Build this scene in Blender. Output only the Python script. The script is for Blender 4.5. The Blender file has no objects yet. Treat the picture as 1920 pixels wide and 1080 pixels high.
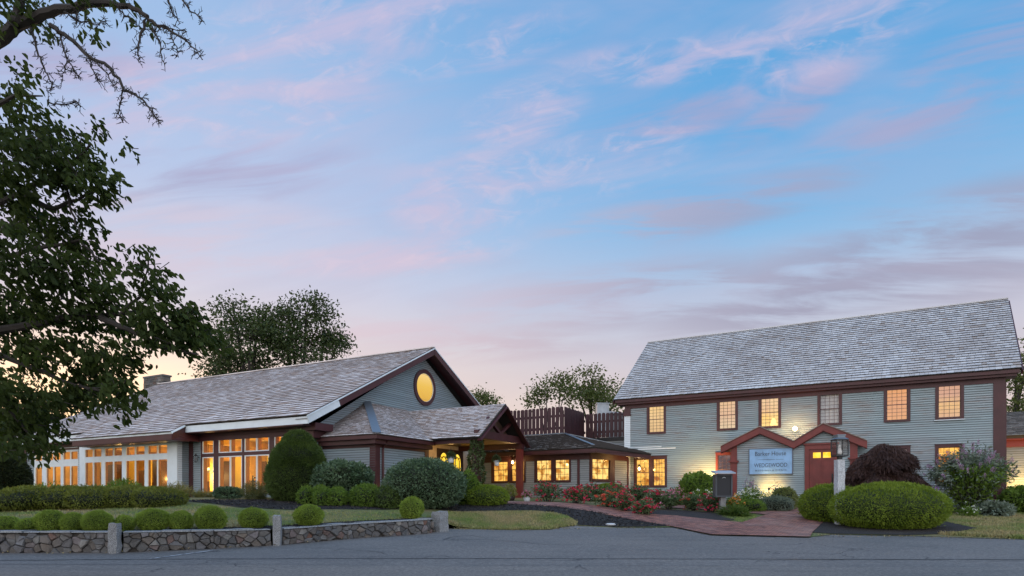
import bpy, math, random
import numpy as np
from mathutils import Vector, geometry
R = math.radians
sc = bpy.context.scene
COL = sc.collection

# ------------------------------------------------------------------ camera
FPX, HZ, CH = 1180.0, 931.0, 1.55          # focal length and horizon in photo pixels, eye height
cam = bpy.data.objects.new('camera', bpy.data.cameras.new('camera'))
COL.objects.link(cam)
cam.location = (0, 0, CH)
cam.rotation_euler = (R(90), 0, 0)
cam.data.sensor_width = 36
cam.data.lens = 36 * FPX / 1920
cam.data.shift_y = (HZ - 540) / 1920
cam.data.clip_end = 3000
sc.camera = cam

# ------------------------------------------------------------------ world: dusk sky
SUN_DIR = Vector((-0.62, 0.78, 0.035)).normalized()
world = bpy.data.worlds.new('World'); sc.world = world
world.use_nodes = True
wt = world.node_tree; wt.nodes.clear()
def wn(t, **k):
    n = wt.nodes.new(t)
    for a, b in k.items(): setattr(n, a, b)
    return n
def wl(a, b): wt.links.new(a, b)
def wmath(op, a, b=None, clamp=False):
    n = wn('ShaderNodeMath', operation=op); n.use_clamp = clamp
    for i, v in enumerate((a, b)):
        if v is None: continue
        if isinstance(v, (int, float)): n.inputs[i].default_value = v
        else: wl(v, n.inputs[i])
    return n.outputs[0]
def wrange(v, a, b, c=0.0, d=1.0, smooth=True):
    n = wn('ShaderNodeMapRange'); n.interpolation_type = 'SMOOTHSTEP' if smooth else 'LINEAR'
    wl(v, n.inputs[0])
    for i, x in enumerate((a, b, c, d)): n.inputs[1 + i].default_value = x
    return n.outputs[0]
def wmix(f, a, b, blend='MIX'):
    n = wn('ShaderNodeMix', data_type='RGBA', blend_type=blend)
    if isinstance(f, (int, float)): n.inputs[0].default_value = f
    else: wl(f, n.inputs[0])
    for s, v in ((6, a), (7, b)):
        if isinstance(v, tuple): n.inputs[s].default_value = (*v, 1)
        else: wl(v, n.inputs[s])
    return n.outputs[2]
def wramp(v, stops):
    n = wn('ShaderNodeValToRGB'); e = n.color_ramp.elements
    e[0].position, e[0].color = stops[0][0], (*stops[0][1], 1)
    e[1].position, e[1].color = stops[1][0], (*stops[1][1], 1)
    for p, c in stops[2:]:
        x = e.new(p); x.color = (*c, 1)
    wl(v, n.inputs[0]); return n.outputs[0]
tc = wn('ShaderNodeTexCoord'); sep = wn('ShaderNodeSeparateXYZ'); wl(tc.outputs['Generated'], sep.inputs[0])
sx, sy, sz = sep.outputs
zc = wmath('MAXIMUM', sz, 0.0)
hyp = wmath('SQRT', wmath('ADD', wmath('MULTIPLY', sx, sx), wmath('MULTIPLY', sy, sy)))
az = wmath('DIVIDE', sx, wmath('MAXIMUM', hyp, 0.001))
right = wramp(zc, [(0.0, (.90, .68, .54)), (0.10, (.84, .68, .63)), (0.19, (.68, .63, .70)), (0.29, (.50, .60, .79)),
                   (0.38, (.25, .52, .84)), (0.50, (.14, .43, .80)), (0.66, (.11, .38, .75)), (1.0, (.12, .30, .60))])
left = wramp(zc, [(0.0, (1.15, .80, .50)), (0.08, (1.0, .78, .60)), (0.19, (.90, .76, .72)), (0.30, (.66, .67, .82)),
                  (0.42, (.50, .61, .86)), (0.56, (.36, .55, .85)), (0.70, (.20, .43, .78)), (1.0, (.14, .32, .62))])
base = wmix(wrange(az, 0.42, -0.45), right, left)
# the last glow where the sun went down
dot = wn('ShaderNodeVectorMath', operation='DOT_PRODUCT'); wl(tc.outputs['Generated'], dot.inputs[0]); dot.inputs[1].default_value = SUN_DIR
glow = wmath('MULTIPLY', wrange(dot.outputs['Value'], 0.90, 1.0), wrange(zc, 0.26, 0.02))
base = wmix(glow, base, (2.4, 1.6, .85))
# clouds laid out on the sky dome by azimuth and elevation, torn into streaks by noise
azr = wn('ShaderNodeMath', operation='ARCTAN2'); wl(sx, azr.inputs[0]); wl(sy, azr.inputs[1]); A_ = azr.outputs[0]
E_ = wmath('ARCSINE', sz)
E2_ = wmath('ADD', wmath('SUBTRACT', E_, wmath('MULTIPLY', A_, .13)), wmath('MULTIPLY', wmath('MULTIPLY', A_, A_), .225))
def dome_noise(tilt, sa, se, loc, detail, dist, rough=.58):
    cv = wn('ShaderNodeCombineXYZ'); wl(A_, cv.inputs[0]); wl(E2_, cv.inputs[1])
    mr = wn('ShaderNodeMapping'); mr.inputs['Rotation'].default_value = (0, 0, -tilt); wl(cv.outputs[0], mr.inputs[0])
    mp = wn('ShaderNodeMapping'); mp.inputs['Scale'].default_value = (sa, se, 1); mp.inputs['Location'].default_value = loc; wl(mr.outputs[0], mp.inputs[0])
    nz = wn('ShaderNodeTexNoise'); nz.inputs['Scale'].default_value = 1; nz.inputs['Detail'].default_value = detail
    nz.inputs['Roughness'].default_value = rough; nz.inputs['Distortion'].default_value = dist
    wl(mp.outputs[0], nz.inputs['Vector']); return nz.outputs[0]
n_streak = dome_noise(0, 3.4, 18, (3.1, 7.4, 0), 8, .7)
n_fine = dome_noise(0, 14, 36, (1.7, 2.2, 3), 7, 1.3, .62)
n_flat = dome_noise(R(-4), 4.2, 32, (8.3, 1.2, 5), 7, .45)
n_big = dome_noise(0, 2.0, 6.5, (5.2, 3.3, 2), 4, .5)
def patch(px, py, rpx, rpy, tilt=0):
    X = (px - 960) / FPX; a0 = math.atan(X); e0 = math.atan((HZ - py) / FPX / math.sqrt(1 + X * X)); ra, re = rpx / FPX * math.cos(a0) ** 2, rpy / FPX * math.cos(a0)
    da, de = wmath('SUBTRACT', A_, a0), wmath('SUBTRACT', E_, e0); c, q = math.cos(R(tilt)), math.sin(R(tilt))
    u = wmath('DIVIDE', wmath('ADD', wmath('MULTIPLY', da, c), wmath('MULTIPLY', de, q)), ra); v = wmath('DIVIDE', wmath('SUBTRACT', wmath('MULTIPLY', de, c), wmath('MULTIPLY', da, q)), re)
    return wrange(wmath('ADD', wmath('MULTIPLY', u, u), wmath('MULTIPLY', v, v)), 1.0, 0.0)
def total(l):
    x = l[0]
    for y in l[1:]: x = wmath('MAXIMUM', x, y)
    return x
def cover(mask, n, lo, hi, k): return wmath('MULTIPLY', wmath('MULTIPLY', mask, wrange(n, lo, hi)), k)
pinks = total([patch(430, 190, 420, 95, 12), patch(620, 60, 420, 70, 15), patch(980, 215, 150, 60, 12), patch(1010, 330, 330, 60, 4), patch(880, 370, 180, 90, 10), patch(1560, 60, 260, 90, 10), patch(1300, 110, 330, 40, -3), patch(760, 480, 300, 40, 8), patch(560, 150, 260, 40, 14), patch(1100, 300, 260, 50, 6), patch(900, 90, 240, 40, 10)])
greys = total([patch(1270, 225, 220, 40, 5), patch(1480, 205, 170, 40, 18), patch(1840, 110, 220, 80, 14), patch(1750, 210, 330, 50, 3), patch(330, 330, 480, 70, 13), patch(120, 120, 260, 60, 16)])
lows = total([patch(1600, 530, 620, 110, 3), patch(1800, 430, 400, 90, 3), patch(1150, 560, 420, 70, 3), patch(1300, 400, 380, 50, 4), patch(800, 640, 420, 50, 0), patch(300, 450, 520, 90, 8)])
pink = wramp(zc, [(0.0, (.90, .62, .52)), (0.15, (.82, .60, .62)), (0.30, (.76, .60, .72)), (0.45, (.74, .58, .74)), (0.7, (.66, .56, .78)), (1, (.4, .45, .65))])
grey = wramp(zc, [(0.0, (.78, .56, .52)), (0.15, (.50, .43, .52)), (0.30, (.36, .37, .52)), (0.45, (.42, .40, .62)), (0.7, (.40, .44, .70)), (1, (.3, .36, .55))])
lowc = wmix(wrange(az, -.25, .45), wramp(zc, [(0.0, (.92, .66, .55)), (.15, (.84, .62, .62)), (.3, (.70, .62, .74)), (.6, (.6, .6, .8))]), wramp(zc, [(0.0, (.75, .55, .50)), (.12, (.58, .45, .50)), (.22, (.37, .34, .45)), (.34, (.36, .38, .54)), (.6, (.4, .45, .7))]))
sky = base
sky = wmix(cover(wmath('ADD', wmath('MULTIPLY', greys, .95), .16), n_streak, .37, .62, .66), sky, grey)
sky = wmix(cover(lows, n_flat, .37, .60, .85), sky, lowc)
sky = wmix(cover(wmath('ADD', wmath('MULTIPLY', pinks, .95), .10), n_streak, .38, .68, .58), sky, pink)
sky = wmix(cover(pinks, n_fine, .46, .72, .34), sky, wmix(.5, pink, (.92, .72, .80)))
sky = wmix(wmath('MULTIPLY', wrange(n_big, .45, .72), .14), sky, wmix(.5, pink, (.78, .74, .86)))
nish = wn('ShaderNodeTexSky'); nish.sky_type = 'NISHITA'; nish.sun_disc = False
nish.sun_elevation = math.asin(SUN_DIR.z); nish.sun_rotation = math.atan2(SUN_DIR.x, SUN_DIR.y); nish.dust_density = 2.0
WS = 0.12
# painted dusk values are given at strength 1, so divide by the background strength
boost = wmath('ADD', wmath('MULTIPLY', wrange(sy, .10, -.75), 1.85), wmath('ADD', wmath('MULTIPLY', wrange(zc, .68, .98), 1.0), 1.0 / 1.0))
sky = wmix(wmath('MULTIPLY', wrange(sy, .05, -.6), .75), sky, (.66, .64, .65))
vm = wn('ShaderNodeVectorMath', operation='SCALE'); wl(sky, vm.inputs[0]); wl(wmath('DIVIDE', boost, WS), vm.inputs[3])
skyf = wmix(.06, vm.outputs[0], nish.outputs[0])
bg = wn('ShaderNodeBackground'); bg.inputs[1].default_value = WS; wl(skyf, bg.inputs[0])
wo = wn('ShaderNodeOutputWorld'); wl(bg.outputs[0], wo.inputs[0])
world.cycles.sampling_method = 'MANUAL'; world.cycles.sample_map_resolution = 1024

sun = bpy.data.objects.new('sun', bpy.data.lights.new('sun', 'SUN')); COL.objects.link(sun)
sun.data.energy = 0.5; sun.data.angle = R(3); sun.data.color = (1, .62, .38)
sun.rotation_euler = (-SUN_DIR).to_track_quat('-Z', 'Y').to_euler()

sc.view_settings.view_transform = 'Standard'; sc.view_settings.look = 'None'
sc.view_settings.exposure = 0.0; sc.view_settings.gamma = 1.0; sc.view_settings.use_curve_mapping = False
sc.render.engine = 'CYCLES'
sc.cycles.use_denoising = True
sc.cycles.max_bounces = 8; sc.cycles.transparent_max_bounces = 16; sc.cycles.diffuse_bounces = 4
sc.cycles.sample_clamp_indirect = 4.0
sc.cycles.caustics_reflective = False; sc.cycles.caustics_refractive = False

# ------------------------------------------------------------------ materials
MATS = {}
class NT:
    def __init__(s, name):
        s.m = bpy.data.materials.new(name); s.m.use_nodes = True; s.t = s.m.node_tree
        s.b = s.t.nodes['Principled BSDF']; s.out = s.t.nodes['Material Output']; MATS[name] = s.m
    def n(s, t, **k):
        x = s.t.nodes.new(t)
        for a, b in k.items(): setattr(x, a, b)
        return x
    def l(s, a, b): s.t.links.new(a, b)
    def put(s, sock, v):
        if isinstance(v, (int, float)): sock.default_value = v
        elif isinstance(v, tuple): sock.default_value = v if len(v) == 4 else ((*v, 1) if sock.type == 'RGBA' else v)
        else: s.l(v, sock)
    def coord(s, scale=(1, 1, 1), rot=(0, 0, 0), kind='Object'):
        a = s.n('ShaderNodeTexCoord'); m = s.n('ShaderNodeMapping'); m.inputs['Scale'].default_value = scale; m.inputs['Rotation'].default_value = rot
        s.l(a.outputs[kind], m.inputs[0]); return m.outputs[0]
    def noise(s, vec, scale, detail=4, rough=.55, dist=0):
        n = s.n('ShaderNodeTexNoise'); s.l(vec, n.inputs['Vector'])
        for k, v in (('Scale', scale), ('Detail', detail), ('Roughness', rough), ('Distortion', dist)): n.inputs[k].default_value = v
        return n.outputs[0]
    def math(s, op, a, b=0.0, clamp=False):
        n = s.n('ShaderNodeMath', operation=op); n.use_clamp = clamp; s.put(n.inputs[0], a); s.put(n.inputs[1], b); return n.outputs[0]
    def rng(s, v, a, b, c=0.0, d=1.0):
        n = s.n('ShaderNodeMapRange'); n.interpolation_type = 'SMOOTHSTEP'; s.l(v, n.inputs[0])
        for i, x in enumerate((a, b, c, d)): n.inputs[1 + i].default_value = x
        return n.outputs[0]
    def mix(s, f, a, b, blend='MIX'):
        n = s.n('ShaderNodeMix', data_type='RGBA', blend_type=blend); s.put(n.inputs[0], f); s.put(n.inputs[6], a); s.put(n.inputs[7], b); return n.outputs[2]
    def ramp(s, v, stops):
        n = s.n('ShaderNodeValToRGB'); e = n.color_ramp.elements
        for i in (0, 1): e[i].position, e[i].color = stops[i][0], (*stops[i][1], 1)
        for p, c in stops[2:]:
            x = e.new(p); x.color = (*c, 1)
        s.l(v, n.inputs[0]); return n.outputs[0]
    def island(s): return s.n('ShaderNodeNewGeometry').outputs['Random Per Island']
    def objrand(s): return s.n('ShaderNodeObjectInfo').outputs['Random']
    def bump(s, h, strength=.3, dist=.02):
        n = s.n('ShaderNodeBump'); n.inputs['Strength'].default_value = strength; n.inputs['Distance'].default_value = dist
        s.l(h, n.inputs['Height']); s.l(n.outputs[0], s.b.inputs['Normal'])
    def col(s, v): s.put(s.b.inputs['Base Color'], v)
    def rough(s, v): s.put(s.b.inputs['Roughness'], v)
def tint(c, f): return tuple(x * f for x in c)

def m_paint(name, c, rough=.55, wear=.15, wood=(.20, .17, .15), lo=.82, hi=1.15):
    t = NT(name); v = t.coord((1, 1, 1)); n1 = t.noise(v, 2.3, 6); n2 = t.noise(v, 22, 5)
    a = t.mix(t.rng(n1, .3, .75), tint(c, lo), tint(c, hi))
    a = t.mix(t.math('MULTIPLY', t.rng(n2, .62, .78), wear), a, wood)
    t.col(a); t.rough(rough); t.bump(n2, .12, .01); return t.m
def m_siding(name, c, peel, wood=(.215, .19, .17)):
    t = NT(name); g = t.coord((.55, .55, 1)); st = t.coord((1.1, 1.1, 13)); fine = t.coord((6, 6, 40))
    big = t.noise(g, .75, 3); streak = t.noise(st, 1.0, 6, .6); fn = t.noise(fine, 1.0, 4)
    a = t.mix(t.island(), tint(c, .88), tint(c, 1.10))
    a = t.mix(t.rng(big, .35, .7), a, t.mix(.5, a, tint((.98, 1.0, 1.04), sum(c) / 3)))
    mask = t.math('MULTIPLY', t.rng(streak, .50, .63), t.rng(big, .48 - .12 * peel, .62))
    mask = t.math('MULTIPLY', mask, t.rng(fn, .36, .56, .35, 1.0))
    a = t.mix(t.math('MULTIPLY', mask, min(1, peel)), a, t.mix(fn, tint(wood, .7), tint(wood, 1.5)))
    a = t.mix(t.math('MULTIPLY', t.rng(fn, .55, .75), .18 * peel), a, (.42, .44, .44))
    t.col(a); t.rough(.62); t.bump(fn, .15, .006); return t.m
def m_shingle(name, stops):
    t = NT(name); v = t.coord(); n = t.noise(v, .5, 4); f = t.noise(t.coord((9, 9, 9)), 2.2, 4)
    a = t.ramp(t.island(), stops)
    a = t.mix(t.rng(n, .35, .7), a, t.mix(.35, a, (.19, .14, .11)))
    a = t.mix(t.rng(f, .5, .8, 0, .5), a, t.mix(.5, a, (.05, .05, .05)))
    t.col(a); t.rough(.72); t.bump(f, .4, .02); return t.m
def m_leaf(name, c1, c2, trans=.25, rough=.5, c3=None):
    t = NT(name); v = t.coord(); r = t.island()
    a = t.mix(r, c1, c2)
    n = t.noise(v, 1.6, 3)
    a = t.mix(t.rng(n, .35, .7), t.mix(.5, a, tint(c1, .75)), t.mix(.35, a, c3 or tint(c2, 1.25)))
    t.col(a); t.rough(rough); t.b.inputs['Specular IOR Level'].default_value = .3
    tr = t.n('ShaderNodeBsdfTranslucent'); t.put(tr.inputs[0], t.mix(.5, a, (c2[0] * 1.4, c2[1] * 1.4, c2[2] * .7)))
    mx = t.n('ShaderNodeMixShader'); mx.inputs[0].default_value = trans
    t.l(t.b.outputs[0], mx.inputs[1]); t.l(tr.outputs[0], mx.inputs[2]); t.l(mx.outputs[0], t.out.inputs[0]); return t.m
def m_plain(name, c, rough=.6, metal=0.0):
    t = NT(name); n = t.noise(t.coord(), 9, 4); t.col(t.mix(n, tint(c, .85), tint(c, 1.15))); t.rough(rough); t.b.inputs['Metallic'].default_value = metal; return t.m
def m_emit(name, c, strength, c2=None, scale=1.5, lo=.35, hi=.7):
    t = NT(name); e = t.n('ShaderNodeEmission')
    if c2:
        n = t.noise(t.coord((1, 1, 1)), scale, 3, .5, .4); t.put(e.inputs[0], t.mix(t.rng(n, lo, hi), c, c2))
    else: e.inputs[0].default_value = (*c, 1)
    e.inputs[1].default_value = strength; t.l(e.outputs[0], t.out.inputs[0]); return t.m
def m_glass(name):
    t = NT(name); tr = t.n('ShaderNodeBsdfTransparent'); tr.inputs[0].default_value = (.97, .97, .97, 1)
    gl = t.n('ShaderNodeBsdfGlossy'); gl.inputs['Roughness'].default_value = .03
    v = t.coord(); bn = t.n('ShaderNodeBump'); bn.inputs['Strength'].default_value = .08; bn.inputs['Distance'].default_value = .02
    t.l(t.noise(v, 1.7, 2), bn.inputs['Height']); t.l(bn.outputs[0], gl.inputs['Normal'])
    fr = t.n('ShaderNodeFresnel'); fr.inputs[0].default_value = 1.5
    mx = t.n('ShaderNodeMixShader'); t.l(t.math('MULTIPLY', fr.outputs[0], .45), mx.inputs[0]); t.l(tr.outputs[0], mx.inputs[1]); t.l(gl.outputs[0], mx.inputs[2]); t.l(mx.outputs[0], t.out.inputs[0]); return t.m

BURG = (.056, .0135, .0155); RED = (.24, .035, .025)
M_burg = m_paint('burgundy_paint', BURG, .5, .2)
M_red = m_paint('barn_red_paint', (.165, .026, .021), .5, .25)
M_white = m_paint('white_paint', (.66, .735, .775), .5, .04, (.4, .42, .43), .94, 1.04)
M_side_house = m_siding('weathered_siding', (.272, .352, .372), 1.0)
M_side_hall = m_siding('grey_siding', (.225, .295, .325), .45)
M_side_link = m_siding('pale_siding', (.25, .275, .28), .3)
M_shing_house = m_shingle('silver_shingles', [(0, (.40, .40, .40)), (.25, (.47, .475, .48)), (.6, (.56, .57, .575)), (.9, (.47, .46, .45)), (1, (.35, .31, .28))])
M_shing_hall = m_shingle('brown_grey_shakes', [(0, (.42, .36, .33)), (.25, (.56, .50, .47)), (.6, (.72, .67, .65)), (.85, (.52, .43, .38)), (1, (.40, .29, .23))])
M_shing_link = m_shingle('old_dark_shakes', [(0, (.13, .11, .09)), (.4, (.23, .195, .16)), (.7, (.34, .30, .26)), (1, (.19, .145, .11))])
M_lapshade = m_plain('lap_shade_grime', (.095, .115, .12), .8)  # shadow line under each lap put into the colour, along with edge grime
M_butt = m_plain('shingle_shaded_end_grain', (.045, .040, .038), .95)  # end grain, darkened further to paint the shadow line below each course
M_butt_hall = m_plain('shake_shaded_end_grain', (.11, .09, .08), .95)  # hall shakes: end grain with the course shadow painted in, less dark
M_deck = m_plain('roof_deck_dark', (.035, .03, .028), .9)
M_lead = m_plain('lead_flashing', (.20, .23, .26), .4, .6)
M_beige = m_paint('cream_paint', (.55, .47, .36), .55, .05)
M_dark = m_plain('black_metal', (.018, .018, .02), .45, .3)
M_wood_in = m_paint('amber_wall', (.72, .48, .16), .6, .05)
M_reveal = m_paint('reveal_wood_shaded', (.34, .15, .045), .6, .05); M_wains = m_paint('dark_wainscot', (.10, .045, .02), .5, .1)  # reveal wood: weak indirect light put into a darker colour
M_floor_in = m_plain('oak_floor', (.24, .12, .05), .4)
M_glass = m_glass('window_glass')
M_sash = m_paint('dark_sash', (.075, .03, .03), .5, .1)
M_granite = None
def mk_asphalt(name, c, warm):
    t = NT(name); v = t.coord(); big = t.noise(v, .35, 5, .6); mid = t.noise(t.coord((.22, 2.2, 1)), 1.3, 6, .65); fine = t.noise(v, 15, 7, .78); spk = t.noise(v, 75, 3, .8)
    a = t.mix(t.rng(big, .3, .7), tint(c, .80), tint(c, 1.18)); a = t.mix(t.rng(mid, .4, .75, 0, .5), a, warm)
    a = t.mix(t.rng(fine, .36, .52, .8, 0), a, tint(c, .45)); a = t.mix(t.rng(fine, .50, .66, 0, .75), a, tint(c, 1.9)); a = t.mix(t.rng(spk, .56, .70, 0, .65), a, tint(c, 2.8)); a = t.mix(t.rng(mid, .30, .48, .5, 0), a, tint(c, .6))
    vo = t.n('ShaderNodeTexVoronoi'); vo.feature = 'DISTANCE_TO_EDGE'; vo.inputs['Scale'].default_value = .42
    wv = t.n('ShaderNodeVectorMath', operation='ADD'); nz = t.n('ShaderNodeTexNoise'); nz.inputs['Scale'].default_value = 1.8; nz.inputs['Detail'].default_value = 6
    t.l(v, nz.inputs['Vector']); t.l(v, wv.inputs[0]); t.l(nz.outputs[1], wv.inputs[1]); t.l(wv.outputs[0], vo.inputs['Vector'])
    crack = t.math('MULTIPLY', t.rng(vo.outputs['Distance'], .010, .002), t.rng(t.noise(v, .22, 2), .52, .60))
    a = t.mix(t.math('MULTIPLY', crack, .85), a, (.012, .012, .013))
    t.col(a); t.rough(t.rng(big, .3, .7, .62, .80)); t.bump(t.math('SUBTRACT', fine, t.math('MULTIPLY', crack, 1.5)), .5, .008); return t.m
M_road = mk_asphalt('asphalt_smooth', (.125, .117, .108), (.16, .146, .13))
M_road_old = mk_asphalt('asphalt_old', (.132, .122, .110), (.17, .15, .13))
M_tar = m_plain('tar_seam', (.015, .015, .016), .5)
def _mulch():
    t = NT('dark_mulch'); v = t.coord(); f = t.noise(v, 28, 5, .7); b = t.noise(v, 1.2, 4)
    a = t.mix(t.rng(f, .35, .7), (.010, .009, .009), (.045, .038, .034)); a = t.mix(t.rng(b, .5, .75, 0, .6), a, (.055, .042, .034))
    t.col(a); t.rough(.9); t.bump(f, 1.0, .05); return t.m
M_mulch = _mulch()
def _lawn():
    t = NT('patchy_lawn'); v = t.coord(); b = t.noise(v, .55, 5, .6); f = t.noise(v, 14, 5, .7)
    a = t.mix(t.rng(b, .35, .68), (.095, .130, .030), (.20, .165, .075)); a = t.mix(t.rng(f, .35, .75, 0, .7), a, (.05, .07, .018))
    t.col(a); t.rough(.9); t.bump(f, 1.0, .04); return t.m
M_lawn = _lawn()
def _blade():
    t = NT('grass_blades'); r = t.island(); b = t.noise(t.coord(), .55, 5, .6)
    g = t.mix(r, (.09, .16, .022), (.17, .24, .05)); d = t.mix(r, (.22, .19, .075), (.36, .29, .14))
    a = t.mix(t.rng(b, .36, .66), g, d); t.col(a); t.rough(.7); return t.m
M_blade = _blade()
def _brick():
    t = NT('red_brick_paving'); v = t.coord((1, 1, 1), (0, 0, R(32))); br = t.n('ShaderNodeTexBrick'); t.l(v, br.inputs['Vector'])
    for k, x in (('Scale', 1.0), ('Mortar Size', .014), ('Mortar Smooth', .3), ('Bias', -.1), ('Brick Width', .21), ('Row Height', .105)): br.inputs[k].default_value = x
    br.inputs['Color1'].default_value = (.13, .040, .030, 1); br.inputs['Color2'].default_value = (.43, .175, .115, 1); br.inputs['Mortar'].default_value = (.055, .04, .035, 1)
    n = t.noise(v, .9, 5); f = t.noise(v, 18, 4)
    a = t.mix(t.rng(n, .4, .75, 0, .55), br.outputs[0], (.30, .20, .17)); a = t.mix(t.rng(f, .5, .8, 0, .5), a, (.14, .06, .045))
    t.col(a); t.rough(.75); t.bump(t.math('SUBTRACT', t.math('MULTIPLY', f, .3), br.outputs[1]), .6, .012); return t.m
M_brick = _brick()
def _stone():
    t = NT('fieldstone'); r = t.island(); v = t.coord(); n = t.noise(v, 6, 6, .6); f = t.noise(v, 40, 4)
    a = t.ramp(r, [(0, (.045, .05, .055)), (.15, (.15, .15, .145)), (.3, (.07, .065, .06)), (.45, (.18, .15, .12)), (.6, (.10, .107, .12)), (.72, (.26, .25, .225)), (.82, (.08, .09, .10)), (.9, (.17, .08, .05)), (1, (.20, .225, .25))])
    a = t.mix(t.rng(n, .35, .7, .55, 0), a, tint((.07, .065, .06), 1)); a = t.mix(t.rng(f, .5, .8, 0, .35), a, (.32, .32, .31))
    t.col(a); t.rough(.8); t.bump(n, .6, .03); return t.m
M_stone = _stone()
def _granite():
    t = NT('grey_granite'); v = t.coord(); f = t.noise(v, 60, 3, .7); n = t.noise(v, 7, 6, .65)
    a = t.mix(t.rng(f, .35, .65), (.11, .115, .12), (.33, .345, .35)); a = t.mix(t.rng(n, .5, .75, 0, .5), a, (.20, .215, .20))
    t.col(a); t.rough(.8); t.bump(n, .9, .03); return t.m
M_granite = _granite()
M_mortar = m_plain('wall_mortar', (.055, .05, .045), .95)
M_bark = m_paint('bark', (.030, .025, .021), .9, .5, (.075, .07, .06))

# ------------------------------------------------------------------ object helpers
def tag(o, label=None, cat=None, group=None, kind=None):
    if label: o['label'] = label
    if cat: o['category'] = cat
    if group: o['group'] = group
    if kind: o['kind'] = kind
    return o
ROOT = {}
def thing(name, loc, label, cat, group=None):
    o = bpy.data.objects.new(name, None); COL.objects.link(o); o.location = loc; o.empty_display_size = .2
    ROOT[o.name] = Vector(loc); return tag(o, label, cat, group)
def link(name, me, parent=None, loc=None):
    o = bpy.data.objects.new(name, me); COL.objects.link(o)
    if parent is not None:
        o.parent = parent; ROOT[o.name] = ROOT[parent.name]
    if loc is not None: o.location = loc
    if parent is None: ROOT[o.name] = Vector(loc) if loc is not None else Vector((0, 0, 0))
    return o
class MB:
    def __init__(s): s.v = []; s.f = []; s.mi = []
    def face(s, pts, mi=0):
        n = len(s.v); s.v.extend(tuple(p) for p in pts); s.f.append(tuple(range(n, n + len(pts)))); s.mi.append(mi)
    def solid(s, vs, fs, mi=0):
        n = len(s.v); s.v.extend(tuple(p) for p in vs)
        for f in fs: s.f.append(tuple(i + n for i in f)); s.mi.append(mi)
    def hexa(s, p, mi=0):   # p: bottom 4 (ccw from above) then top 4
        s.solid(p, [(3, 2, 1, 0), (4, 5, 6, 7), (0, 1, 5, 4), (1, 2, 6, 5), (2, 3, 7, 6), (3, 0, 4, 7)], mi)
    def box(s, x0, x1, y0, y1, z0, z1, mi=0):
        s.hexa([(x0, y0, z0), (x1, y0, z0), (x1, y1, z0), (x0, y1, z0), (x0, y0, z1), (x1, y0, z1), (x1, y1, z1), (x0, y1, z1)], mi)
    def fbox(s, fr, u0, u1, z0, z1, d0, d1, mi=0):   # box in a facade frame, d outward
        a, b = min(d0, d1), max(d0, d1)
        s.hexa([fr.p(u0, z0, b), fr.p(u1, z0, b), fr.p(u1, z0, a), fr.p(u0, z0, a), fr.p(u0, z1, b), fr.p(u1, z1, b), fr.p(u1, z1, a), fr.p(u0, z1, a)], mi)
    def bar(s, a, b, w, h, mi=0, up=(0, 0, 1)):     # rectangular bar from a to b, w across, h along up
        a, b = Vector(a), Vector(b); d = (b - a).normalized(); sd = d.cross(Vector(up))
        sd = sd.normalized() if sd.length > 1e-4 else Vector((1, 0, 0)); u = sd.cross(d).normalized(); sd *= w / 2; u *= h / 2
        s.hexa([a - sd - u, a + sd - u, b + sd - u, b - sd - u, a - sd + u, a + sd + u, b + sd + u, b - sd + u], mi)
    def prism(s, poly, off, mi=0):                   # polygon pushed along a vector
        n = len(poly); off = Vector(off); p = [Vector(q) for q in poly]
        s.solid(p + [q + off for q in p], [tuple(range(n))[::-1], tuple(range(n, 2 * n))] + [(i, (i + 1) % n, n + (i + 1) % n, n + i) for i in range(n)], mi)
    def tube(s, pts, rad, sides=6, mi=0):
        pts = [Vector(p) for p in pts]; n = len(s.v); m = len(pts)
        for i, p in enumerate(pts):
            d = (pts[min(i + 1, m - 1)] - pts[max(i - 1, 0)]); d = d.normalized() if d.length > 1e-6 else Vector((0, 0, 1))
            a = d.cross(Vector((.31, .17, 1)) if abs(d.z) < .9 else Vector((1, .2, 0))).normalized(); b = d.cross(a)
            r = rad[i] if isinstance(rad, (list, tuple)) else rad
            for k in range(sides):
                t = 2 * math.pi * k / sides; s.v.append(tuple(p + (a * math.cos(t) + b * math.sin(t)) * r))
        for i in range(m - 1):
            for k in range(sides):
                k2 = (k + 1) % sides; s.f.append((n + i * sides + k, n + i * sides + k2, n + (i + 1) * sides + k2, n + (i + 1) * sides + k)); s.mi.append(mi)
        s.f.append(tuple(n + k for k in range(sides))[::-1]); s.mi.append(mi); s.f.append(tuple(n + (m - 1) * sides + k for k in range(sides))); s.mi.append(mi)
    def lathe(s, c, prof, sides=14, mi=0):           # prof: (radius, z)
        n = len(s.v); c = Vector(c)
        for r, z in prof:
            for k in range(sides):
                t = 2 * math.pi * k / sides; s.v.append((c.x + r * math.cos(t), c.y + r * math.sin(t), c.z + z))
        for i in range(len(prof) - 1):
            for k in range(sides):
                k2 = (k + 1) % sides; s.f.append((n + i * sides + k, n + i * sides + k2, n + (i + 1) * sides + k2, n + (i + 1) * sides + k)); s.mi.append(mi)
        s.f.append(tuple(n + k for k in range(sides))[::-1]); s.mi.append(mi)
        q = n + (len(prof) - 1) * sides; s.f.append(tuple(q + k for k in range(sides))); s.mi.append(mi)
    def build(s, name, mats, parent=None, loc=None, smooth=False):
        if not isinstance(mats, (list, tuple)): mats = [mats]
        o0 = ROOT[parent.name] if parent is not None else (Vector(loc) if loc is not None else Vector((0, 0, 0)))
        me = bpy.data.meshes.new(name)
        me.from_pydata([(x - o0.x, y - o0.y, z - o0.z) for x, y, z in s.v], [], s.f)
        for m in mats: me.materials.append(m)
        me.polygons.foreach_set('material_index', s.mi)
        if smooth: me.polygons.foreach_set('use_smooth', [True] * len(s.f))
        me.update()
        return link(name, me, parent, loc if parent is None else None)
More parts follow.
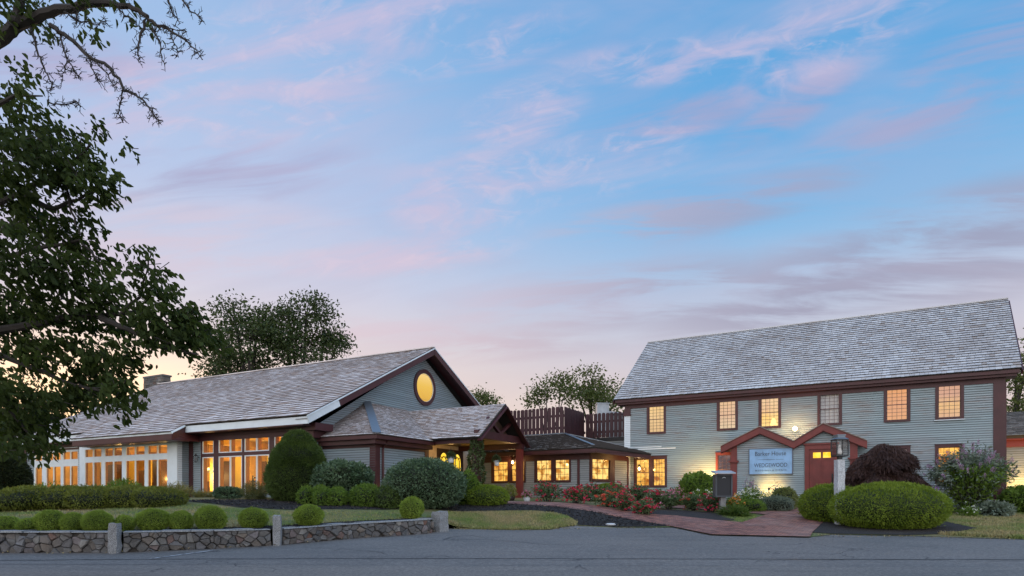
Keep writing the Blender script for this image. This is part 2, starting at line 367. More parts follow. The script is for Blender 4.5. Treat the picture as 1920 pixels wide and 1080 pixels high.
def np_mesh(name, V, Q, MI, mats, smooth=None):
    me = bpy.data.meshes.new(name); V = np.asarray(V, np.float32); Q = np.asarray(Q, np.int32)
    me.vertices.add(len(V)); me.vertices.foreach_set('co', V.ravel())
    me.loops.add(Q.size); me.loops.foreach_set('vertex_index', Q.ravel())
    me.polygons.add(len(Q)); me.polygons.foreach_set('loop_start', np.arange(0, Q.size, Q.shape[1], dtype=np.int32))
    for m in mats: me.materials.append(m)
    me.polygons.foreach_set('material_index', np.asarray(MI, np.int32))
    if smooth is not None: me.polygons.foreach_set('use_smooth', np.asarray(smooth, bool))
    me.update(calc_edges=True); me.validate(); return me
class Fr:      # facade frame: origin, unit u to the viewer's right, n outward
    def __init__(s, o, u):
        s.o = Vector((o[0], o[1], 0)); s.u = Vector((u[0], u[1], 0)).normalized(); s.n = Vector((s.u.y, -s.u.x, 0))
    def p(s, u, z, d=0.0): return s.o + s.u * u + s.n * d + Vector((0, 0, z))
    def uz(s, px, py, d=0.0):
        r = Vector(((px - 960) / FPX, 1, (HZ - py) / FPX)); k = (s.o + s.n * d).dot(s.n) / r.dot(s.n)
        q = r * k; return (q - s.o).dot(s.u), q.z + CH
    def U(s, px, d=0.0): return s.uz(px, 900, d)[0]
    def Z(s, px, py, d=0.0): return s.uz(px, py, d)[1]
    def at(s, px, py, d=0.0): u, z = s.uz(px, py, d); return s.p(u, z, d)
def at(px, py, Y): return Vector(((px - 960) / FPX * Y, Y, CH + (HZ - py) / FPX * Y))

# ------------------------------------------------------------------ terrain
WALLX = [-60, -13.2, -11.07, -8.64, -6.83, -5.68, -4.41, -2.51, -2.17, 0]
WALLY = [13.3, 13.4, 13.6, 13.6, 14.4, 15.2, 16.8, 18.5, 20.0, 21.0]
def lin(x, xs, ys):
    if x <= xs[0]: return ys[0]
    for i in range(1, len(xs)):
        if x <= xs[i]: return ys[i - 1] + (ys[i] - ys[i - 1]) * (x - xs[i - 1]) / (xs[i] - xs[i - 1])
    return ys[-1]
def sst(a, b, x):
    t = max(0, min(1, (x - a) / (b - a))); return t * t * (3 - 2 * t)
def road_z(Y): return .025 * min(Y, 26)
def H(X, Y):
    yw = lin(X, WALLX, WALLY)
    zl = road_z(Y) if Y < yw else min(1.5, .025 * yw + .36 + .073 * max(0, Y - yw - .4))
    zc_ = road_z(Y) if Y < 20.2 else lin(Y, [20.2, 22.3, 24, 27, 31], [.505, .98, 1.22, 1.38, 1.48])
    zr = road_z(Y) if Y < 17.2 else lin(Y, [17.2, 19, 24, 27, 32], [.43, .56, 1.0, 1.25, 1.48])
    z = zl + (zc_ - zl) * sst(-2.6, -1.5, X)
    return z + (zr - z) * sst(1.5, 6.2, X)
def H_road(X, Y):
    if X < -3: return road_z(Y)
    yw = lin(X, WALLX, WALLY)
    zc_ = road_z(Y) if Y < 20.2 else lin(Y, [20.2, 22.3, 24, 27, 31], [.505, .98, 1.22, 1.38, 1.48])
    zr = road_z(Y) if Y < 17.2 else lin(Y, [17.2, 19, 24, 27, 32], [.43, .56, 1.0, 1.25, 1.48])
    z = road_z(Y) + (zc_ - road_z(Y)) * sst(-2.6, -1.5, X)
    return z + (zr - z) * sst(1.5, 6.2, X)
def ground_hit(px, py):
    rx, rz = (px - 960) / FPX, (HZ - py) / FPX; y = 9.0
    while y < 60:
        if CH + rz * y < H(rx * y, y): return (rx * y, y)
        y += .02
    return (rx * 40, 40)
def G(px, py): x, y = ground_hit(px, py); return Vector((x, y, H(x, y)))
def sheet(name, poly, mat, off, step=.45, hfun=H, kind='structure'):
    vs = [Vector((x, y)) for x, y in poly]; m = len(vs); pts = []
    for i in range(m):
        a, b = vs[i], vs[(i + 1) % m]; k = max(1, int((b - a).length / step))
        pts += [a + (b - a) * j / k for j in range(k)]
    n = len(pts); edges = [(i, (i + 1) % n) for i in range(n)]
    xs = [p.x for p in pts]; ys = [p.y for p in pts]; y = min(ys) + step / 2
    while y < max(ys):
        x = min(xs) + step / 2
        while x < max(xs): pts.append(Vector((x + random.uniform(-.1, .1) * step, y + random.uniform(-.1, .1) * step))); x += step
        y += step
    V, E, F, *_ = geometry.delaunay_2d_cdt(pts, edges, [], 1, 1e-4)
    me = bpy.data.meshes.new(name); me.from_pydata([(v.x, v.y, hfun(v.x, v.y) + off) for v in V], [], [tuple(f) for f in F])
    for p in me.polygons:
        if p.normal.z < 0: p.flip()
    me.materials.append(mat); me.polygons.foreach_set('use_smooth', [True] * len(me.polygons)); me.update()
    o = link(name, me)
    if kind: o['kind'] = kind
    return o
random.seed(5)
# ------------------------------------------------------------------ ground, roads, paths, beds
def _base():
    xs = [-400, -120, -60] + [-40 + i for i in range(81)] + [60, 120, 400]; ys = [-60, -20, 0] + [4 + .8 * i for i in range(60)] + [60, 90, 150, 300, 900]
    V = []
    for y in ys:
        for x in xs:
            z = min(H(x + a, y + b) for a in (-1, 0, 1) for b in (-.8, 0, .8)) if (-41 < x < 41 and 3 < y < 53) else (1.3 if y > 50 else .2 if y > 20 else -.1)
            V.append((x, y, z - .10))
    n = len(xs); F = [(j * n + i, j * n + i + 1, (j + 1) * n + i + 1, (j + 1) * n + i) for j in range(len(ys) - 1) for i in range(n - 1)]
    me = bpy.data.meshes.new('ground'); me.from_pydata(V, [], F); me.materials.append(M_lawn); me.update()
    tag(link('ground', me), kind='structure')
_base()
def px_poly(l): return [tuple(G(*p)[:2]) for p in l]
edge_r = px_poly([(850, 991), (900, 993), (960, 994), (1030, 993.5), (1050, 990), (1080, 986), (1140, 990), (1200, 990), (1265, 989.5), (1300, 997), (1334, 1004), (1411, 1006), (1519, 1008), (1560, 1003), (1617, 1004), (1727, 1006), (1920, 1012)])
wallpts = list(zip(WALLX[1:9], WALLY[1:9]))
edge = [(-32, 13.3)] + wallpts + edge_r + [(34, 15.9)]
rz = lambda x, y: road_z(y)
sheet('road', [(x, y + (.12 if x < -2.1 else .35)) for x, y in edge] + [(34, -8), (-32, -8)], M_road, .0, .6, H_road)
# older, paler asphalt nearer than the tar seam
sheet('street', [(-32, 11.62), (-8, 11.58), (-2, 11.5), (1, 11.42), (3, 11.40), (9, 11.30), (34, 11.3), (34, -8), (-32, -8)], M_road_old, .004, 1.0, rz)
seam = [(-30, 12.15), (-10.5, 12.2), (-7, 12.42), (-4, 12.5), (0, 12.52), (3, 12.46), (6, 12.40), (8, 12.36), (11, 12.32), (30, 12.2)]
def ribbon(pts, w, jit=.0):
    fine = []
    for (x0, y0), (x1, y1) in zip(pts, pts[1:]):
        k = max(1, int(abs(x1 - x0) / .22)); fine += [(x0 + (x1 - x0) * i / k, y0 + (y1 - y0) * i / k + random.uniform(-jit, jit)) for i in range(k)]
    up = [(x, y + w * random.uniform(.35, .75)) for x, y in fine]; dn = [(x, y - w * random.uniform(.35, .75)) for x, y in fine]
    return dn + up[::-1]
sheet('road_seam', ribbon(seam, .045, .02), M_tar, .008, 5, rz)
sheet('road_crack', ribbon([(-12, 11.66), (-7, 11.62), (-2, 11.52), (1, 11.44), (4, 11.42), (6, 11.36)], .016, .012), M_tar, .009, 5, rz)
def crack(px, w=.022):
    pts = [G(*p) for p in px]; L = []; Rr = []
    for i, p in enumerate(pts):
        d = (pts[min(i + 1, len(pts) - 1)] - pts[max(i - 1, 0)]).normalized(); n = Vector((-d.y, d.x, 0)) * w * random.uniform(.4, .7)
        L.append((p.x + n.x, p.y + n.y)); Rr.append((p.x - n.x, p.y - n.y))
    sheet('road_crack', L + Rr[::-1], M_tar, .010, 5, rz)
crack([(832, 1012), (845, 1008), (858, 1006), (880, 1004), (893, 1006), (910, 1009), (935, 1008)], .022)
crack([(832, 1011.5), (870, 1011.8), (905, 1011.5), (960, 1015), (1020, 1021), (1090, 1021)], .018)
crack([(628, 1033), (640, 1029), (655, 1031), (690, 1033), (715, 1036), (720, 1039)], .02)
crack([(795, 1046), (818, 1040), (838, 1044), (845, 1046)], .015)
crack([(1078, 1066), (1083, 1062), (1086, 1059), (1090, 1064), (1100, 1069)], .01)
# worn white bay line
p0, p1 = G(283, 1048.5), G(402, 1032)
dv = (p1 - p0).normalized(); nv = Vector((-dv.y, dv.x, 0)) * .05
def _paintline():
    t = NT('worn_line_paint'); v = t.coord(); n = t.noise(v, 9, 5, .7)
    t.col(t.mix(t.rng(n, .42, .6), (.42, .43, .44), (.10, .10, .105))); t.rough(.7); return t.m
sheet('road_marking', [(p0 - nv)[:2], (p1 - nv)[:2], (p1 + nv)[:2], (p0 + nv)[:2]], _paintline(), .009, .5, rz)

back = [(34, 40), (34, 60), (-44, 60), (-44, 13.5)]
lawn_edge = [(-44, 13.45), (-32, 13.45)] + [(x, y + .16) for x, y in wallpts] + edge_r + [(34, 15.9)] + [(34, 36), (-44, 36)]
sheet('lawn', lawn_edge, M_lawn, .016, .5)
# mulch beds
sheet('mulch_bed', [(-32, 13.5)] + [(x, y + .2) for x, y in wallpts[:-1]] + [(-2.4, 19.3), (-2.5, 19.9)] + [(x - .15, y + .95) for x, y in wallpts[:-1]][::-1] + [(-32, 14.5)], M_mulch, .026)
bedA = px_poly([(330, 940), (395, 945), (450, 953), (540, 957), (640, 956), (720, 957), (790, 954), (835, 958), (880, 959.5), (960, 958), (1000, 958), (1040, 961), (1065, 968), (1084, 979), (1083, 985.5), (1140, 989), (1200, 989), (1262, 988), (1225, 982), (1180, 974), (1110, 959), (1050, 951), (1000, 947.5), (940, 946), (880, 944), (800, 944), (700, 944), (600, 940), (480, 938), (400, 938)])
sheet('mulch_bed', bedA, M_mulch, .030, .4)
sheet('mulch_bed', px_poly([(1212, 966), (1270, 970), (1340, 978), (1375, 977), (1385, 968), (1340, 963), (1300, 960), (1260, 957), (1180, 955), (1150, 956)]), M_mulch, .036, .4)
sheet('mulch_bed', px_poly([(1523, 1000), (1560, 1002.5), (1617, 1003.5), (1700, 1005), (1760, 1003), (1810, 996), (1833, 992), (1800, 985), (1765, 978), (1770, 962), (1840, 962), (1925, 960), (1960, 956), (1960, 944), (1760, 942), (1600, 942), (1568, 950), (1538, 982)]), M_mulch, .030, .4)
sheet('mulch_bed', px_poly([(1385, 962), (1440, 963), (1484, 948), (1488, 941), (1380, 941), (1300, 943), (1290, 951), (1330, 953)]), M_mulch, .036, .4)
# brick walk
path = px_poly([(935, 946), (1000, 949), (1050, 953), (1110, 961), (1180, 975.5), (1225, 983), (1265, 990), (1300, 997.5), (1334, 1004.5), (1411, 1006.5), (1519, 1009), (1524, 999), (1540, 984), (1566, 960), (1590, 944), (1590, 940.5), (1490, 940.5), (1486, 948), (1440, 966), (1405, 977), (1391, 981.5), (1340, 977), (1270, 969), (1225, 966), (1170, 958), (1110, 949), (1050, 944), (990, 942), (930, 941)])
sheet('brick_path', path, M_brick, .044, .4)
sheet('brick_path', px_poly([(1240, 948), (1330, 951), (1400, 955.5), (1468, 957), (1436, 967), (1400, 963.5), (1330, 957.5), (1250, 954)]), M_brick, .048, .4)

# bark chips on the mulch and grass blades on the lawn, both uncountable
def in_poly(x, y, P):
    c = False; j = len(P) - 1
    for i in range(len(P)):
        if (P[i][1] > y) != (P[j][1] > y) and x < (P[j][0] - P[i][0]) * (y - P[i][1]) / (P[j][1] - P[i][1]) + P[i][0]: c = not c
        j = i
    return c
def scatter(P, n, rng):
    xs = [p[0] for p in P]; ys = [p[1] for p in P]; out = []
    for _ in range(n * 6):
        if len(out) >= n: break
        x, y = rng.uniform(min(xs), max(xs)), rng.uniform(min(ys), max(ys))
        if in_poly(x, y, P): out.append((x, y))
    return out
def blades(name, areas, label):
    rng = random.Random(11); V = []; F = []
    for P, n, h in areas:
        for x, y in scatter(P, n, rng):
            z = H(x, y) + .008; a = rng.uniform(0, math.pi); w = rng.uniform(.006, .013); hh = h * rng.uniform(.5, 1.3); l = hh * .6
            dx, dy = math.cos(a) * w, math.sin(a) * w; tx, ty = rng.uniform(-l, l), rng.uniform(-l, l); k = len(V)
            V += [(x - dx, y - dy, z), (x + dx, y + dy, z), (x + dx * .5 + tx * .5, y + dy * .5 + ty * .5, z + hh * .7), (x + tx, y + ty, z + hh)]; F.append((k, k + 1, k + 2, k + 3))
    me = np_mesh(name, V, F, [0] * len(F), [M_blade]); tag(link(name, me), label, 'grass', kind='stuff')
grassC = px_poly([(838, 988), (850, 991), (900, 993), (960, 994), (1030, 993.5), (1050, 990), (1080, 986), (1083, 980), (1065, 970), (1040, 963), (1000, 960), (960, 960), (880, 961.5), (840, 960), (832, 970)])
grassL = [(-24, 14.6)] + [(x, y + 1.0) for x, y in wallpts[:-2]] + [(-2.8, 19.5)] + px_poly([(790, 957), (720, 960), (640, 959), (540, 960), (450, 956), (395, 948), (330, 945), (250, 946), (100, 955), (-60, 960)])
grassR = px_poly([(1760, 1004), (1850, 1008), (1925, 1012), (1990, 1014), (1990, 962), (1925, 963), (1840, 965), (1770, 966), (1768, 978), (1800, 986), (1833, 992), (1805, 998)])
grassI = px_poly([(1385, 979), (1392, 981), (1420, 971), (1416, 966), (1390, 966), (1350, 970)])
blades('grass', [(grassC, 15000, .06), (grassL, 26000, .05), (grassR, 20000, .055), (grassI, 1200, .06)], 'short patchy lawn grass, part green and part dried to straw')
strip = lambda px, d: (lambda P: [tuple(q) for q in P] + [(x, y + d) for x, y in P[::-1]])(px_poly(px))
blades('grass_fringe', [(strip([(838, 989), (850, 991), (900, 993), (960, 994), (1030, 993.5), (1050, 990), (1080, 986)], .35), 2600, .10), (strip([(1772, 1005), (1850, 1008.5), (1925, 1012), (1990, 1014)], .35), 1800, .10), ([(x, y + 1.05) for x, y in wallpts[:-1]] + [(x, y + 1.35) for x, y in wallpts[:-1]][::-1], 2600, .09)], 'longer grass fringing the lawn edges')
def litter():
    rng = random.Random(17); V = []; F = []; areas = [(grassL, 260), (grassC, 60), (grassR, 90), (bedA, 160), (path, 90)] + [(strip([(850, 992), (960, 995), (1050, 991), (1140, 991), (1265, 990)], -.5), 110), (strip([(1530, 1004), (1727, 1007), (1920, 1013)], -.5), 90), ([(x, y - .5) for x, y in wallpts] + [(x, y - .06) for x, y in wallpts][::-1], 160)]
    for P, n in areas:
        for x, y in scatter(P, n, rng):
            a = rng.uniform(0, 6.28); s = rng.uniform(.02, .045); z = (H(x, y) if y > lin(x, WALLX, WALLY) or x > -2.3 else road_z(y)) + .05; k = len(V); c, d = math.cos(a) * s, math.sin(a) * s
            V += [(x - c, y - d, z - .025), (x + d * .5, y - c * .5, z), (x + c, y + d, z + rng.uniform(-.03, .0)), (x - d * .5, y + c * .5, z)]; F.append((k, k + 1, k + 2, k + 3))
    t = NT('fallen_leaf'); t.col(t.mix(t.island(), (.22, .13, .05), (.36, .27, .11))); t.rough(.8)
    tag(link('leaf_litter', np_mesh('leaf_litter', V, F, [0] * len(F), [t.m])), 'scattered dry fallen leaves on lawn, beds and road edge', 'leaves', kind='stuff')
litter()
def chips():
    rng = random.Random(3); V = []; F = []
    for P, n in ((bedA, 9000), ([(x, y + .2) for x, y in wallpts] + [(x, y + 1) for x, y in wallpts][::-1], 4000)):
        for x, y in scatter(P, n, rng):
            a = rng.uniform(0, 3.14); s = rng.uniform(.02, .05); z = H(x, y) + .035; k = len(V); c, d = math.cos(a) * s, math.sin(a) * s
            V += [(x - c, y - d, z), (x + d * .4, y - c * .4, z + rng.uniform(.005, .03)), (x + c, y + d, z + rng.uniform(0, .02)), (x - d * .4, y + c * .4, z + rng.uniform(.005, .03))]; F.append((k, k + 1, k + 2, k + 3))
    me = np_mesh('mulch_chips', V, F, [0] * len(F), [M_mulch]); tag(link('mulch_chips', me), 'loose dark bark chips lying over the planting beds', 'mulch', kind='stuff')
chips()

# ------------------------------------------------------------------ fieldstone retaining wall and granite posts
def voronoi_cells(L, h, sx_, sy_, rng):
    pts = []
    ny = max(2, round(h / sy_)); nx = max(2, round(L / sx_))
    for j in range(-1, ny + 1):
        for i in range(-1, nx + 1): pts.append(((i + .5 + rng.uniform(-.62, .62) + (.5 if j % 2 else 0)) * L / nx, (j + .5 + rng.uniform(-.55, .55)) * h / ny))
    cells = []
    for i, (cx, cy) in enumerate(pts):
        if not (-.05 < cx < L + .05 and -.02 < cy < h + .02): continue
        poly = [(0, 0), (L, 0), (L, h), (0, h)]
        for k, (qx, qy) in enumerate(pts):
            if k == i or abs(qx - cx) > 4 * sx_: continue
            mx, my, dx, dy = (cx + qx) / 2, (cy + qy) / 2, qx - cx, qy - cy; out = []
            for a in range(len(poly)):
                p, q = poly[a], poly[(a + 1) % len(poly)]; sp = (p[0] - mx) * dx + (p[1] - my) * dy; sq = (q[0] - mx) * dx + (q[1] - my) * dy
                if sp <= 0: out.append(p)
                if sp * sq < 0: t = sp / (sp - sq); out.append((p[0] + (q[0] - p[0]) * t, p[1] + (q[1] - p[1]) * t))
            poly = out
            if len(poly) < 3: break
        if len(poly) >= 3: cells.append(((cx, cy), poly))
    return cells
def wall_h(x): return lin(x, [-13, -8.6, -5.7, -2.3], [.43, .43, .37, .40])
def stone_wall(pts, label, seed):
    rng = random.Random(seed); root = thing('stone_wall', (*pts[0], road_z(pts[0][1])), label, 'wall', 'fieldstone retaining wall in three lengths')
    st, core, cap = MB(), MB(), MB()
    for (x0, y0), (x1, y1) in zip(pts, pts[1:]):
        fr = Fr((x0, y0), (x1 - x0, y1 - y0)); L = math.hypot(x1 - x0, y1 - y0)
        Zb = lambda u: road_z(y0 + (y1 - y0) * u / L); Zt = lambda u: Zb(u) + wall_h(x0 + (x1 - x0) * u / L)
        b0, b1, t0, t1 = Zb(0) - .1, Zb(L) - .1, Zt(0), Zt(L)
        q = lambda u, z, d: fr.p(u, z, d)
        core.hexa([q(0, b0, 0), q(L, b1, 0), q(L, b1, -.32), q(0, b0, -.32), q(0, t0, 0), q(L, t1, 0), q(L, t1, -.32), q(0, t0, -.32)])
        n = max(3, int(L / .45)); us = [0] + [L * (k + rng.uniform(-.25, .25)) / n for k in range(1, n)] + [L]
        for k in range(n):
            a, b_, h0 = us[k], us[k + 1] - .012, .028 + rng.uniform(-.008, .014); f0, f1 = .07 + rng.uniform(-.02, .02), .07 + rng.uniform(-.02, .02); za, zb = t0 + (t1 - t0) * a / L + .002, t0 + (t1 - t0) * b_ / L + .002
            cap.hexa([q(a, za, f0), q(b_, zb, f1), q(b_, zb, -.36), q(a, za, -.36), q(a, za + h0, f0 - .01), q(b_, zb + h0, f1 - .01), q(b_, zb + h0, -.36), q(a, za + h0, -.36)])
        for (cx, cy), poly in voronoi_cells(L, .45, .20, .135, rng):
            d1 = rng.uniform(.03, .10); off = rng.uniform(-.012, .012); rings = []
            for sh, dd in ((.965, 0), (.935, d1 * .7), (.78, d1), ):
                ring = []
                for x, y in poly:
                    X, Y = cx + (x - cx) * sh, cy + (y - cy) * sh; f = Y / .45
                    zb, zt = Zb(X), Zt(X); ring.append(q(X, zb + (zt - zb) * f - .01, dd + (rng.uniform(-.012, .012) if dd else 0)))
                rings.append(ring)
            n = len(poly); fs = [(i + a * n, (i + 1) % n + a * n, (i + 1) % n + (a + 1) * n, i + (a + 1) * n) for a in (0, 1) for i in range(n)] + [tuple(range(2 * n, 3 * n))]
            st.solid(rings[0] + rings[1] + rings[2], fs)
    core.build('mortar_core', M_mortar, root); st.build('stone_face', M_stone, root); cap.build('coping', M_granite, root)
W = wallpts
stone_wall([W[0], W[1], (-8.63, 13.6)], 'leftmost length of low fieldstone wall, ending at the post among the boxwoods', 1)
stone_wall([(-8.42, 13.64), W[3], (-5.8, 15.1)], 'middle length of low fieldstone wall between the two tall granite posts', 2)
stone_wall([(-5.58, 15.28), W[5], W[6], (-2.42, 18.85)], 'right length of low fieldstone wall curving up to the stubby end post', 3)
def granite_post(x, y, w, h, ang, label, seed, lean=0):
    rng = random.Random(seed); root_z = road_z(y) - .1; prof = []
    root = None; mb = MB(); N = 7; vs = []
    c, s = math.cos(ang), math.sin(ang)
    for k in range(N):
        z = root_z + (h + .1) * k / (N - 1); ins = .93 if k == N - 1 else 1
        for a, b in ((-1, -1), (0, -1.03), (1, -1), (1.03, 0), (1, 1), (0, 1.03), (-1, 1), (-1.03, 0)):
            px_, py_ = (a * w / 2 * ins + rng.uniform(-.012, .012), b * w / 2 * ins + rng.uniform(-.012, .012))
            vs.append((x + px_ * c - py_ * s + lean * k / N, y + px_ * s + py_ * c, z + (rng.uniform(-.015, .015) if k == N - 1 else 0)))
    fs = [(k * 8 + i, k * 8 + (i + 1) % 8, (k + 1) * 8 + (i + 1) % 8, (k + 1) * 8 + i) for k in range(N - 1) for i in range(8)] + [tuple(range((N - 1) * 8, N * 8))]
    mb.solid(vs, fs); o = mb.build('granite_post', M_granite, None, (x, y, root_z)); tag(o, label, 'post', 'granite posts in the stone wall')
granite_post(-8.52, 13.50, .185, .64, .0, 'granite post among the boxwoods at the left of the stone wall', 1)
granite_post(-5.64, 15.12, .175, .72, .15, 'tall slim granite post with a rough top at the middle of the stone wall', 2)
granite_post(-2.20, 19.2, .36, .62, .9, 'broad stubby granite post ending the stone wall beside the grass', 3)
# ------------------------------------------------------------------ building helpers
def spans(u0, u1, za, zb, holes):
    iv = [(u0, u1)]
    for h in holes:
        if h[2] < zb - 1e-5 and h[3] > za + 1e-5:
            nv = []
            for a, b in iv:
                if h[0] > a: nv.append((a, min(b, h[0])))
                if h[1] < b: nv.append((max(a, h[1]), b))
            iv = [x for x in nv if x[1] - x[0] > 1e-4]
    return iv
def lap_wall(mb, fr, u0, u1, z0, z1, holes=(), d=0.0, pitch=.095, clip=None, rng=None, lap=.032):
    rng = rng or random.Random(7); z = z0
    while z < z1 - 1e-4:
        zt = min(z + pitch, z1); cuts = sorted({z, zt} | {c for h in holes for c in (h[2], h[3]) if z < c < zt})
        joints = []; x = u0 + rng.uniform(.5, 4)
        while x < u1: joints.append(x); x += rng.uniform(2.2, 4.8)
        o = lambda q: d + lap * (1 - (q - z) / pitch) + .001
        for za, zb in zip(cuts, cuts[1:]):
            for a, b in spans(u0, u1, za, zb, holes):
                pts = [a] + [j for j in joints if a < j < b] + [b]
                for p, q in zip(pts, pts[1:]):
                    pa, pb, qa, qb = p, p, q, q
                    if clip:
                        la, ra = clip(za); lb, rb = clip(zb)
                        pa, qa, pb, qb = max(p, la), min(q, ra), max(p, lb), min(q, rb)
                        if pa >= qa: continue
                        if pb >= qb: pb = qb = (pa + qa) / 2
                    e = .013 if za == z else 0
                    if e: mb.face([fr.p(pa, za, o(za)), fr.p(qa, za, o(za)), fr.p(qa, za + e, o(za + e)), fr.p(pa, za + e, o(za + e))], 1)
                    mb.face([fr.p(pa, za + e, o(za + e)), fr.p(qa, za + e, o(za + e)), fr.p(qb, zb, o(zb)), fr.p(pb, zb, o(zb))])
                    if za == z: mb.face([fr.p(pa, za, d), fr.p(qa, za, d), fr.p(qa, za, o(za)), fr.p(pa, za, o(za))], 1)
        z = zt
def flat_wall(mb, fr, u0, u1, z0, z1, holes=(), d=0.0, mi=0, flip=False):
    cuts = sorted({z0, z1} | {c for h in holes for c in (h[2], h[3]) if z0 < c < z1})
    for za, zb in zip(cuts, cuts[1:]):
        for a, b in spans(u0, u1, za, zb, holes):
            p = [fr.p(a, za, d), fr.p(b, za, d), fr.p(b, zb, d), fr.p(a, zb, d)]
            mb.face(p[::-1] if flip else p, mi)
def shingles(mb, A, B, C, D, course, wid, rng, th=.022, lift=.012, overhang=.04, wob=.008):
    # A,B eave left/right; D,C ridge left/right
    A, B, C, D = map(Vector, (A, B, C, D)); S = max((D - A).length, (C - B).length); n = max(1, round(S / course))
    nrm = (B - A).cross(D - A).normalized()
    if nrm.z < 0: nrm = -nrm
    for k in range(n):
        t0 = k / n - (overhang / S if k == 0 else 0); t1 = min(1.0, (k + 1.35) / n)
        l0, r0, l1, r1 = A.lerp(D, t0), B.lerp(C, t0), A.lerp(D, t1), B.lerp(C, t1); L = (r0 - l0).length; w0 = 0
        if L < .02: continue
        x = -rng.uniform(0, wid); sag = [rng.uniform(-1, 1) for _ in range(3)]
        while x < L:
            w = wid * rng.uniform(.55, 1.45); a, b = max(0, x) / L, min(L, x + w - .006) / L; x += w
            if b - a < .01 / L: continue
            j = rng.uniform(-wob, wob) / S; up = th + rng.uniform(0, lift); tw = rng.uniform(-.004, .004)
            dd = (D - A) * j
            p0, p1 = l0.lerp(r0, a) + dd, l0.lerp(r0, b) + dd; q0, q1 = l1.lerp(r1, a), l1.lerp(r1, b)
            f0, f1 = p0 + nrm * (up + tw), p1 + nrm * (up - tw); e = nrm * .004
            m = len(mb.v); mb.v.extend(tuple(v) for v in (p0 + e, p1 + e, f0, f1, q0 + e, q1 + e))
            for f, q in (((m + 2, m + 3, m + 5, m + 4), 0), ((m, m + 1, m + 3, m + 2), 2), ((m, m + 2, m + 4), 2), ((m + 1, m + 5, m + 3), 2)): mb.f.append(f); mb.mi.append(q)
def roof_slab(mb, A, B, C, D, th=.12, mi=1):
    A, B, C, D = map(Vector, (A, B, C, D)); nrm = (B - A).cross(D - A).normalized()
    if nrm.z < 0: nrm = -nrm
    o = nrm * -th; mb.hexa([A + o, B + o, C + o, D + o, A, B, C, D], mi)
def sash_window(root, fr, u0, u1, z0, z1, d, cw, cols, rows, shade=None, casing=None, sash=None, sill=None, depth=.05, label=None, cw_top=None):
    """casing outer u0..u1, z0..z1; cw casing width; rows per sash; shade material of what hangs behind"""
    casing = casing or M_burg; sash = sash or M_sash; ct = cw_top or cw
    mb = MB(); pr = d + .045
    mb.fbox(fr, u0, u0 + cw, z0, z1, d - .06, pr); mb.fbox(fr, u1 - cw, u1, z0, z1, d - .06, pr)
    mb.fbox(fr, u0 + cw, u1 - cw, z1 - ct, z1, d - .06, pr + .004); mb.fbox(fr, u0 + cw, u1 - cw, z0, z0 + cw * .8, d - .06, pr + .02)
    mb.fbox(fr, u0 - .02, u1 + .02, z1 + .001, z1 + .025, d, pr + .03)
    w = mb.build('window', casing, root)
    if label: w['label'] = label
    a0, a1, b0, b1 = u0 + cw, u1 - cw, z0 + cw * .8, z1 - ct
    s = MB(); mid = (b0 + b1) / 2; st = .03; m = .014
    for (lo, hi, dd) in ((b0, mid + .015, d - .035), (mid - .015, b1, d - .012)):
        s.fbox(fr, a0, a0 + st, lo, hi, dd - .03, dd); s.fbox(fr, a1 - st, a1, lo, hi, dd - .03, dd)
        s.fbox(fr, a0 + st, a1 - st, lo, lo + st, dd - .03, dd - .001); s.fbox(fr, a0 + st, a1 - st, hi - st, hi, dd - .03, dd - .001)
        for i in range(1, cols): x = a0 + st + (a1 - a0 - 2 * st) * i / cols; s.fbox(fr, x - m / 2, x + m / 2, lo + st, hi - st, dd - .022, dd - .004)
        for i in range(1, rows): z = lo + st + (hi - lo - 2 * st) * i / rows; s.fbox(fr, a0 + st, a1 - st, z - m / 2, z + m / 2, dd - .022, dd - .006)
    s.build('sash', sash, w)
    p = MB(); p.face([fr.p(a0, b0, d - .028), fr.p(a1, b0, d - .028), fr.p(a1, b1, d - .028), fr.p(a0, b1, d - .028)]); p.build('pane', M_glass, w)
    if shade:
        q = MB(); n = 14; W = a1 - a0
        for i in range(n):
            x0, x1 = a0 - .05 + (W + .1) * i / n, a0 - .05 + (W + .1) * (i + 1) / n; e0, e1 = .012 * math.sin(i * 1.9), .012 * math.sin((i + 1) * 1.9)
            q.face([fr.p(x0, b0 - .1, d - .12 + e0), fr.p(x1, b0 - .1, d - .12 + e1), fr.p(x1, b1 + .1, d - .12 + e1), fr.p(x0, b1 + .1, d - .12 + e0)])
        q.build('shade', shade, w)
    if sill:
        k = MB(); k.fbox(fr, u0 - .03, u1 + .03, z0 - .035, z0 - .003, d, d + .09); k.build('sill', sill, w)
    return w
def point(name, loc, watts, col=(1, .58, .22), rad=.08):
    l = bpy.data.lights.new(name, 'POINT'); l.energy = watts; l.color = col; l.shadow_soft_size = rad
    o = bpy.data.objects.new(name, l); COL.objects.link(o); o.location = loc; return o
WARM = (1.0, .56, .18)

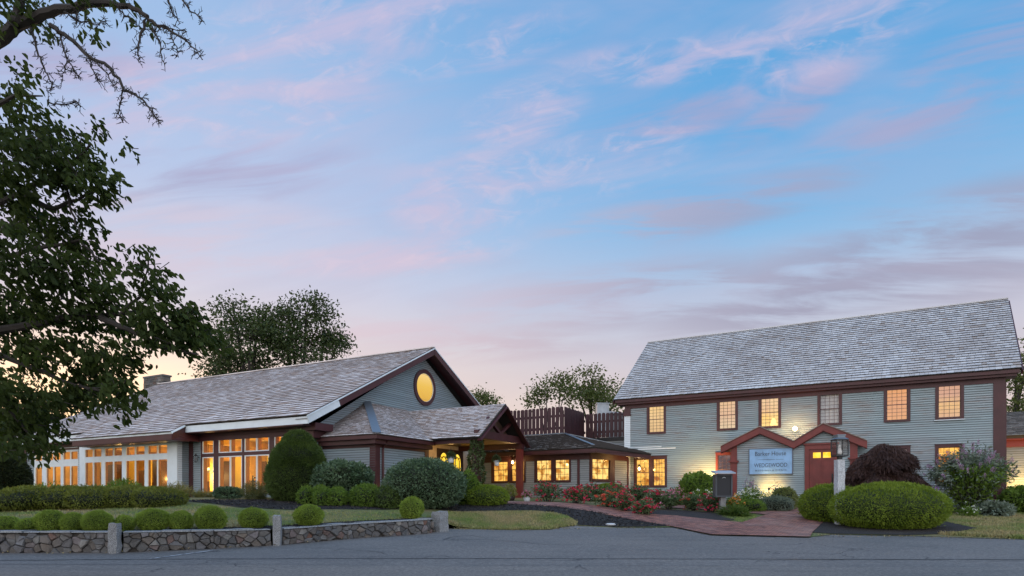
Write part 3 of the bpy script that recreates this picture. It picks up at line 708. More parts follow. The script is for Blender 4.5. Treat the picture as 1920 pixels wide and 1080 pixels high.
# ================================================================== colonial house (right)
FH0 = Fr((at(1527, 931, 27).x, 27), (2107, -1180))
FH = Fr((FH0.o - FH0.n * .7)[:2], (2107, -1180))
uL, uR = FH.U(1172), FH.U(1885)
hl = (FH.p(uL, 0)).xy; hr_ = FH.p(uR, 0).xy
HZ0 = 1.0
house = thing('colonial_house', (*FH.p((uL + uR) / 2, 0)[:2], HZ0), 'two storey grey clapboard house with silver shingled roof, red door and a sign', 'house')
EL, ER = FH.at(1151, 749, .38), FH.at(1916, 690, .38)
RLp, RRp = FH.at(1215, 643, -4.3), FH.at(1890, 561, -4.3)
zE = (EL.z + ER.z) / 2; zR = (RLp.z + RRp.z) / 2
print('house eave', EL.z, ER.z, 'ridge', RLp.z, RRp.z, 'u', uL, uR, 'L', uR - uL, [FH0.o, FH.p(uL, 0), FH.p(uR, 0)])
zTop = zE - .12
W2 = [(1213, 1248.8, 758.5, 815.6), (1344.2, 1383.7, 748.2, 809.6), (1422.3, 1464.7, 741.4, 803), (1532.6, 1578.9, 732.5, 795), (1657, 1707, 720.3, 792.6), (1753.4, 1807.4, 716, 784.5)]
def win_uz(b, d=0.0):
    x0, x1, y0, y1 = b; xm = (x0 + x1) / 2; return FH.U(x0, d), FH.U(x1, d), FH.Z(xm, y1, d), FH.Z(xm, y0, d)
w2 = [win_uz(b) for b in W2]
print('upper windows', [[round(x, 2) for x in w] for w in w2])
rngH = random.Random(21)
G1 = win_uz((1189, 1250.8, 856, 914)); G2 = win_uz((1342, 1376, 853.4, 906)); G3 = win_uz((1657, 1707, 838.8, 912)); G4 = win_uz((1753, 1807, 837, 914))
zl0, zl1 = 4.64, 6.14
w2 = [(a, b, zl0, zl1) for a, b, *_ in w2]
g0, g1 = G1[2], G1[3]
G1 = (G1[0], G1[1], g0, g1); G2 = (G2[0], G2[0] + .96, g0 + .05, g1 + .07); G3 = (G3[0], G3[1], g0 + .05, g1 + .1); G4 = (G4[0], G4[1], g0 + .05, g1 + .1)
hol = lambda w, c=.05: (w[0] + c, w[1] - c, w[2] + c, w[3] - c)
holes = [hol(w) for w in w2 + [G1, G2, G3, G4]]
mb = MB(); lap_wall(mb, FH, uL + .02, uR - .02, HZ0, zTop + .05, holes, 0, .092, None, rngH); mb.build('front_siding', [M_side_house, M_lapshade], house)
# plain solid body behind the siding: inside face, side and rear walls
body = MB(); DEP = 8.6
flat_wall(body, FH, uL, uR, HZ0, zTop + .05, holes, -.16, flip=True)
flat_wall(body, FH, uL, uR, HZ0, zTop + .05, holes, -.002)
for uu in (uL, uR):
    g = [FH.p(uu, HZ0, 0), FH.p(uu, HZ0, -DEP), FH.p(uu, zTop, -DEP), FH.p(uu, zR - .25, -DEP / 2), FH.p(uu, zTop, 0)]
    body.face(g if uu == uL else g[::-1])
body.face([FH.p(uR, HZ0, -DEP), FH.p(uL, HZ0, -DEP), FH.p(uL, zTop, -DEP), FH.p(uR, zTop, -DEP)])
body.build('wall', M_side_house, house)
ins = MB(); ins.fbox(FH, uL + .2, uR - .2, 4.0, 4.2, -.17, -DEP + .2); ins.build('upper_floor', M_floor_in, house)
# roof
rf = MB(); A, B, C, D = FH.p(FH.uz(1151, 749, .38)[0], zE, .38), FH.p(FH.uz(1916, 690, .38)[0], zE, .38), FH.p(FH.uz(1890, 561, -4.3)[0], zR, -4.3), FH.p(FH.uz(1215, 643, -4.3)[0], zR, -4.3)
roof_slab(rf, A, B, C, D, .1); shingles(rf, A, B, C, D, .200, .19, rngH, .042, .012)
A2, B2 = FH.p((FH.o, FH.uz(1916, 690, .38)[0])[1], zE, -DEP - .38), FH.p(FH.uz(1151, 749, .38)[0], zE, -DEP - .38)
roof_slab(rf, A2, B2, D, C, .1); shingles(rf, A2, B2, D, C, .28, .4, rngH)
ROOF = rf.build('roof', [M_shing_house, M_deck, M_butt], house)
rc = MB(); rc.bar(D + Vector((0, 0, .03)), C + Vector((0, 0, .03)), .16, .05); rc.build('ridge_cap', M_shing_house, ROOF)
# eaves trim
tr = MB(); ea, eb = FH.uz(1151, 749, .38)[0] + .05, FH.uz(1916, 690, .38)[0] - .06
tr.fbox(FH, ea, eb, zE - .17, zE - .035, .0, .36); tr.fbox(FH, ea + .06, eb - .06, zE - .27, zE - .171, 0, .26); tr.fbox(FH, uL + .0, uR - .0, zE - .46, zE - .271, 0, .05)
tr.fbox(FH, uR - .1, eb - .02, zE - .26, zE - .172, -.6, -.002); tr.fbox(FH, ea, uL + .1, zE - .26, zE - .172, -.6, -.002)
tr.build('cornice', M_burg, house)
for (Ru, Eu, s) in ((D, A, -1), (C, B, 1)):
    rk = MB(); o = FH.u * (.02 * s) - Vector((0, 0, .16)); rk.bar(Eu + o, Ru + o, .05, .2, 0, FH.n); rk.build('rake_board', M_burg, house)
# corner boards
cb = MB(); cb.fbox(FH, uR - .38, uR + .03, HZ0, zE - .461, -.3, .045); cb.build('corner_board', M_burg, house)
cb = MB(); cb.fbox(FH, uL - .03, uL + .28, HZ0, FH.Z(1178, 780), -.3, .03); cb.build('corner_board', M_white, house)
cb = MB(); z7 = FH.Z(1178, 780); cb.fbox(FH, uL - .06, uL + .32, z7 + .002, z7 + .07, -.3, .09); cb.fbox(FH, uL - .04, uL + .30, z7 + .071, zE - .461, -.3, .05); cb.build('corner_capital', M_burg, house)
# new white patch boards in the old siding
pt = MB(); uu = FH.U(1196); zz = FH.Z(1210, 843); pt.fbox(FH, uu, uu + 1.9, zz, zz + .07, .012, .022); pt.fbox(FH, uu - .5, uu + 1.2, zz + .1, zz + .165, .012, .022); pt.build('patch_board', M_white, house)
# upper windows
def shade_mat(name, stops, strength=1.0, extra=None):
    t = NT(name); tcn = t.n('ShaderNodeTexCoord'); sp = t.n('ShaderNodeSeparateXYZ'); t.l(tcn.outputs['Generated'], sp.inputs[0])
    n = t.noise(t.coord((3, 3, .5)), 1.4, 3)
    a = t.ramp(sp.outputs[2], stops); a = t.mix(t.rng(n, .35, .7, 0, .35), a, extra or tint(stops[0][1], .75))
    e = t.n('ShaderNodeEmission'); t.l(a, e.inputs[0]); e.inputs[1].default_value = strength; t.l(e.outputs[0], t.out.inputs[0]); return t.m
S1 = shade_mat('lit_blind_yellow', [(0, (.80, .52, .25)), (.6, (.92, .62, .30)), (1, (1.0, .66, .26))])
S2 = shade_mat('lit_blind_peach', [(0, (.86, .66, .42)), (.5, (.82, .52, .34)), (1, (.86, .55, .30))])
S3 = shade_mat('lit_blind_lamp', [(0, (1.1, .75, .28)), (.35, (1.15, .68, .20)), (.6, (.82, .50, .28)), (1, (.84, .56, .34))], 1.0, (1.25, .95, .45))
S5 = shade_mat('lit_blind_orange', [(0, (.86, .44, .22)), (.5, (.82, .40, .22)), (1, (.84, .38, .15))])
S6 = shade_mat('lit_blind_rose', [(0, (.74, .44, .30)), (.4, (.95, .58, .24)), (.7, (.72, .40, .28)), (1, (.70, .38, .24))])
M_curtain = m_plain('white_curtain', (.70, .72, .72), .8)
for i, (w, s) in enumerate(zip(w2, (S1, S2, S3, M_curtain, S5, S6))):
    sash_window(house, FH, *w, 0, .10, 4, 4, s, M_burg, None, M_white if i == 5 else None, label='unlit window with white curtains' if i == 3 else None, cw_top=.13)
lamp3 = MB(); lamp3.lathe(FH.p(w2[2][1] - .33, w2[2][2] + .14, -.10), [(.01, 0), (.15, .01), (.07, .3), (.01, .32)], 12)
lamp3.build('lamp_shade', m_emit('lamp_shade_bright', (1.0, .62, .20), 2.2), house, smooth=True)
# ground floor windows
GLOW = m_emit('lit_room_amber', (.42, .13, .018), 1.1, (1.15, .62, .12), 2.6, .36, .62)
GLOW2 = m_emit('lit_room_gold', (.58, .22, .03), 1.05, (1.30, .86, .26), 3.0, .34, .60)
GLOWR = m_emit('dim_room_rose', (.13, .10, .11), .9, (.26, .17, .16), 2.4)
m1 = (G1[0] + G1[1]) / 2
sash_window(house, FH, G1[0], m1 + .04, G1[2], G1[3], 0, .10, 3, 3, GLOW, cw_top=.12); sash_window(house, FH, m1 + .041, G1[1], G1[2], G1[3], 0.002, .10, 4, 3, GLOW, cw_top=.12)
sash_window(house, FH, *G2, 0, .10, 4, 4, GLOWR, M_red); sash_window(house, FH, *G3, 0, .10, 4, 4, GLOWR); sash_window(house, FH, *G4, 0, .10, 4, 4, GLOW, None, None, M_white)
# ---- double gabled entry projection
pd = .7
pu0, pu1 = FH.U(1371, pd), FH.U(1607, pd)
pk1u, pk1z = FH.uz(1424.3, 800, pd + .25); pk2u, pk2z = FH.uz(1543.5, 794, pd + .25); vau, vaz = FH.uz(1488, 827, pd + .25)
e0u, e0z = FH.uz(1351, 838, pd + .25); e1u, e1z = FH.uz(1626, 825, pd + .25)
pkz = (pk1z + pk2z) / 2; ez = (e0z + e1z) / 2
print('entry', pu0, pu1, 'peaks', pk1z, pk2z, 'valley', vaz, 'ends', e0z, e1z)
prof = [(e0u, ez), (pk1u, pkz), (vau, vaz), (pk2u, pkz), (e1u, ez)]
du0, du1 = FH.U(1509, pd), FH.U(1570.5, pd); dz1 = FH.Z(1540, 833.5, pd)
def under(u): return lin(u, [p[0] for p in prof], [p[1] for p in prof]) - .1
ew = MB(); z = HZ0; rr = random.Random(4)
while z < pkz:     # lap boards under the double gable
    zt = z + .092
    lo = zt
    N = 60; run = None
    xs = [pu0 + (pu1 - pu0) * i / N for i in range(N + 1)]
    ok = [under(x) > zt and not (du0 < x < du1 and z < dz1) for x in xs]
    for i, x in enumerate(xs + [None]):
        if x is not None and ok[i]: run = (run[0], x) if run else (x, x)
        elif run:
            a, b = run; run = None
            if b > a:
                ew.face([FH.p(a, z, pd + .03), FH.p(b, z, pd + .03), FH.p(b, z + .013, pd + .026), FH.p(a, z + .013, pd + .026)], 1); ew.face([FH.p(a, z + .013, pd + .026), FH.p(b, z + .013, pd + .026), FH.p(b, zt, pd), FH.p(a, zt, pd)]); ew.face([FH.p(a, z, pd), FH.p(b, z, pd), FH.p(b, z, pd + .03), FH.p(a, z, pd + .03)], 1)
    z = zt
ew.build('entry_siding', [M_side_house, M_lapshade], house)
eb_ = MB(); bot = [(pu0, HZ0), (du0 + .1, HZ0), (du0 + .1, dz1 - .05), (du1 - .1, dz1 - .05), (du1 - .1, HZ0), (pu1, HZ0)]
topp = [(pu1, under(pu1)), (pk2u, pkz - .1), (vau, vaz - .1), (pk1u, pkz - .1), (pu0, under(pu0))]
eb_.face([FH.p(u, z, pd - .003) for u, z in bot + topp])
eb_.face([FH.p(pu0, HZ0, pd), FH.p(pu0, under(pu0), pd), FH.p(pu0, under(pu0), 0), FH.p(pu0, HZ0, 0)]); eb_.face([FH.p(pu1, HZ0, pd), FH.p(pu1, HZ0, 0), FH.p(pu1, under(pu1), 0), FH.p(pu1, under(pu1), pd)])
eb_.build('entry_wall', M_side_house, house)
fas = MB(); top = MB()
for (ua, za), (ub, zb) in zip(prof, prof[1:]):
    def seg(d0, d1, a, b, m, mat=0): m.hexa([FH.p(ua, za + a, d1), FH.p(ub, zb + a, d1), FH.p(ub, zb + a, d0), FH.p(ua, za + a, d0), FH.p(ua, za + b, d1), FH.p(ub, zb + b, d1), FH.p(ub, zb + b, d0), FH.p(ua, za + b, d0)], mat)
    seg(pd + .16, pd + .25, -.30, -.004, fas); seg(pd + .02, pd + .159, -.33, -.10, fas); seg(.01, pd + .30, -.003, .035, top)
    seg(.01, pd + .019, -.12, -.004, fas)
fas.build('entry_fascia', M_red, house); top.build('entry_roof', M_shing_link, house)
pil = MB()
for ua, ub in ((pu0 - .02, pu0 + .26), (pu1 - .26, pu1 + .02)):
    zc = FH.Z(1377, 864, pd); zt = under(pu0) - .1
    p = MB(); p.fbox(FH, ua, ub, HZ0, zc - .12, pd - .02, pd + .06); p.fbox(FH, ua - .03, ub + .03, zc - .119, zc - .06, pd - .02, pd + .10); p.fbox(FH, ua - .08, ub + .07, zc - .059, zc, pd - .02, pd + .15); p.fbox(FH, ua, ub, zc + .001, zt, pd - .02, pd + .055)
    p.build('pilaster', M_red, house)
# door
dr = MB(); jw = .17; dzp = FH.Z(1543, 842, pd); dzb = 1.27
dr.fbox(FH, du0, du0 + jw, HZ0, dz1, pd - .02, pd + .06); dr.fbox(FH, du1 - jw * .6, du1, HZ0, dz1, pd - .02, pd + .06); dr.fbox(FH, du0 + jw, du1 - jw * .6, dzp, dz1, pd - .02, pd + .058); dr.fbox(FH, du0 - .05, du1 + .05, dz1 + .001, dz1 + .06, pd, pd + .12)
dr.build('door_frame', M_red, house)
a0, a1 = du0 + jw + .004, du1 - jw * .6 - .004; Wd = a1 - a0
lz0, lz1 = FH.Z(1540, 858.5, pd), FH.Z(1540, 848, pd)
lights = [(a0 + Wd * .15, a0 + Wd * .46, lz0, lz1), (a0 + Wd * .54, a0 + Wd * .85, lz0, lz1)]
d = MB(); flat_wall(d, FH, a0, a1, dzb, dzp - .004, lights, pd + .005)
zz = [dzb + .2, dzb + .78, dzb + .92, lz0 - .10]
panels = [(l, r, b, t) for (b, t) in ((zz[0], zz[1]), (zz[2], zz[3])) for (l, r) in ((a0 + Wd * .12, a0 + Wd * .46), (a0 + Wd * .54, a0 + Wd * .88))]
for (l, r, b, t) in panels:      # raised panels with a moulded edge
    d.fbox(FH, l - .03, l, b - .03, t + .03, pd + .004, pd + .022); d.fbox(FH, r, r + .03, b - .03, t + .03, pd + .004, pd + .022); d.fbox(FH, l, r, t, t + .03, pd + .004, pd + .022); d.fbox(FH, l, r, b - .03, b, pd + .004, pd + .022)
    d.fbox(FH, l + .045, r - .045, b + .045, t - .045, pd + .004, pd + .018)
DOOR = d.build('door', M_red, house)
YEL = m_emit('lit_yellow_glass', (1.1, .62, .03), 1.15, (1.2, .85, .12), 5)
lg = MB()
for l in lights: lg.face([FH.p(l[0], l[2], pd - .02), FH.p(l[1], l[2], pd - .02), FH.p(l[1], l[3], pd - .02), FH.p(l[0], l[3], pd - .02)])
lg.build('door_light', YEL, DOOR)
hd = MB(); ha = a1 - .09; hd.fbox(FH, ha - .03, ha + .03, dzb + .70, dzb + 1.25, pd + .006, pd + .03); hd.tube([FH.p(ha, dzb + 1.15, pd + .03), FH.p(ha, dzb + 1.1, pd + .09), FH.p(ha, dzb + .92, pd + .09), FH.p(ha, dzb + .86, pd + .03)], .014, 6); hd.build('handle', M_dark, DOOR)
stp = MB(); stp.fbox(FH, du0 - .1, du1 + .1, HZ0, dzb - .01, pd + .0, pd + .32); stp.build('door_step', M_granite, house)
# ---- sign
su0, su1 = FH.U(1404.8, pd), FH.U(1486.3, pd); sz1, sz0 = FH.Z(1445, 841.5, pd), FH.Z(1445, 888.5, pd)
sg = thing('wall_sign', FH.p((su0 + su1) / 2, (sz0 + sz1) / 2, pd + .05), 'pale blue framed sign with dark lettering on the wall beside the red door', 'sign')
M_sign = m_paint('sign_blue', (.24, .43, .66), .45, .02); M_ink = m_plain('sign_ink', (.018, .022, .03), .5)
b = MB(); b.fbox(FH, su0, su1, sz0, sz1, pd + .02, pd + .06); b.build('board', M_sign, sg)
b = MB()
for (l, r, lo, hi) in ((su0 - .015, su0 + .02, sz0, sz1), (su1 - .02, su1 + .015, sz0, sz1), (su0 - .015, su1 + .015, sz1, sz1 + .03), (su0 - .015, su1 + .015, sz0 - .03, sz0)): b.fbox(FH, l, r, lo, hi, pd + .018, pd + .075)
b.build('frame', m_plain('sign_frame', (.10, .12, .15), .5), sg)
def lettering(txt, fr, uc, z, size, d, parent, mat, width, name='lettering'):
    cu = bpy.data.curves.new(name, 'FONT'); cu.body = txt; cu.size = size; cu.align_x = 'CENTER'; cu.align_y = 'CENTER'; cu.extrude = .004; cu.offset = -.002 if size > .2 else .0
    to = bpy.data.objects.new(name, cu); COL.objects.link(to); bpy.context.view_layer.update()
    me = bpy.data.meshes.new_from_object(to.evaluated_get(bpy.context.evaluated_depsgraph_get())); bpy.data.objects.remove(to)
    xs = [v.co.x for v in me.vertices]; k = width / (max(xs) - min(xs)); xm = (max(xs) + min(xs)) / 2; o0 = ROOT[parent.name]
    for v in me.vertices: q = fr.p(uc + (v.co.x - xm) * k, z + v.co.y, d + v.co.z); v.co = (q - o0)
    me.materials.clear(); me.materials.append(mat); return link(name, me, parent)
sc_, sw, sh = (su0 + su1) / 2, su1 - su0, sz1 - sz0
lettering('Barker House', FH, sc_ + .0, sz0 + sh * .80, .27, pd + .065, sg, M_ink, sw * .71)
lettering('WEDGEWOOD', FH, sc_, sz0 + sh * .34, .25, pd + .065, sg, M_ink, sw * .76)
lettering('W E D D I N G S   &   E V E N T S', FH, sc_, sz0 + sh * .135, .105, pd + .065, sg, M_ink, sw * .72)
b = MB(); b.fbox(FH, sc_ - sw * .30, sc_ + sw * .10, sz0 + sh * .565, sz0 + sh * .575, pd + .06, pd + .066); b.fbox(FH, sc_ + sw * .12, sc_ + sw * .30, sz0 + sh * .565, sz0 + sh * .575, pd + .06, pd + .066); b.build('rule', M_ink, sg)
# flood lamp over the valley of the entry roof
M_bulb = m_emit('bulb_glow', (1, .66, .28), 30)
fl = FH.at(1490.5, 804, .45); fo = thing('flood_lamp', fl, 'bright bare flood lamp between the two gables of the entry roof', 'lamp')
b = MB(); b.lathe(fl + FH.n * .0 + Vector((0, 0, -.09)), [(.02, 0), (.075, .035), (.098, .09), (.075, .145), (.02, .18)], 12); b.build('bulb', M_bulb, fo, smooth=True)
b = MB(); b.tube([fl - FH.n * .45, fl - FH.n * .12], .03, 8); b.lathe(fl - FH.n * .45 + Vector((0, 0, -.06)), [(.06, 0), (.06, .12)], 10); b.build('bracket', M_dark, fo)
point('flood_light', fl + FH.n * .16 + Vector((0, 0, .05)), 55, (1, .62, .28), .1)

# ---- side wing beyond the right corner
FW = Fr(FH.p(0, 0, -1.6)[:2], FH.u[:2]); wu0, wu1 = uR - .1, uR + 5; zw = FW.Z(1900, 838)
wing = thing('side_wing', (*FW.p(wu1 - 2, 0)[:2], HZ0), 'low side wing with burgundy fascia and warm lit clapboards at the right edge', 'building')
b = MB(); lap_wall(b, FW, uR, wu1, HZ0, zw, (), 0, .095); b.build('front_siding', [M_side_link, M_lapshade], wing)
b = MB(); b.fbox(FW, uR, wu1, HZ0, zw + .3, -.01, -4); b.build('wall', M_side_link, wing)
zf = FW.Z(1900, 818); b = MB(); b.fbox(FW, uR - .02, wu1, zw, zf - .03, .0, .10); b.fbox(FW, uR - .02, wu1, zf - .16, zf - .01, .101, .42); b.fbox(FW, uR + .04, uR + .28, HZ0, zw - .001, .0, .05); b.build('fascia', M_red, wing)
b = MB(); q = [FW.p(uR - .02, zf, .5), FW.p(wu1, zf, .5), FW.p(wu1, zf + 1.3, -3), FW.p(uR - .02, zf + 1.3, -3)]; roof_slab(b, *q); shingles(b, *q, .15, .2, rngH); b.build('roof', [M_shing_link, M_deck, M_butt], wing)
# ================================================================== long hall (left), seen along its window side and its gable
C0 = at(580, 931, 26)
FA = Fr(C0[:2], (2234, -1180)); FB = Fr(C0[:2], (FA.n.x * -1, FA.n.y * -1))
hw = FB.uz(794, 674)[0]
ov = .75
r_end, zRh = FA.uz(812, 651.6, -hw); e_end, zEh = FA.uz(580, 775.4, ov)
uL_h = FA.U(48); eL_u, eL_z = FA.uz(20, 824, ov); rl_u, rl_z = FA.uz(317, 719, -hw)
zpk = FB.uz(794, 674)[1]
print('hall hw', hw, 'rake', r_end, e_end, 'z', zRh, zEh, 'left eave', eL_u, eL_z, 'ridge at 317', rl_u, rl_z, 'wall peak', zpk, 'uL', uL_h)
re_ = (r_end + e_end) / 2; zEh = (zEh + eL_z) / 2; zRh = (zRh + rl_z) / 2
HB = 1.35
hall = thing('banquet_hall', (*FA.p(uL_h / 2, 0, -hw / 2)[:2], HB), 'long low grey hall with brown shake roof, lit tall windows and a round gable window', 'building')
rngL = random.Random(33)
sl = (zRh - zEh) / (hw + ov)
bu0, bu1 = FA.U(149, .6), FA.U(333, .6); BD = .6
# roof with the bay's eave carried further down the same slope
A, B, C, D = FA.p(eL_u, zEh, ov), FA.p(re_, zEh, ov), FA.p(re_, zRh, -hw), FA.p(eL_u, zRh, -hw)
rf = MB(); roof_slab(rf, A, B, C, D, .12); shingles(rf, A, B, C, D, .290, .30, rngL, .040, .014, .05, .014)
A2, B2 = FA.p(re_, zEh, -2 * hw - ov), FA.p(eL_u, zEh, -2 * hw - ov); roof_slab(rf, A2, B2, D, C, .12); shingles(rf, A2, B2, D, C, .33, .4, rngL)
bx = .75; be0, be1 = FA.U(133, ov + bx), FA.U(321, ov + bx); ti0, ti1 = be0 - .1, FA.U(347, ov)
zBe = zEh - sl * bx
q = [FA.p(be0, zBe, ov + bx), FA.p(be1, zBe, ov + bx), FA.p(ti1, zEh + .004, ov), FA.p(ti0, zEh + .004, ov)]
roof_slab(rf, *q, .10); q2 = [v + Vector((0, 0, .0)) for v in q]; q2[2] = FA.p(ti1, zEh + sl * .25, ov - .25); q2[3] = FA.p(ti0, zEh + sl * .25, ov - .25); shingles(rf, *q2, .290, .30, rngL, .040, .014, .05, .014)
HROOF = rf.build('roof', [M_shing_hall, M_deck, M_butt_hall], hall)
rc = MB(); rc.bar(D + Vector((0, 0, .04)), C + Vector((0, 0, .04)), .2, .05); rc.build('ridge_cap', M_shing_hall, HROOF)
# chimney near the ridge
ch0 = FA.uz(270, 715, -hw - 2)[0]; ch1 = FA.uz(306, 715, -hw - 2)[0]; zc1 = FA.Z(293, 704, -hw - 2)
b = MB(); rr = random.Random(9); z = zRh - 1.6
while z < zc1 - .1:
    u = ch0
    while u < ch1 - .05:
        w = min(rr.uniform(.2, .45), ch1 - u); dd = rr.uniform(0, .04); b.fbox(FA, u, u + w - .015, z, z + .17, -hw - 2.6, -hw - 1.98 + dd); u += w
    z += .185
b.fbox(FA, ch0 - .05, ch1 + .05, z, z + .12, -hw - 2.65, -hw - 1.93); b.build('chimney', M_stone, hall)
# eaves: white main fascia, burgundy bay fascia, dark soffits
b = MB(); b.fbox(FA, ti1, re_ - .02, zEh - .36, zEh - .07, ov - .08, ov - .02); b.build('fascia', M_white, hall); b = MB(); b.fbox(FA, eL_u, be0 + .4, zEh - .36, zEh - .07, ov - .08, ov - .02); b.build('fascia', M_white, hall)
b = MB(); b.fbox(FA, eL_u + .1, re_ - .3, zEh - .40, zEh - .361, 0, ov - .03); b.fbox(FA, uL_h, -.0, zEh - .72, zEh - .401, 0, .05); b.fbox(FA, -.34, .03, HB, zEh - .73, -.3, .05); b.fbox(FA, uL_h - .03, uL_h + .2, HB, zEh - .73, -.3, .05); b.build('frieze', M_burg, hall)
b = MB(); b.fbox(FA, be0, be1, zBe - .10, zBe - .02, ov + bx - .08, ov + bx - .01); b.build('bay_gutter', M_white, hall)
b = MB(); b.fbox(FA, be0 + .05, be1 - .02, zBe - .36, zBe - .101, ov + bx - .1, ov + bx - .03); b.fbox(FA, be0 + .05, be1 - .02, zBe - .38, zBe - .34, BD, ov + bx - .101)
b.prism([FA.p(be1 - .02, zBe - .36, ov + bx - .05), FA.p(be1 - .02, zBe - .06, ov + bx - .05), FA.p(ti1, zEh - .06, ov), FA.p(ti1, zEh - .42, ov), FA.p(ti1 - .02, zEh - .42, .1), FA.p(be1 - .02, zBe - .36, .1)], -FA.u * .05); b.build('bay_fascia', M_burg, hall)
b = MB(); b.bar(FA.p(be1, zBe - .05, ov + bx), FA.p(ti1 + .02, zEh - .05, ov), .05, .09, 0, FA.n); b.build('bay_rake', M_white, hall)
# rakes on the gable: white foot, burgundy above; return block
kz = FB.Z(627, 757); 
Eb, Rk = B + Vector((0, 0, -.2)), C + Vector((0, 0, -.2)); tt = .2
b = MB(); b.bar(Eb, Eb.lerp(Rk, tt), .05, .30, 0, FA.n); b.build('rake_foot', M_white, hall)
b = MB(); b.bar(Eb.lerp(Rk, tt + .003), Rk, .05, .30, 0, FA.n); Eb2 = FA.p(re_, zEh - .2, -2 * hw - ov); b.bar(Rk, Eb2, .05, .30, 0, FA.n); b.build('rake_board', M_burg, hall)
b = MB(); o = Vector((0, 0, .16)); b.bar(Eb + o, Rk + o, .10, .05, 0, FA.n); b.bar(Rk + o, Eb2 + o, .10, .05, 0, FA.n); b.build('rake_edge', M_white, hall)
b = MB()
for (p, s) in ((Eb, 1), (Eb2, -1)):
    P0, P1 = p + Vector((0, 0, .05)), Rk + Vector((0, 0, .05)); i = FA.u * -(re_)
    b.face([P0, P1, P1 + i, P0 + i]); b.face([P0 - Vector((0, 0, .03)), P0 + i - Vector((0, 0, .03)), P1 + i - Vector((0, 0, .03)), P1 - Vector((0, 0, .03))])
b.build('rake_soffit', M_burg, hall)
b = MB(); b.fbox(FA, .0, re_ - .1, zEh - .56, zEh - .26, -.75, .25); b.fbox(FA, .0, re_ - .35, zEh - .85, zEh - .561, -.7, .1); b.build('eave_return', M_burg, hall)
# gable wall
def gclip(z):
    t = max(0, (z - (zEh - .5)) / (zRh - .45 - (zEh - .5))); return (hw * t, 2 * hw - hw * t)
cu, cz = FB.uz(795, 727); cr = .735
b = MB(); ring = []
lap_wall(b, FB, 0, 2 * hw, HB, zRh - .4, [(cu - .62, cu + .62, cz - .62, cz + .62)], 0, .10, gclip, rngL); b.build('gable_siding', [M_side_hall, M_lapshade], hall)
b = MB(); N = 40; P = [FB.p(cu + .95 * math.cos(i * 2 * math.pi / N), cz + .95 * math.sin(i * 2 * math.pi / N), 0) for i in range(N)]
for i in range(N):
    a, c = i * 2 * math.pi / N, (i + 1) * 2 * math.pi / N
    pr = lambda r, t, d: FB.p(cu + r * math.cos(t), cz + r * math.sin(t), d)
    for (r0, d0, r1, d1) in ((.95, 0, .95, .09), (.95, .09, .74, .09), (.74, .09, .74, -.1)): b.face([pr(r0, a, d0), pr(r0, c, d0), pr(r1, c, d1), pr(r1, a, d1)])
RW = b.build('round_window', M_burg, hall); RW['label'] = 'round window glowing yellow in the gable'
b = MB(); b.face([FB.p(cu + .75 * math.cos(i * 2 * math.pi / N), cz + .75 * math.sin(i * 2 * math.pi / N), .05) for i in range(N)]); b.build('pane', M_glass, RW)
def _roundglow():
    t = NT('round_window_glow'); tcn = t.n('ShaderNodeTexCoord'); sp = t.n('ShaderNodeSeparateXYZ'); t.l(tcn.outputs['Generated'], sp.inputs[0])
    a = t.ramp(sp.outputs[2], [(0, (.78, .42, .06)), (.55, (.90, .56, .10)), (1, (1.0, .72, .28))]); e = t.n('ShaderNodeEmission'); t.l(a, e.inputs[0]); t.l(e.outputs[0], t.out.inputs[0]); return t.m
b = MB(); b.face([FB.p(cu + .85 * math.cos(i * 2 * math.pi / N), cz + .85 * math.sin(i * 2 * math.pi / N), .03) for i in range(N)]); b.build('shade', _roundglow(), RW)
b = MB(); b.tube([FB.p(cu + .745 * math.cos(i * 2 * math.pi / N), cz + .745 * math.sin(i * 2 * math.pi / N), .06) for i in range(N + 1)], .022, 5); b.build('inner_ring', M_white, RW)
# ---- window side
gx0, gx1 = FA.U(377), FA.U(548); gz1 = FA.Z(380, 820); gz0 = FA.Z(390, 928)
lx0, lx1 = FA.U(64), FA.U(148)
holesA = [(gx0, gx1, gz0, gz1), (lx0, lx1, HB, FA.Z(70, 844)), (bu0 + .02, bu1 - .02, HB - 1, zEh)]
b = MB(); lap_wall(b, FA, uL_h, -.3, HB, zEh - .7, holesA, 0, .10, None, rngL); b.build('front_siding', [M_side_hall, M_lapshade], hall)
b = MB(); b.face([FA.p(uL_h, HB, 0), FA.p(uL_h, zEh, 0), FA.p(uL_h, zRh - .3, -hw), FA.p(uL_h, zEh, -2 * hw), FA.p(uL_h, HB, -2 * hw)]); b.face([FA.p(uL_h, HB, -2 * hw), FA.p(uL_h, zEh, -2 * hw), FA.p(0, zEh, -2 * hw), FA.p(0, HB, -2 * hw)])
b.face([FB.p(0, HB, -.01), FB.p(2 * hw, HB, -.01), FB.p(2 * hw, zEh - .5, -.01), FB.p(hw, zRh - .5, -.01), FB.p(0, zEh - .5, -.01)]); flat_wall(b, FA, uL_h, 0, HB, zEh, holesA, -.004); b.build('wall', M_side_hall, hall)
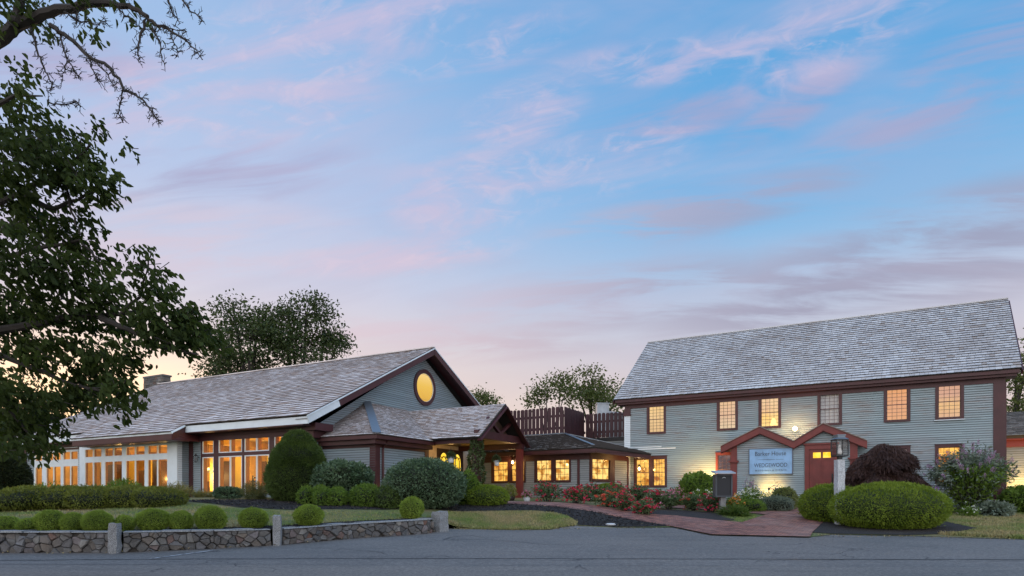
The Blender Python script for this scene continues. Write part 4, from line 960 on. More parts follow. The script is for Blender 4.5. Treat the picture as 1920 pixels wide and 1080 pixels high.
# bay: return wall, posts, white panel
FBR = Fr(FA.p(bu1, 0, BD)[:2], FB.u[:2])
b = MB(); lap_wall(b, FBR, 0.0, BD, HB, zBe - .1, (), 0, .10, None, rngL); b.build('bay_side_siding', [M_side_hall, M_lapshade], hall)
b = MB(); b.fbox(FA, FA.U(355), FA.U(363), HB, zEh - .73, 0.001, .05); b.build('corner_board', M_burg, hall)
b = MB(); b.fbox(FA, bu1 - .34, bu1 + .03, HB, zBe - .3, BD - .2, BD + .05); b.build('bay_post', M_white, hall)
def units(cols, fr, d, zA, zB, zC, zD, panel, x0, x1, z0, z1, pname, matp, fin):
    """cols: list of (u0,u1,double); lights zA..zB low, zC..zD high"""
    hs = [(a - .0, c + .0, lo, hi) for a, c, _ in cols for lo, hi in ((zA, zB), (zC, zD))]
    b = MB(); flat_wall(b, fr, x0, x1, z0, z1, hs, d + .01); flat_wall(b, fr, x0, x1, z0, z1, hs, d - .04, flip=True)
    b.fbox(fr, x0 - .01, x1 + .01, z1, z1 + .03, d - .1, d + .05); b.build(pname, matp, hall)
    rv = MB()
    for a, c, dbl in cols:
        for lo, hi in ((zA, zB), (zC, zD)):
            f = MB(); w = .042
            f.fbox(fr, a, a + w, lo, hi, d - .03, d + .016); f.fbox(fr, c - w, c, lo, hi, d - .03, d + .016); f.fbox(fr, a + w, c - w, lo, lo + w, d - .03, d + .015); f.fbox(fr, a + w, c - w, hi - w, hi, d - .03, d + .015)
            m = (a + c) / 2; cells = [(a + w, c - w)]
            if dbl: f.fbox(fr, m - w, m + w, lo + w, hi - w, d - .03, d + .014); cells = [(a + w, m - w), (m + w, c - w)]
            wn_ = f.build('window', M_white, hall)
            for l, r in cells:
                p = MB(); p.face([fr.p(l, lo + w, d + .01), fr.p(r, lo + w, d + .01), fr.p(r, hi - w, d + .01), fr.p(l, hi - w, d + .01)]); p.build('pane', M_glass, wn_)
        for uu in ([a, c] + ([(a + c) / 2] if dbl else [])): rv.fbox(fr, uu - .05, uu + .05, zA, zD, d - .04 - fin, d - .041)
    rv.fbox(fr, x0, x1, zB - .02, zC + .02, d - .04 - fin, d - .042); rv.fbox(fr, x0, x1, zA - .2, zA - .01, d - .5, d - .043)
    rv.build('window_reveal', M_reveal, hall)
U = FA.U
zA, zB, zC, zD = FA.Z(390, 927), FA.Z(390, 857), FA.Z(390, 850.5), FA.Z(390, 824.5)
units([(U(380), U(401), 0), (U(410.5), U(454.2), 1), (U(459), U(505), 1), (U(515), U(543), 1)], FA, 0, zA, zB, zC, zD, None, gx0, gx1, gz0, gz1, 'window_surround', M_burg, .17)
V = lambda x: FA.U(x, BD)
zA, zB, zC, zD = FA.Z(167, 922, BD), FA.Z(167, 866, BD), FA.Z(167, 858.5, BD), FA.Z(167, 841.5, BD)
units([(V(159.5), V(191.5), 1), (V(196.5), V(230), 1), (V(236), V(272.5), 1), (V(277), V(315), 1)], FA, BD, zA, zB, zC, zD, None, bu0, bu1 - .35, HB, zBe - .28, 'bay_surround', M_white, .08)
zA, zB, zC, zD = FA.Z(100, 922), FA.Z(100, 874), FA.Z(100, 864), FA.Z(100, 847.5)
units([(U(66.5), U(80), 0), (U(87), U(115), 1), (U(118.5), U(147), 1)], FA, 0, zA, zB, zC, zD, None, lx0, lx1, HB, FA.Z(70, 844), 'window_surround', M_white, .05)
# ---- the lit dining room behind the glass
b = MB(); b.fbox(FA, bu0 + .03, bu0 + .09, HB, zBe - .28, -.2, BD - .05); b.fbox(FA, bu0 + .09, bu1 - .36, HB, HB + .3, -.2, BD - .05); b.build('bay_lining', M_wood_in, hall)
rm = MB(); x0, x1, dB, zf, zc = uL_h + .3, -.4, -5.6, 1.5, 4.35
rm.face([FA.p(x0, zc, -.2), FA.p(x1, zc, -.2), FA.p(x1, zc, dB), FA.p(x0, zc, dB)][::-1]); rm.face([FA.p(x0, zf, dB), FA.p(x1, zf, dB), FA.p(x1, zc, dB), FA.p(x0, zc, dB)])
rm.face([FA.p(x0, zf, -.2), FA.p(x0, zf, dB), FA.p(x0, zc, dB), FA.p(x0, zc, -.2)]); rm.face([FA.p(x1, zf, dB), FA.p(x1, zf, -.2), FA.p(x1, zc, -.2), FA.p(x1, zc, dB)])
for uu in (-4.9, -8.3, -13.2, -17.6): rm.fbox(FA, uu - .12, uu + .12, zf, zc, -3.4, -3.1)
for uu in (-3.5, -7.4, -11, -15): rm.fbox(FA, uu - .1, uu + .1, zc - .28, zc - .01, -.45, dB + .01)
rrm = random.Random(4); uq = -21.3; cab = MB(); glowp = MB(); kq = 0
while uq < -1.6:
    dq = rrm.uniform(-3.2, -1.6); wq = rrm.uniform(.35, .8); kq += 1
    if kq % 3 == 0: cab.fbox(FA, uq, uq + wq, zf, zf + rrm.uniform(.9, 2.1), dq - .4, dq)
    elif kq % 3 == 1: glowp.fbox(FA, uq, uq + wq, zf + .1, zf + 2.35, dq - .06, dq)
    uq += rrm.uniform(.55, 1.0)
rm.fbox(FA, x0, x1, zf + 2.3, zf + 2.42, dB + .02, dB + .06)
rm.build('room_wall', M_wood_in, hall); rm = MB(); rm.fbox(FA, x0, x1, zf, zf + .95, dB + .02, dB + .05)
for uu in (-4.9, -8.3, -13.2, -17.6): rm.fbox(FA, uu - .14, uu + .14, zf, zf + .95, -3.42, -3.08)
rm.build('wainscot', M_wains, hall)
b = MB(); b.face([FA.p(x0, zf, -.15), FA.p(x1, zf, -.15), FA.p(x1, zf, dB), FA.p(x0, zf, dB)]); b.build('room_floor', M_floor_in, hall)
cab.build('cabinet', M_wains, hall); glowp.build('curtain_panel', m_plain('gold_curtain', (.86, .66, .16), .8), hall)
for k_, u_ in enumerate((-20.6, -15.2, -7.4)): point('room_light', FA.p(u_, 3.4, -1.3), 55, (1, .62, .2), .2)
b = MB()
for (ua, ub, za, zb) in ((-6.1, -5.5, 2.6, 3.3), (-9.4, -8.9, 2.5, 3.2), (-2.4, -1.9, 2.6, 3.3), (-12.6, -11.6, 1.5, 3.6), (-16.8, -16.2, 1.5, 3.5), (-19, -18.4, 1.5, 3.5)): b.fbox(FA, ua, ub, za, zb, dB + .061, dB + .1)
b.build('room_doorway', m_plain('dark_picture', (.05, .035, .02), .4), hall)
M_shade_w = m_emit('lamp_shade_glow', (1, .62, .20), 5)
def chandelier(u, d, z, label):
    c = FA.p(u, z, d); t = thing('chandelier', c, label, 'chandelier', 'lit lamps hanging in the hall'); b = MB(); b.tube([c, c + Vector((0, 0, zc - z))], .015, 5)
    for k in range(6): a = k * math.pi / 3; e = c + Vector((math.cos(a) * .32, math.sin(a) * .32, .05)); b.tube([c, c + Vector((math.cos(a) * .2, math.sin(a) * .2, -.08)), e], .014, 4)
    b.build('arm', M_dark, t); s = MB()
    for k in range(6): a = k * math.pi / 3; s.lathe(c + Vector((math.cos(a) * .32, math.sin(a) * .32, .06)), [(.05, 0), (.06, .05), (.035, .12)], 8)
    s.build('candle_shade', M_shade_w, t)
    point('chandelier_light', c - Vector((0, 0, .25)), 170, WARM, .25)
chandelier(-1.7, -3.0, 3.0, 'lit chandelier behind the window half covered by the big cone yew')
chandelier(-3.9, -3.2, 3.0, 'lit chandelier behind the middle of the burgundy framed windows')
chandelier(-9.6, -2.4, 2.85, 'lit chandelier at the right end of the white bay windows')
chandelier(-12.3, -3.4, 2.9, 'lit chandelier behind the centre of the white bay windows')
chandelier(-17.5, -3.0, 2.9, 'lit chandelier behind the leftmost white windows of the hall')
def chair(u, d, rot, label):
    c = FA.p(u, zf, d); t = thing('dining_chair', c, label, 'chair', 'dining chairs inside the hall'); m = MB(); X = Vector((math.cos(rot), math.sin(rot), 0)); Y = Vector((-X.y, X.x, 0)); P = lambda a, b_, z: c + X * a + Y * b_ + Vector((0, 0, z))
    m.hexa([P(-.21, -.21, .43), P(.21, -.21, .43), P(.21, .21, .43), P(-.21, .21, .43), P(-.21, -.21, .48), P(.21, -.21, .48), P(.21, .21, .48), P(-.21, .21, .48)]); m.build('seat', M_dark, t)
    m = MB()
    for z in (.62, .78, .95): m.bar(P(-.19, .2, z), P(.19, .2, z), .03, .07)
    m.build('backrest', M_dark, t)
    for a, b_, h in ((-.19, -.19, .43), (.19, -.19, .43), (-.19, .2, 1.02), (.19, .2, 1.02)):
        m = MB(); m.bar(P(a, b_, 0), P(a, b_, h), .04, .04, 0, X); m.build('leg', M_dark, t)
for i, (u, d, r, l) in enumerate(((-3.0, -1.2, .3, 'dark dining chair behind the window next to the big cone yew'), (-4.6, -1.3, 1.9, 'dark dining chair behind the middle burgundy framed window'), (-5.3, -1.6, -.4, 'dark dining chair in front of the bright yellow hall curtain'), (-9.4, -1.0, .8, 'dark dining chair behind the last white bay window'), (-10.1, -1.5, 2.2, 'dark dining chair deeper behind the right bay window'))): chair(u, d, r, l)
b = MB(); 
for (ua, ub) in ((-5.6, -4.7), (-2.9, -2.1), (-13.0, -12.3)):
    n = 12
    for i in range(n): xa, xb = ua + (ub - ua) * i / n, ua + (ub - ua) * (i + 1) / n; b.face([FA.p(xa, 1.5, -3.0 + .04 * (i % 2)), FA.p(xb, 1.5, -3.0 + .04 * ((i + 1) % 2)), FA.p(xb, 3.8, -3.0 + .04 * ((i + 1) % 2)), FA.p(xa, 3.8, -3.0 + .04 * (i % 2))])
point('curtain_light', FA.p(-5.15, 2.6, -2.4), 60, (1, .66, .20), .1); point('curtain_light', FA.p(-2.5, 2.5, -2.4), 80, (1, .66, .20), .1); point('curtain_light', FA.p(-12.6, 2.5, -2.2), 70, (1, .66, .20), .1); b.build('room_curtain', m_plain('yellow_curtain', (.80, .62, .16), .8), hall)

# ================================================================== hipped annex on the gable and the entry porch
PD = FB.uz(700, 900)[0]
# solve annex depth so that its corner stands at px 704 one step in from the hall corner
s0 = .75
def pxof(p): return 960 + FPX * p.x / p.y
PA = 2.0
while pxof(FB.p(s0, 0, PA)) < 704: PA += .01
FC = Fr(FB.p(0, 0, PA)[:2], FB.u[:2])          # annex front, parallel to the gable
FD = Fr(FB.p(s0, 0, PA)[:2], FA.u[:2])         # annex left side, parallel to the window side (u runs negative)
ce_z = FC.Z(740, 812)
zg = FD.Z(690, 824)                            # underside of gutter
porch_u = FC.U(800)
print('annex', PA, zg, porch_u, 'porch ridge', FB.uz(760, 769))
b = MB(); lap_wall(b, FD, -PA, 0, HB, zg - .2, (), 0, .10, None, rngL); b.build('annex_side_siding', [M_side_hall, M_lapshade], hall)
b = MB(); lap_wall(b, FC, s0, porch_u, HB, zg - .2, (), 0, .10, None, rngL); b.build('annex_front_siding', [M_side_hall, M_lapshade], hall)
b = MB(); b.fbox(FC, s0 + .005, porch_u, HB - .3, zg, -PA, -.004); b.build('annex_wall', M_side_hall, hall)
b = MB(); b.fbox(FC, s0 - .03, s0 + .24, HB, zg - .2, -.28, .04); b.fbox(FC, porch_u - .18, porch_u + .12, HB, zg - .2, -.1, .04); b.fbox(FC, s0 + .24, porch_u - .18, zg - .32, zg - .2, .0, .035); b.fbox(FD, -PA, -.28, zg - .32, zg - .2, .0, .035); b.build('annex_corner_board', M_burg, hall)
go = .42; zsh = zg + .16
b = MB(); b.fbox(FC, s0 - go, porch_u + .1, zg - .02, zsh - .03, go - .12, go); b.fbox(FD, -PA - .1, go - .121, zg - .02, zsh - .03, go - .12, go); b.fbox(FC, s0 - go + .1, porch_u + .1, zg - .2, zg - .021, 0.0, go - .16); b.fbox(FD, -PA, 0, zg - .2, zg - .022, 0.0, go - .16)
b.build('annex_gutter', M_burg, hall)
b = MB(); b.tube([FC.p(s0 + .38, zg - .02, go - .1), FC.p(s0 + .38, zg - .25, .12), FC.p(s0 + .38, zg - .4, .07), FC.p(s0 + .38, HB, .07)], .05, 8); b.build('downpipe', M_burg, hall)
tz = FB.Z(690, 755); tu = FB.U(688); tz2 = FB.Z(757, 768); tz = (tz + tz2) / 2; pr_u, pr_z = FB.uz(760, 768)
Ec, El, Er = FC.p(s0 - go, zsh, go), FB.p(s0 - go, zsh, 0), FC.p(porch_u + 2.2, zsh, go)
Tk, Tr = FB.p(tu, tz, .01), FB.p(porch_u + 2.2, tz, .01)
rf = MB(); roof_slab(rf, El, Ec, Tk + Vector((0, 0, .001)), Tk, .06); shingles(rf, El, Ec, Tk, Tk, .165, .2, rngL, .034, .014, .05, .014)
roof_slab(rf, Ec, Er, Tr, Tk, .06); shingles(rf, Ec, Er, Tr, Tk, .205, .2, rngL, .034, .012, .05, .014); rf.build('annex_roof', [M_shing_hall, M_deck, M_butt_hall], hall)
b = MB(); b.bar(Ec + Vector((0, 0, .05)), Tk + Vector((0, 0, .05)), .34, .03); b.build('hip_flashing', M_lead, hall)
# porch
PQ = PA
while pxof(FB.p(pr_u, 0, PQ)) < 948: PQ += .01
FP = Fr(FB.p(0, 0, PQ)[:2], FB.u[:2]); pz = FP.Z(948, 757)
pl_u, pl_z = FP.uz(899, 819); pr2_u, pr2_z = FP.uz(991, 833); pe_z = (pl_z + pr2_z) / 2; ph = pr_u - pl_u
pr2_u = pr_u + ph
print('porch', PQ, pz, pl_z, pr2_z, 'half', ph, FP.uz(991, 833)[0] - pr_u)
bk = PA - .9
A, B, C, D = FB.p(pl_u, pe_z, .2), FP.p(pl_u, pe_z, .0), FP.p(pr_u, pz, .0), FB.p(pr_u, pz, .0)
vA = FC.p(pl_u, pe_z, .1)
rf = MB(); roof_slab(rf, vA, B, C, D, .08); shingles(rf, vA, B, C, D, .20, .22, rngL, .036, .014, .05, .012)
A2, B2 = FP.p(pr2_u, pe_z, 0), FB.p(pr2_u, pe_z, .2); roof_slab(rf, A2, B2, D, C, .08); shingles(rf, A2, B2, D, C, .2, .22, rngL); rf.build('porch_roof', [M_shing_hall, M_deck, M_butt_hall], hall)
b = MB()
for E_ in (B, A2): b.bar(E_ + Vector((0, 0, -.16)), C + Vector((0, 0, -.16)), .06, .24, 0, FB.n)
b.build('porch_rake', M_burg, hall)
bz0, bz1 = FP.Z(944, 828, -.3), FP.Z(944, 814.5, -.3)
pu_l, pu_r = pl_u + .32, pr2_u - .34
dl = dr_ = 0.0
while pxof(FP.p(pu_l, 0, dl)) > 894: dl -= .01
while pxof(FP.p(pu_r, 0, dr_)) > 974.5: dr_ -= .01
print('porch posts', pu_l, pu_r, dl, dr_)
b = MB(); b.fbox(FP, pu_l - .12, pu_r + .2, bz0, bz1, -.40, -.2); kz_ = Vector((0, 0, 0))
mid = FP.p(pr_u, bz1, -.3); b.bar(mid, FP.p(pr_u - ph * .48, bz1 + (pz - bz1) * .46, -.3), .12, .14, 0, FB.n); b.bar(mid, FP.p(pr_u + ph * .48, bz1 + (pz - bz1) * .46, -.3), .12, .14, 0, FB.n); b.build('porch_truss', M_burg, hall)
b = MB(); b.prism([FP.p(pl_u + .3, pe_z + .05, -.7), FP.p(pr2_u - .3, pe_z + .05, -.7), FP.p(pr_u, pz - .3, -.7)], FB.n * -.05); b.build('porch_gable_panel', m_paint('brown_boards', (.075, .045, .03), .7, .2), hall)
for uu in (pu_l, pu_r):
    b = MB(); b.bar(FP.p(uu, bz0 - .12, -.1), FP.p(uu, bz0 - .12, -PQ + bk), .26, .24); b.build('porch_beam', M_burg, hall)
b = MB(); b.face([FP.p(pl_u + .1, bz0 + .01, -.45), FP.p(pr2_u - .1, bz0 + .01, -.45), FB.p(pr2_u - .1, bz0 + .01, .1), FB.p(pl_u + .1, bz0 + .01, .1)][::-1]); b.build('porch_ceiling', m_paint('porch_boards', (.30, .19, .10), .6), hall)
for uu, ph_, dd in ((pu_l, 0, dl), (pu_r, 1, dr_)):
    b = MB(); b.fbox(FP, uu - .14, uu + .14, 1.3, bz0 - .25, dd - .14, dd + .14); b.fbox(FP, uu - .18, uu + .18, 1.3, 1.62, dd - .18, dd + .18); b.build('porch_post', M_burg if not ph_ else M_red, hall)
# entry doors with arched lights under the porch
FE = Fr(FB.p(0, 0, bk)[:2], FB.u[:2]); 
b = MB(); b.fbox(FE, porch_u - .3, FE.U(915), 1.3, bz0 - .01, -.3, 0); b.build('entry_wall', M_beige, hall)
de0, de1 = FE.U(819), FE.U(867); dz = FE.Z(843, 843)
b = MB(); b.fbox(FE, de0, de1, 1.45, dz, .0, .05); ED = b.build('entry_door', m_plain('dark_door', (.035, .018, .015), .4), hall)
for xa, xb, yt in ((821.5, 838, 848), (848, 862, 851)):
    ua, ub = FE.U(xa), FE.U(xb); zt = FE.Z((xa + xb) / 2, yt); m = (ua + ub) / 2; rx = (ub - ua) / 2; zb_ = 1.75; zs = zt - rx * 1.25
    arc = [(m + rx * math.cos(t * math.pi / 14), zs + rx * 1.25 * math.sin(t * math.pi / 14)) for t in range(15)]
    g = MB(); g.face([FE.p(ua, zb_, .062), FE.p(ub, zb_, .062)] + [FE.p(u, z, .062) for u, z in arc]); g.build('arched_light', YEL, ED)
    k = MB(); k.tube([FE.p(u, z, .07) for u, z in arc], .035, 5); k.tube([FE.p(m + (u - m) * .55, zs + (z - zs) * .55, .07) for u, z in arc], .028, 5)
    for (u, z) in (arc[3], arc[11]): k.tube([FE.p(m + (u - m) * .55, zs + (z - zs) * .55, .07), FE.p(u, z, .07)], .022, 4)
    for uu in (ua, ub, m - rx * .55, m + rx * .55): k.tube([FE.p(uu, zb_, .07), FE.p(uu, zs, .07)], .028, 4)
    k.build('came', M_dark, ED)
# ================================================================== low link wing between hall and house
K = at(1108, 931, 29.8); FL = Fr(K[:2], (1860, -1180)); Ke = at(1177, 931, 31.5); F3 = Fr(K[:2], (Ke.x - K.x, Ke.y - K.y)); L3 = (Ke - K).xy.length
link_ = thing('link_wing', (K.x - 2, K.y + 2, 1.35), 'single storey link wing with mossy hipped roof and small paned lit windows', 'building')
rngK = random.Random(5)
lu0 = FL.U(908); zle = FL.Z(1050, 842, .5); zw_ = zle - .25
pair = [(FL.U(1002.5), FL.U(1037.3)), (FL.U(1037.4), FL.U(1071))]; wz0, wz1 = FL.Z(1037, 904.5), FL.Z(1037, 851.5)
pair2 = [(FL.U(922), FL.U(955.5)), (FL.U(955.6), FL.U(986))]; w3 = (F3.U(1106.5), F3.U(1146)); w3z0, w3z1 = F3.Z(1126, 903), F3.Z(1126, 851)
hs = [hol((a, b, wz0, wz1)) for a, b in pair + pair2]
b = MB(); lap_wall(b, FL, lu0, 0, 1.3, zw_, hs, 0, .105, None, rngK); b.build('front_siding', [M_side_link, M_lapshade], link_)
b = MB(); lap_wall(b, F3, 0, L3, 1.3, zw_, [hol((*w3, w3z0, w3z1))], 0, .105, None, rngK); b.build('corner_siding', [M_side_link, M_lapshade], link_)
b = MB(); flat_wall(b, FL, lu0, 0, 1.3, zw_, hs, -.003); flat_wall(b, F3, 0, L3, 1.3, zw_, [hol((*w3, w3z0, w3z1))], -.003); b.fbox(F3, L3 - .01, L3, 1.3, zw_, -2.5, -.01); b.build('wall', M_side_link, link_)
for a, c in pair + pair2: sash_window(link_, FL, a, c, wz0, wz1, 0, .10, 3, 2, GLOW2 if a > FL.U(1000) else GLOW, cw_top=.12)
sash_window(link_, F3, *w3, w3z0, w3z1, 0, .12, 3, 2, GLOW2, cw_top=.14)
b = MB(); b.fbox(FL, FL.U(1083), FL.U(1087.5), 1.3, zw_ - .1, .0, .05); b.build('corner_board', M_burg, link_)
b = MB(); b.fbox(F3, F3.U(1146) + .003, F3.U(1151.5), 1.3, zw_ - .1, 0, .05); b.fbox(F3, L3 - .08, L3 + .02, 1.3, zw_ - .1, -.06, .045); b.build('corner_board', M_burg, link_)
# eaves and hipped roof
ov_ = .55
e1 = FL.p(lu0, zle, ov_); 
corner = at(1118, 834, 29.0); corner.z = zle; endr = at(1221, 848, 30.55); endr.z = zle - .22
pk = at(1058.5, 814, 34.0); pl0 = at(930, 818, 36.2); pl0.z = pk.z; pe = at(1175, 839, 32.6)
def fasc(mb, p, q, dz0, dz1, inset):
    d = (q - p).normalized(); n = Vector((d.y, -d.x, 0)).normalized() * -inset
    mb.hexa([p + n + Vector((0, 0, dz0)), q + n + Vector((0, 0, dz0)), q + n * 0 + Vector((0, 0, dz0)) - n * 2, p - n * 2 + Vector((0, 0, dz0)), p + n + Vector((0, 0, dz1)), q + n + Vector((0, 0, dz1)), q - n * 2 + Vector((0, 0, dz1)), p - n * 2 + Vector((0, 0, dz1))])
b = MB()
for p, q in ((e1, corner), (corner, endr)):
    d = (q - p).normalized(); n = Vector((d.y, -d.x, 0)).normalized(); dz = lambda h: Vector((0, 0, h))
    b.hexa([p - n * .02 + dz(-.24), q - n * .02 + dz(-.24), q - n * .12 + dz(-.24), p - n * .12 + dz(-.24), p - n * .02 + dz(-.03), q - n * .02 + dz(-.03), q - n * .12 + dz(-.03), p - n * .12 + dz(-.03)])
b.face([e1 + Vector((0, 0, -.2)), FL.p(lu0, zle - .2, 0), FL.p(0, zle - .2, 0), corner + Vector((0, 0, -.2))]); b.face([corner + Vector((0, 0, -.2)), FL.p(0, zle - .2, 0), F3.p(L3, zle - .2, 0), endr + Vector((0, 0, -.02))])
b.fbox(FL, lu0, -.0, zw_ - .25, zw_ + .06, .0, .04); b.fbox(F3, 0, L3, zw_ - .25, zw_ + .06, .0, .04)
b.build('fascia', M_burg, link_)
rf = MB(); roof_slab(rf, e1, corner, pk, pl0, .05); shingles(rf, e1, corner, pk, pl0, .15, .2, rngK, .024, .03, .05, .04); roof_slab(rf, corner, endr, pe, pk, .05); shingles(rf, corner, endr, pe, pk, .15, .2, rngK, .024, .03, .05, .04); LR = rf.build('roof', [M_shing_link, M_deck, M_butt], link_)
b = MB(); b.bar(corner.lerp(pk, .08) + Vector((0, 0, .06)), pk + Vector((0, 0, .06)), .16, .03); b.bar(pk + Vector((0, 0, .05)), pl0 + Vector((0, 0, .05)), .12, .05); b.bar(pk + Vector((0, 0, .05)), pe + Vector((0, 0, .05)), .10, .05); b.build('hip_flashing', M_lead, LR)
# flat roofed block behind, carrying the terrace fence
fa = at(1058, 931, 34); jb = at(1098, 931, 36.8); endf = at(1176, 931, 35.5); fl0 = at(955, 931, 35.8); zt_ = 4.98
blk = MB(); P0, P1, P2, P3 = fl0, fa, jb, endf; back_ = Vector((2.5, 6, 0))
poly = [Vector((p.x, p.y, 1.3)) for p in (P0, P1, P2, P3)] + [Vector((P3.x + 2, P3.y + 6, 1.3)), Vector((P0.x + 2, P0.y + 6, 1.3))]
blk.prism(poly, Vector((0, 0, zt_ - .25 - 1.3))); blk.build('upper_wall', M_side_link, link_)
lw = MB(); FU = Fr(jb[:2], (endf.x - jb.x, endf.y - jb.y)); lap_wall(lw, FU, 0, (endf - jb).xy.length, 3.9, zt_ - .26, (), .005, .12, None, rngK); lw.build('upper_siding', [M_side_link, M_lapshade], link_)
b = MB(); b.prism([Vector((p.x, p.y, zt_ - .25)) for p in (P0 - Vector((0, .08, 0)), P1 - Vector((-.02, .1, 0)), P2 - Vector((0, .08, 0)), P3 - Vector((0, .08, 0)))] + [poly[4] + Vector((0, 0, zt_ - .25 - 1.3)), poly[5] + Vector((0, 0, zt_ - .25 - 1.3))], Vector((0, 0, .2))); b.build('parapet', M_dark, link_)
# terrace fence
fence = thing('picket_fence', (P1.x, P1.y, zt_ - .05), 'burgundy picket fence round the flat roof terrace behind the link wing', 'fence')
M_fence = m_paint('fence_burgundy', (.050, .016, .019), .6, .2); rngF = random.Random(8)
for (p, q, gap) in ((P0, P1, .245), (P1, P2, .245), (P2, P3, .25)):
    b = MB(); L = (q - p).xy.length; d = Vector((q.x - p.x, q.y - p.y, 0)).normalized(); n = int(L / gap); ztop = 6.42 if q is not P3 else 6.36
    f = Fr(p[:2], d[:2])
    for i in range(n):
        u = i * gap + .02; w = .212 + rngF.uniform(-.015, .012); h = ztop + rngF.uniform(-.012, .012)
        b.fbox(f, u, u + w, zt_ - .03, h - .05, -.012, .012); b.hexa([f.p(u, h - .05, .012), f.p(u + w, h - .05, .012), f.p(u + w, h - .05, -.012), f.p(u, h - .05, -.012), f.p(u + .05, h, .012), f.p(u + w - .05, h, .012), f.p(u + w - .05, h, -.012), f.p(u + .05, h, -.012)])
    b.fbox(f, 0, L, zt_ + .22, zt_ + .36, -.06, -.013); b.fbox(f, 0, L, ztop - .55, ztop - .42, -.06, -.013)
    for i in range(0, int(L / 2) + 1): b.fbox(f, min(L - .1, i * 2.0), min(L, i * 2.0 + .1), zt_ - .03, ztop - .2, -.16, -.061)
    b.build('fence_panel', M_fence, fence)
vb = at(1131, 757, 40); b = MB(); b.box(vb.x - .38, vb.x + .38, vb.y, vb.y + .8, 5.5, vb.z); b.box(vb.x - .42, vb.x + .42, vb.y - .04, vb.y + .84, vb.z + .002, vb.z + .06); tag(b.build('roof_vent', m_paint('vent_white', (.46, .50, .53), .5, .1), None, (vb.x, vb.y, 5.5)), 'white box vent standing up behind the terrace fence', 'vent')
sh = thing('rear_roof', (at(1155, 770, 42).x, 42, 3), 'small brown roof showing over the terrace fence beside the big house', 'building'); b = MB(); a_, c_ = at(1139, 762, 42), at(1185, 775, 42); b.hexa([(a_.x, 42, c_.z), (c_.x + 1, 42, c_.z), (c_.x + 1, 46, c_.z), (a_.x, 46, c_.z), (a_.x, 43.9, a_.z), (c_.x + 1, 43.9, a_.z - .3), (c_.x + 1, 44.1, a_.z - .3), (a_.x, 44.1, a_.z)]); b.build('roof', M_shing_link, sh); b = MB(); b.box(a_.x + .1, c_.x + .9, 42.2, 45.8, 1.3, c_.z - .01); b.build('wall', M_side_link, sh)

# ================================================================== lamps on and around the walls
def lantern(loc, fr, label, watts, out=.18, lit=True):
    t = thing('wall_lantern', loc, label, 'lantern', 'wall lanterns'); c = Vector(loc)
    b = MB(); b.tube([c - fr.n * out, c - fr.n * out * .5 + Vector((0, 0, .12)), c + Vector((0, 0, .16))], .014, 5); b.lathe(c + Vector((0, 0, .10)), [(.11, 0), (.02, .08), (.015, .1)], 6); b.lathe(c + Vector((0, 0, -.16)), [(.03, -.04), (.07, 0)], 6)
    for k in range(6): a = k * math.pi / 3; b.tube([c + Vector((math.cos(a) * .07, math.sin(a) * .07, -.16)), c + Vector((math.cos(a) * .10, math.sin(a) * .10, .10))], .007, 4)
    b.build('lantern_cage', M_dark, t); g = MB(); g.lathe(c + Vector((0, 0, -.09)), [(.02, 0), (.05, .05), (.02, .14)], 8); g.build('bulb', M_bulb if lit else M_granite, t)
    if lit: point('lantern_light', c + fr.n * .14, watts, (1, .62, .27), .06)
lantern(FL.at(961, 866, .2), FL, 'lit wall lantern between the panes beside the porch post', 22)
lantern(FA.at(367, 859, .2), FA, 'small unlit black lantern on the hall siding beside the burgundy corner', 0, .18, False)
lantern(FH.at(1198.5, 878, .35), FH, 'lit lantern glowing before the lower left window of the big house', 22, .3)
def bulb(loc, label, r=.06):
    b = MB(); b.lathe(Vector(loc) - Vector((0, 0, r)), [(.01, 0), (r * .8, r * .4), (r, r), (r * .8, r * 1.6), (.01, 2 * r)], 8); tag(b.build('lamp_bulb', M_shade_w, None, loc, True), label, 'lamp')
bulb(FL.at(1063.5, 871, -.06), 'glowing lamp inside the upper right pane of the link window')
bulb(FH.at(1226, 881, -.06), 'glowing lamp inside the right pane of the lower left house window')
point('porch_light', FP.p((pu_l + pu_r) / 2 - .6, bz0 - .35, -2.6), 26, WARM, .15)
point('recess_light', FH.at(1178, 858, 1.3), 14, WARM, .1)
def spot_fixture(loc, aim, watts, label, col=(1, .60, .18)):
    c = Vector(loc); t = thing('garden_spotlight', c, label, 'spotlight', 'garden spotlights washing the walls'); d = (Vector(aim) - c).normalized(); b = MB(); b.tube([c - Vector((0, 0, .25)), c], .015, 5); b.tube([c - d * .08, c + d * .02, c + d * .08], [.03, .05, .055], 8); b.build('housing', M_dark, t)
    g = MB(); g.tube([c + d * .081, c + d * .09], [.05, .048], 8); g.build('lens', M_bulb, t)
    l = bpy.data.lights.new('spot_light', 'SPOT'); l.energy = watts; l.color = col; l.spot_size = R(120); l.spot_blend = .8; l.shadow_soft_size = .06
    o = bpy.data.objects.new('spot_light', l); COL.objects.link(o); o.location = c + d * .12; o.rotation_euler = d.to_track_quat('-Z', 'Y').to_euler()
def hz(v, h): v = Vector(v); v.z = H(v.x, v.y) + h; return v
spot_fixture(hz(FH.p(FH.U(1446, pd), 0, pd + .80), .62), FH.p(FH.U(1446, pd), 1.95, pd), 110, 'garden spotlight among white flowers lighting the wall below the sign')
spot_fixture(hz(FH.p(FH.U(1338), 0, 1.1), .75), FH.p(FH.U(1322), 3.0, 0), 420, 'garden spotlight lighting the clapboards behind the info box')
spot_fixture(hz(FW.p(FW.U(1912), 0, 1.1), .6), FW.p(FW.U(1906), 2.8, 0), 330, 'garden spotlight washing the side wing at the right edge')
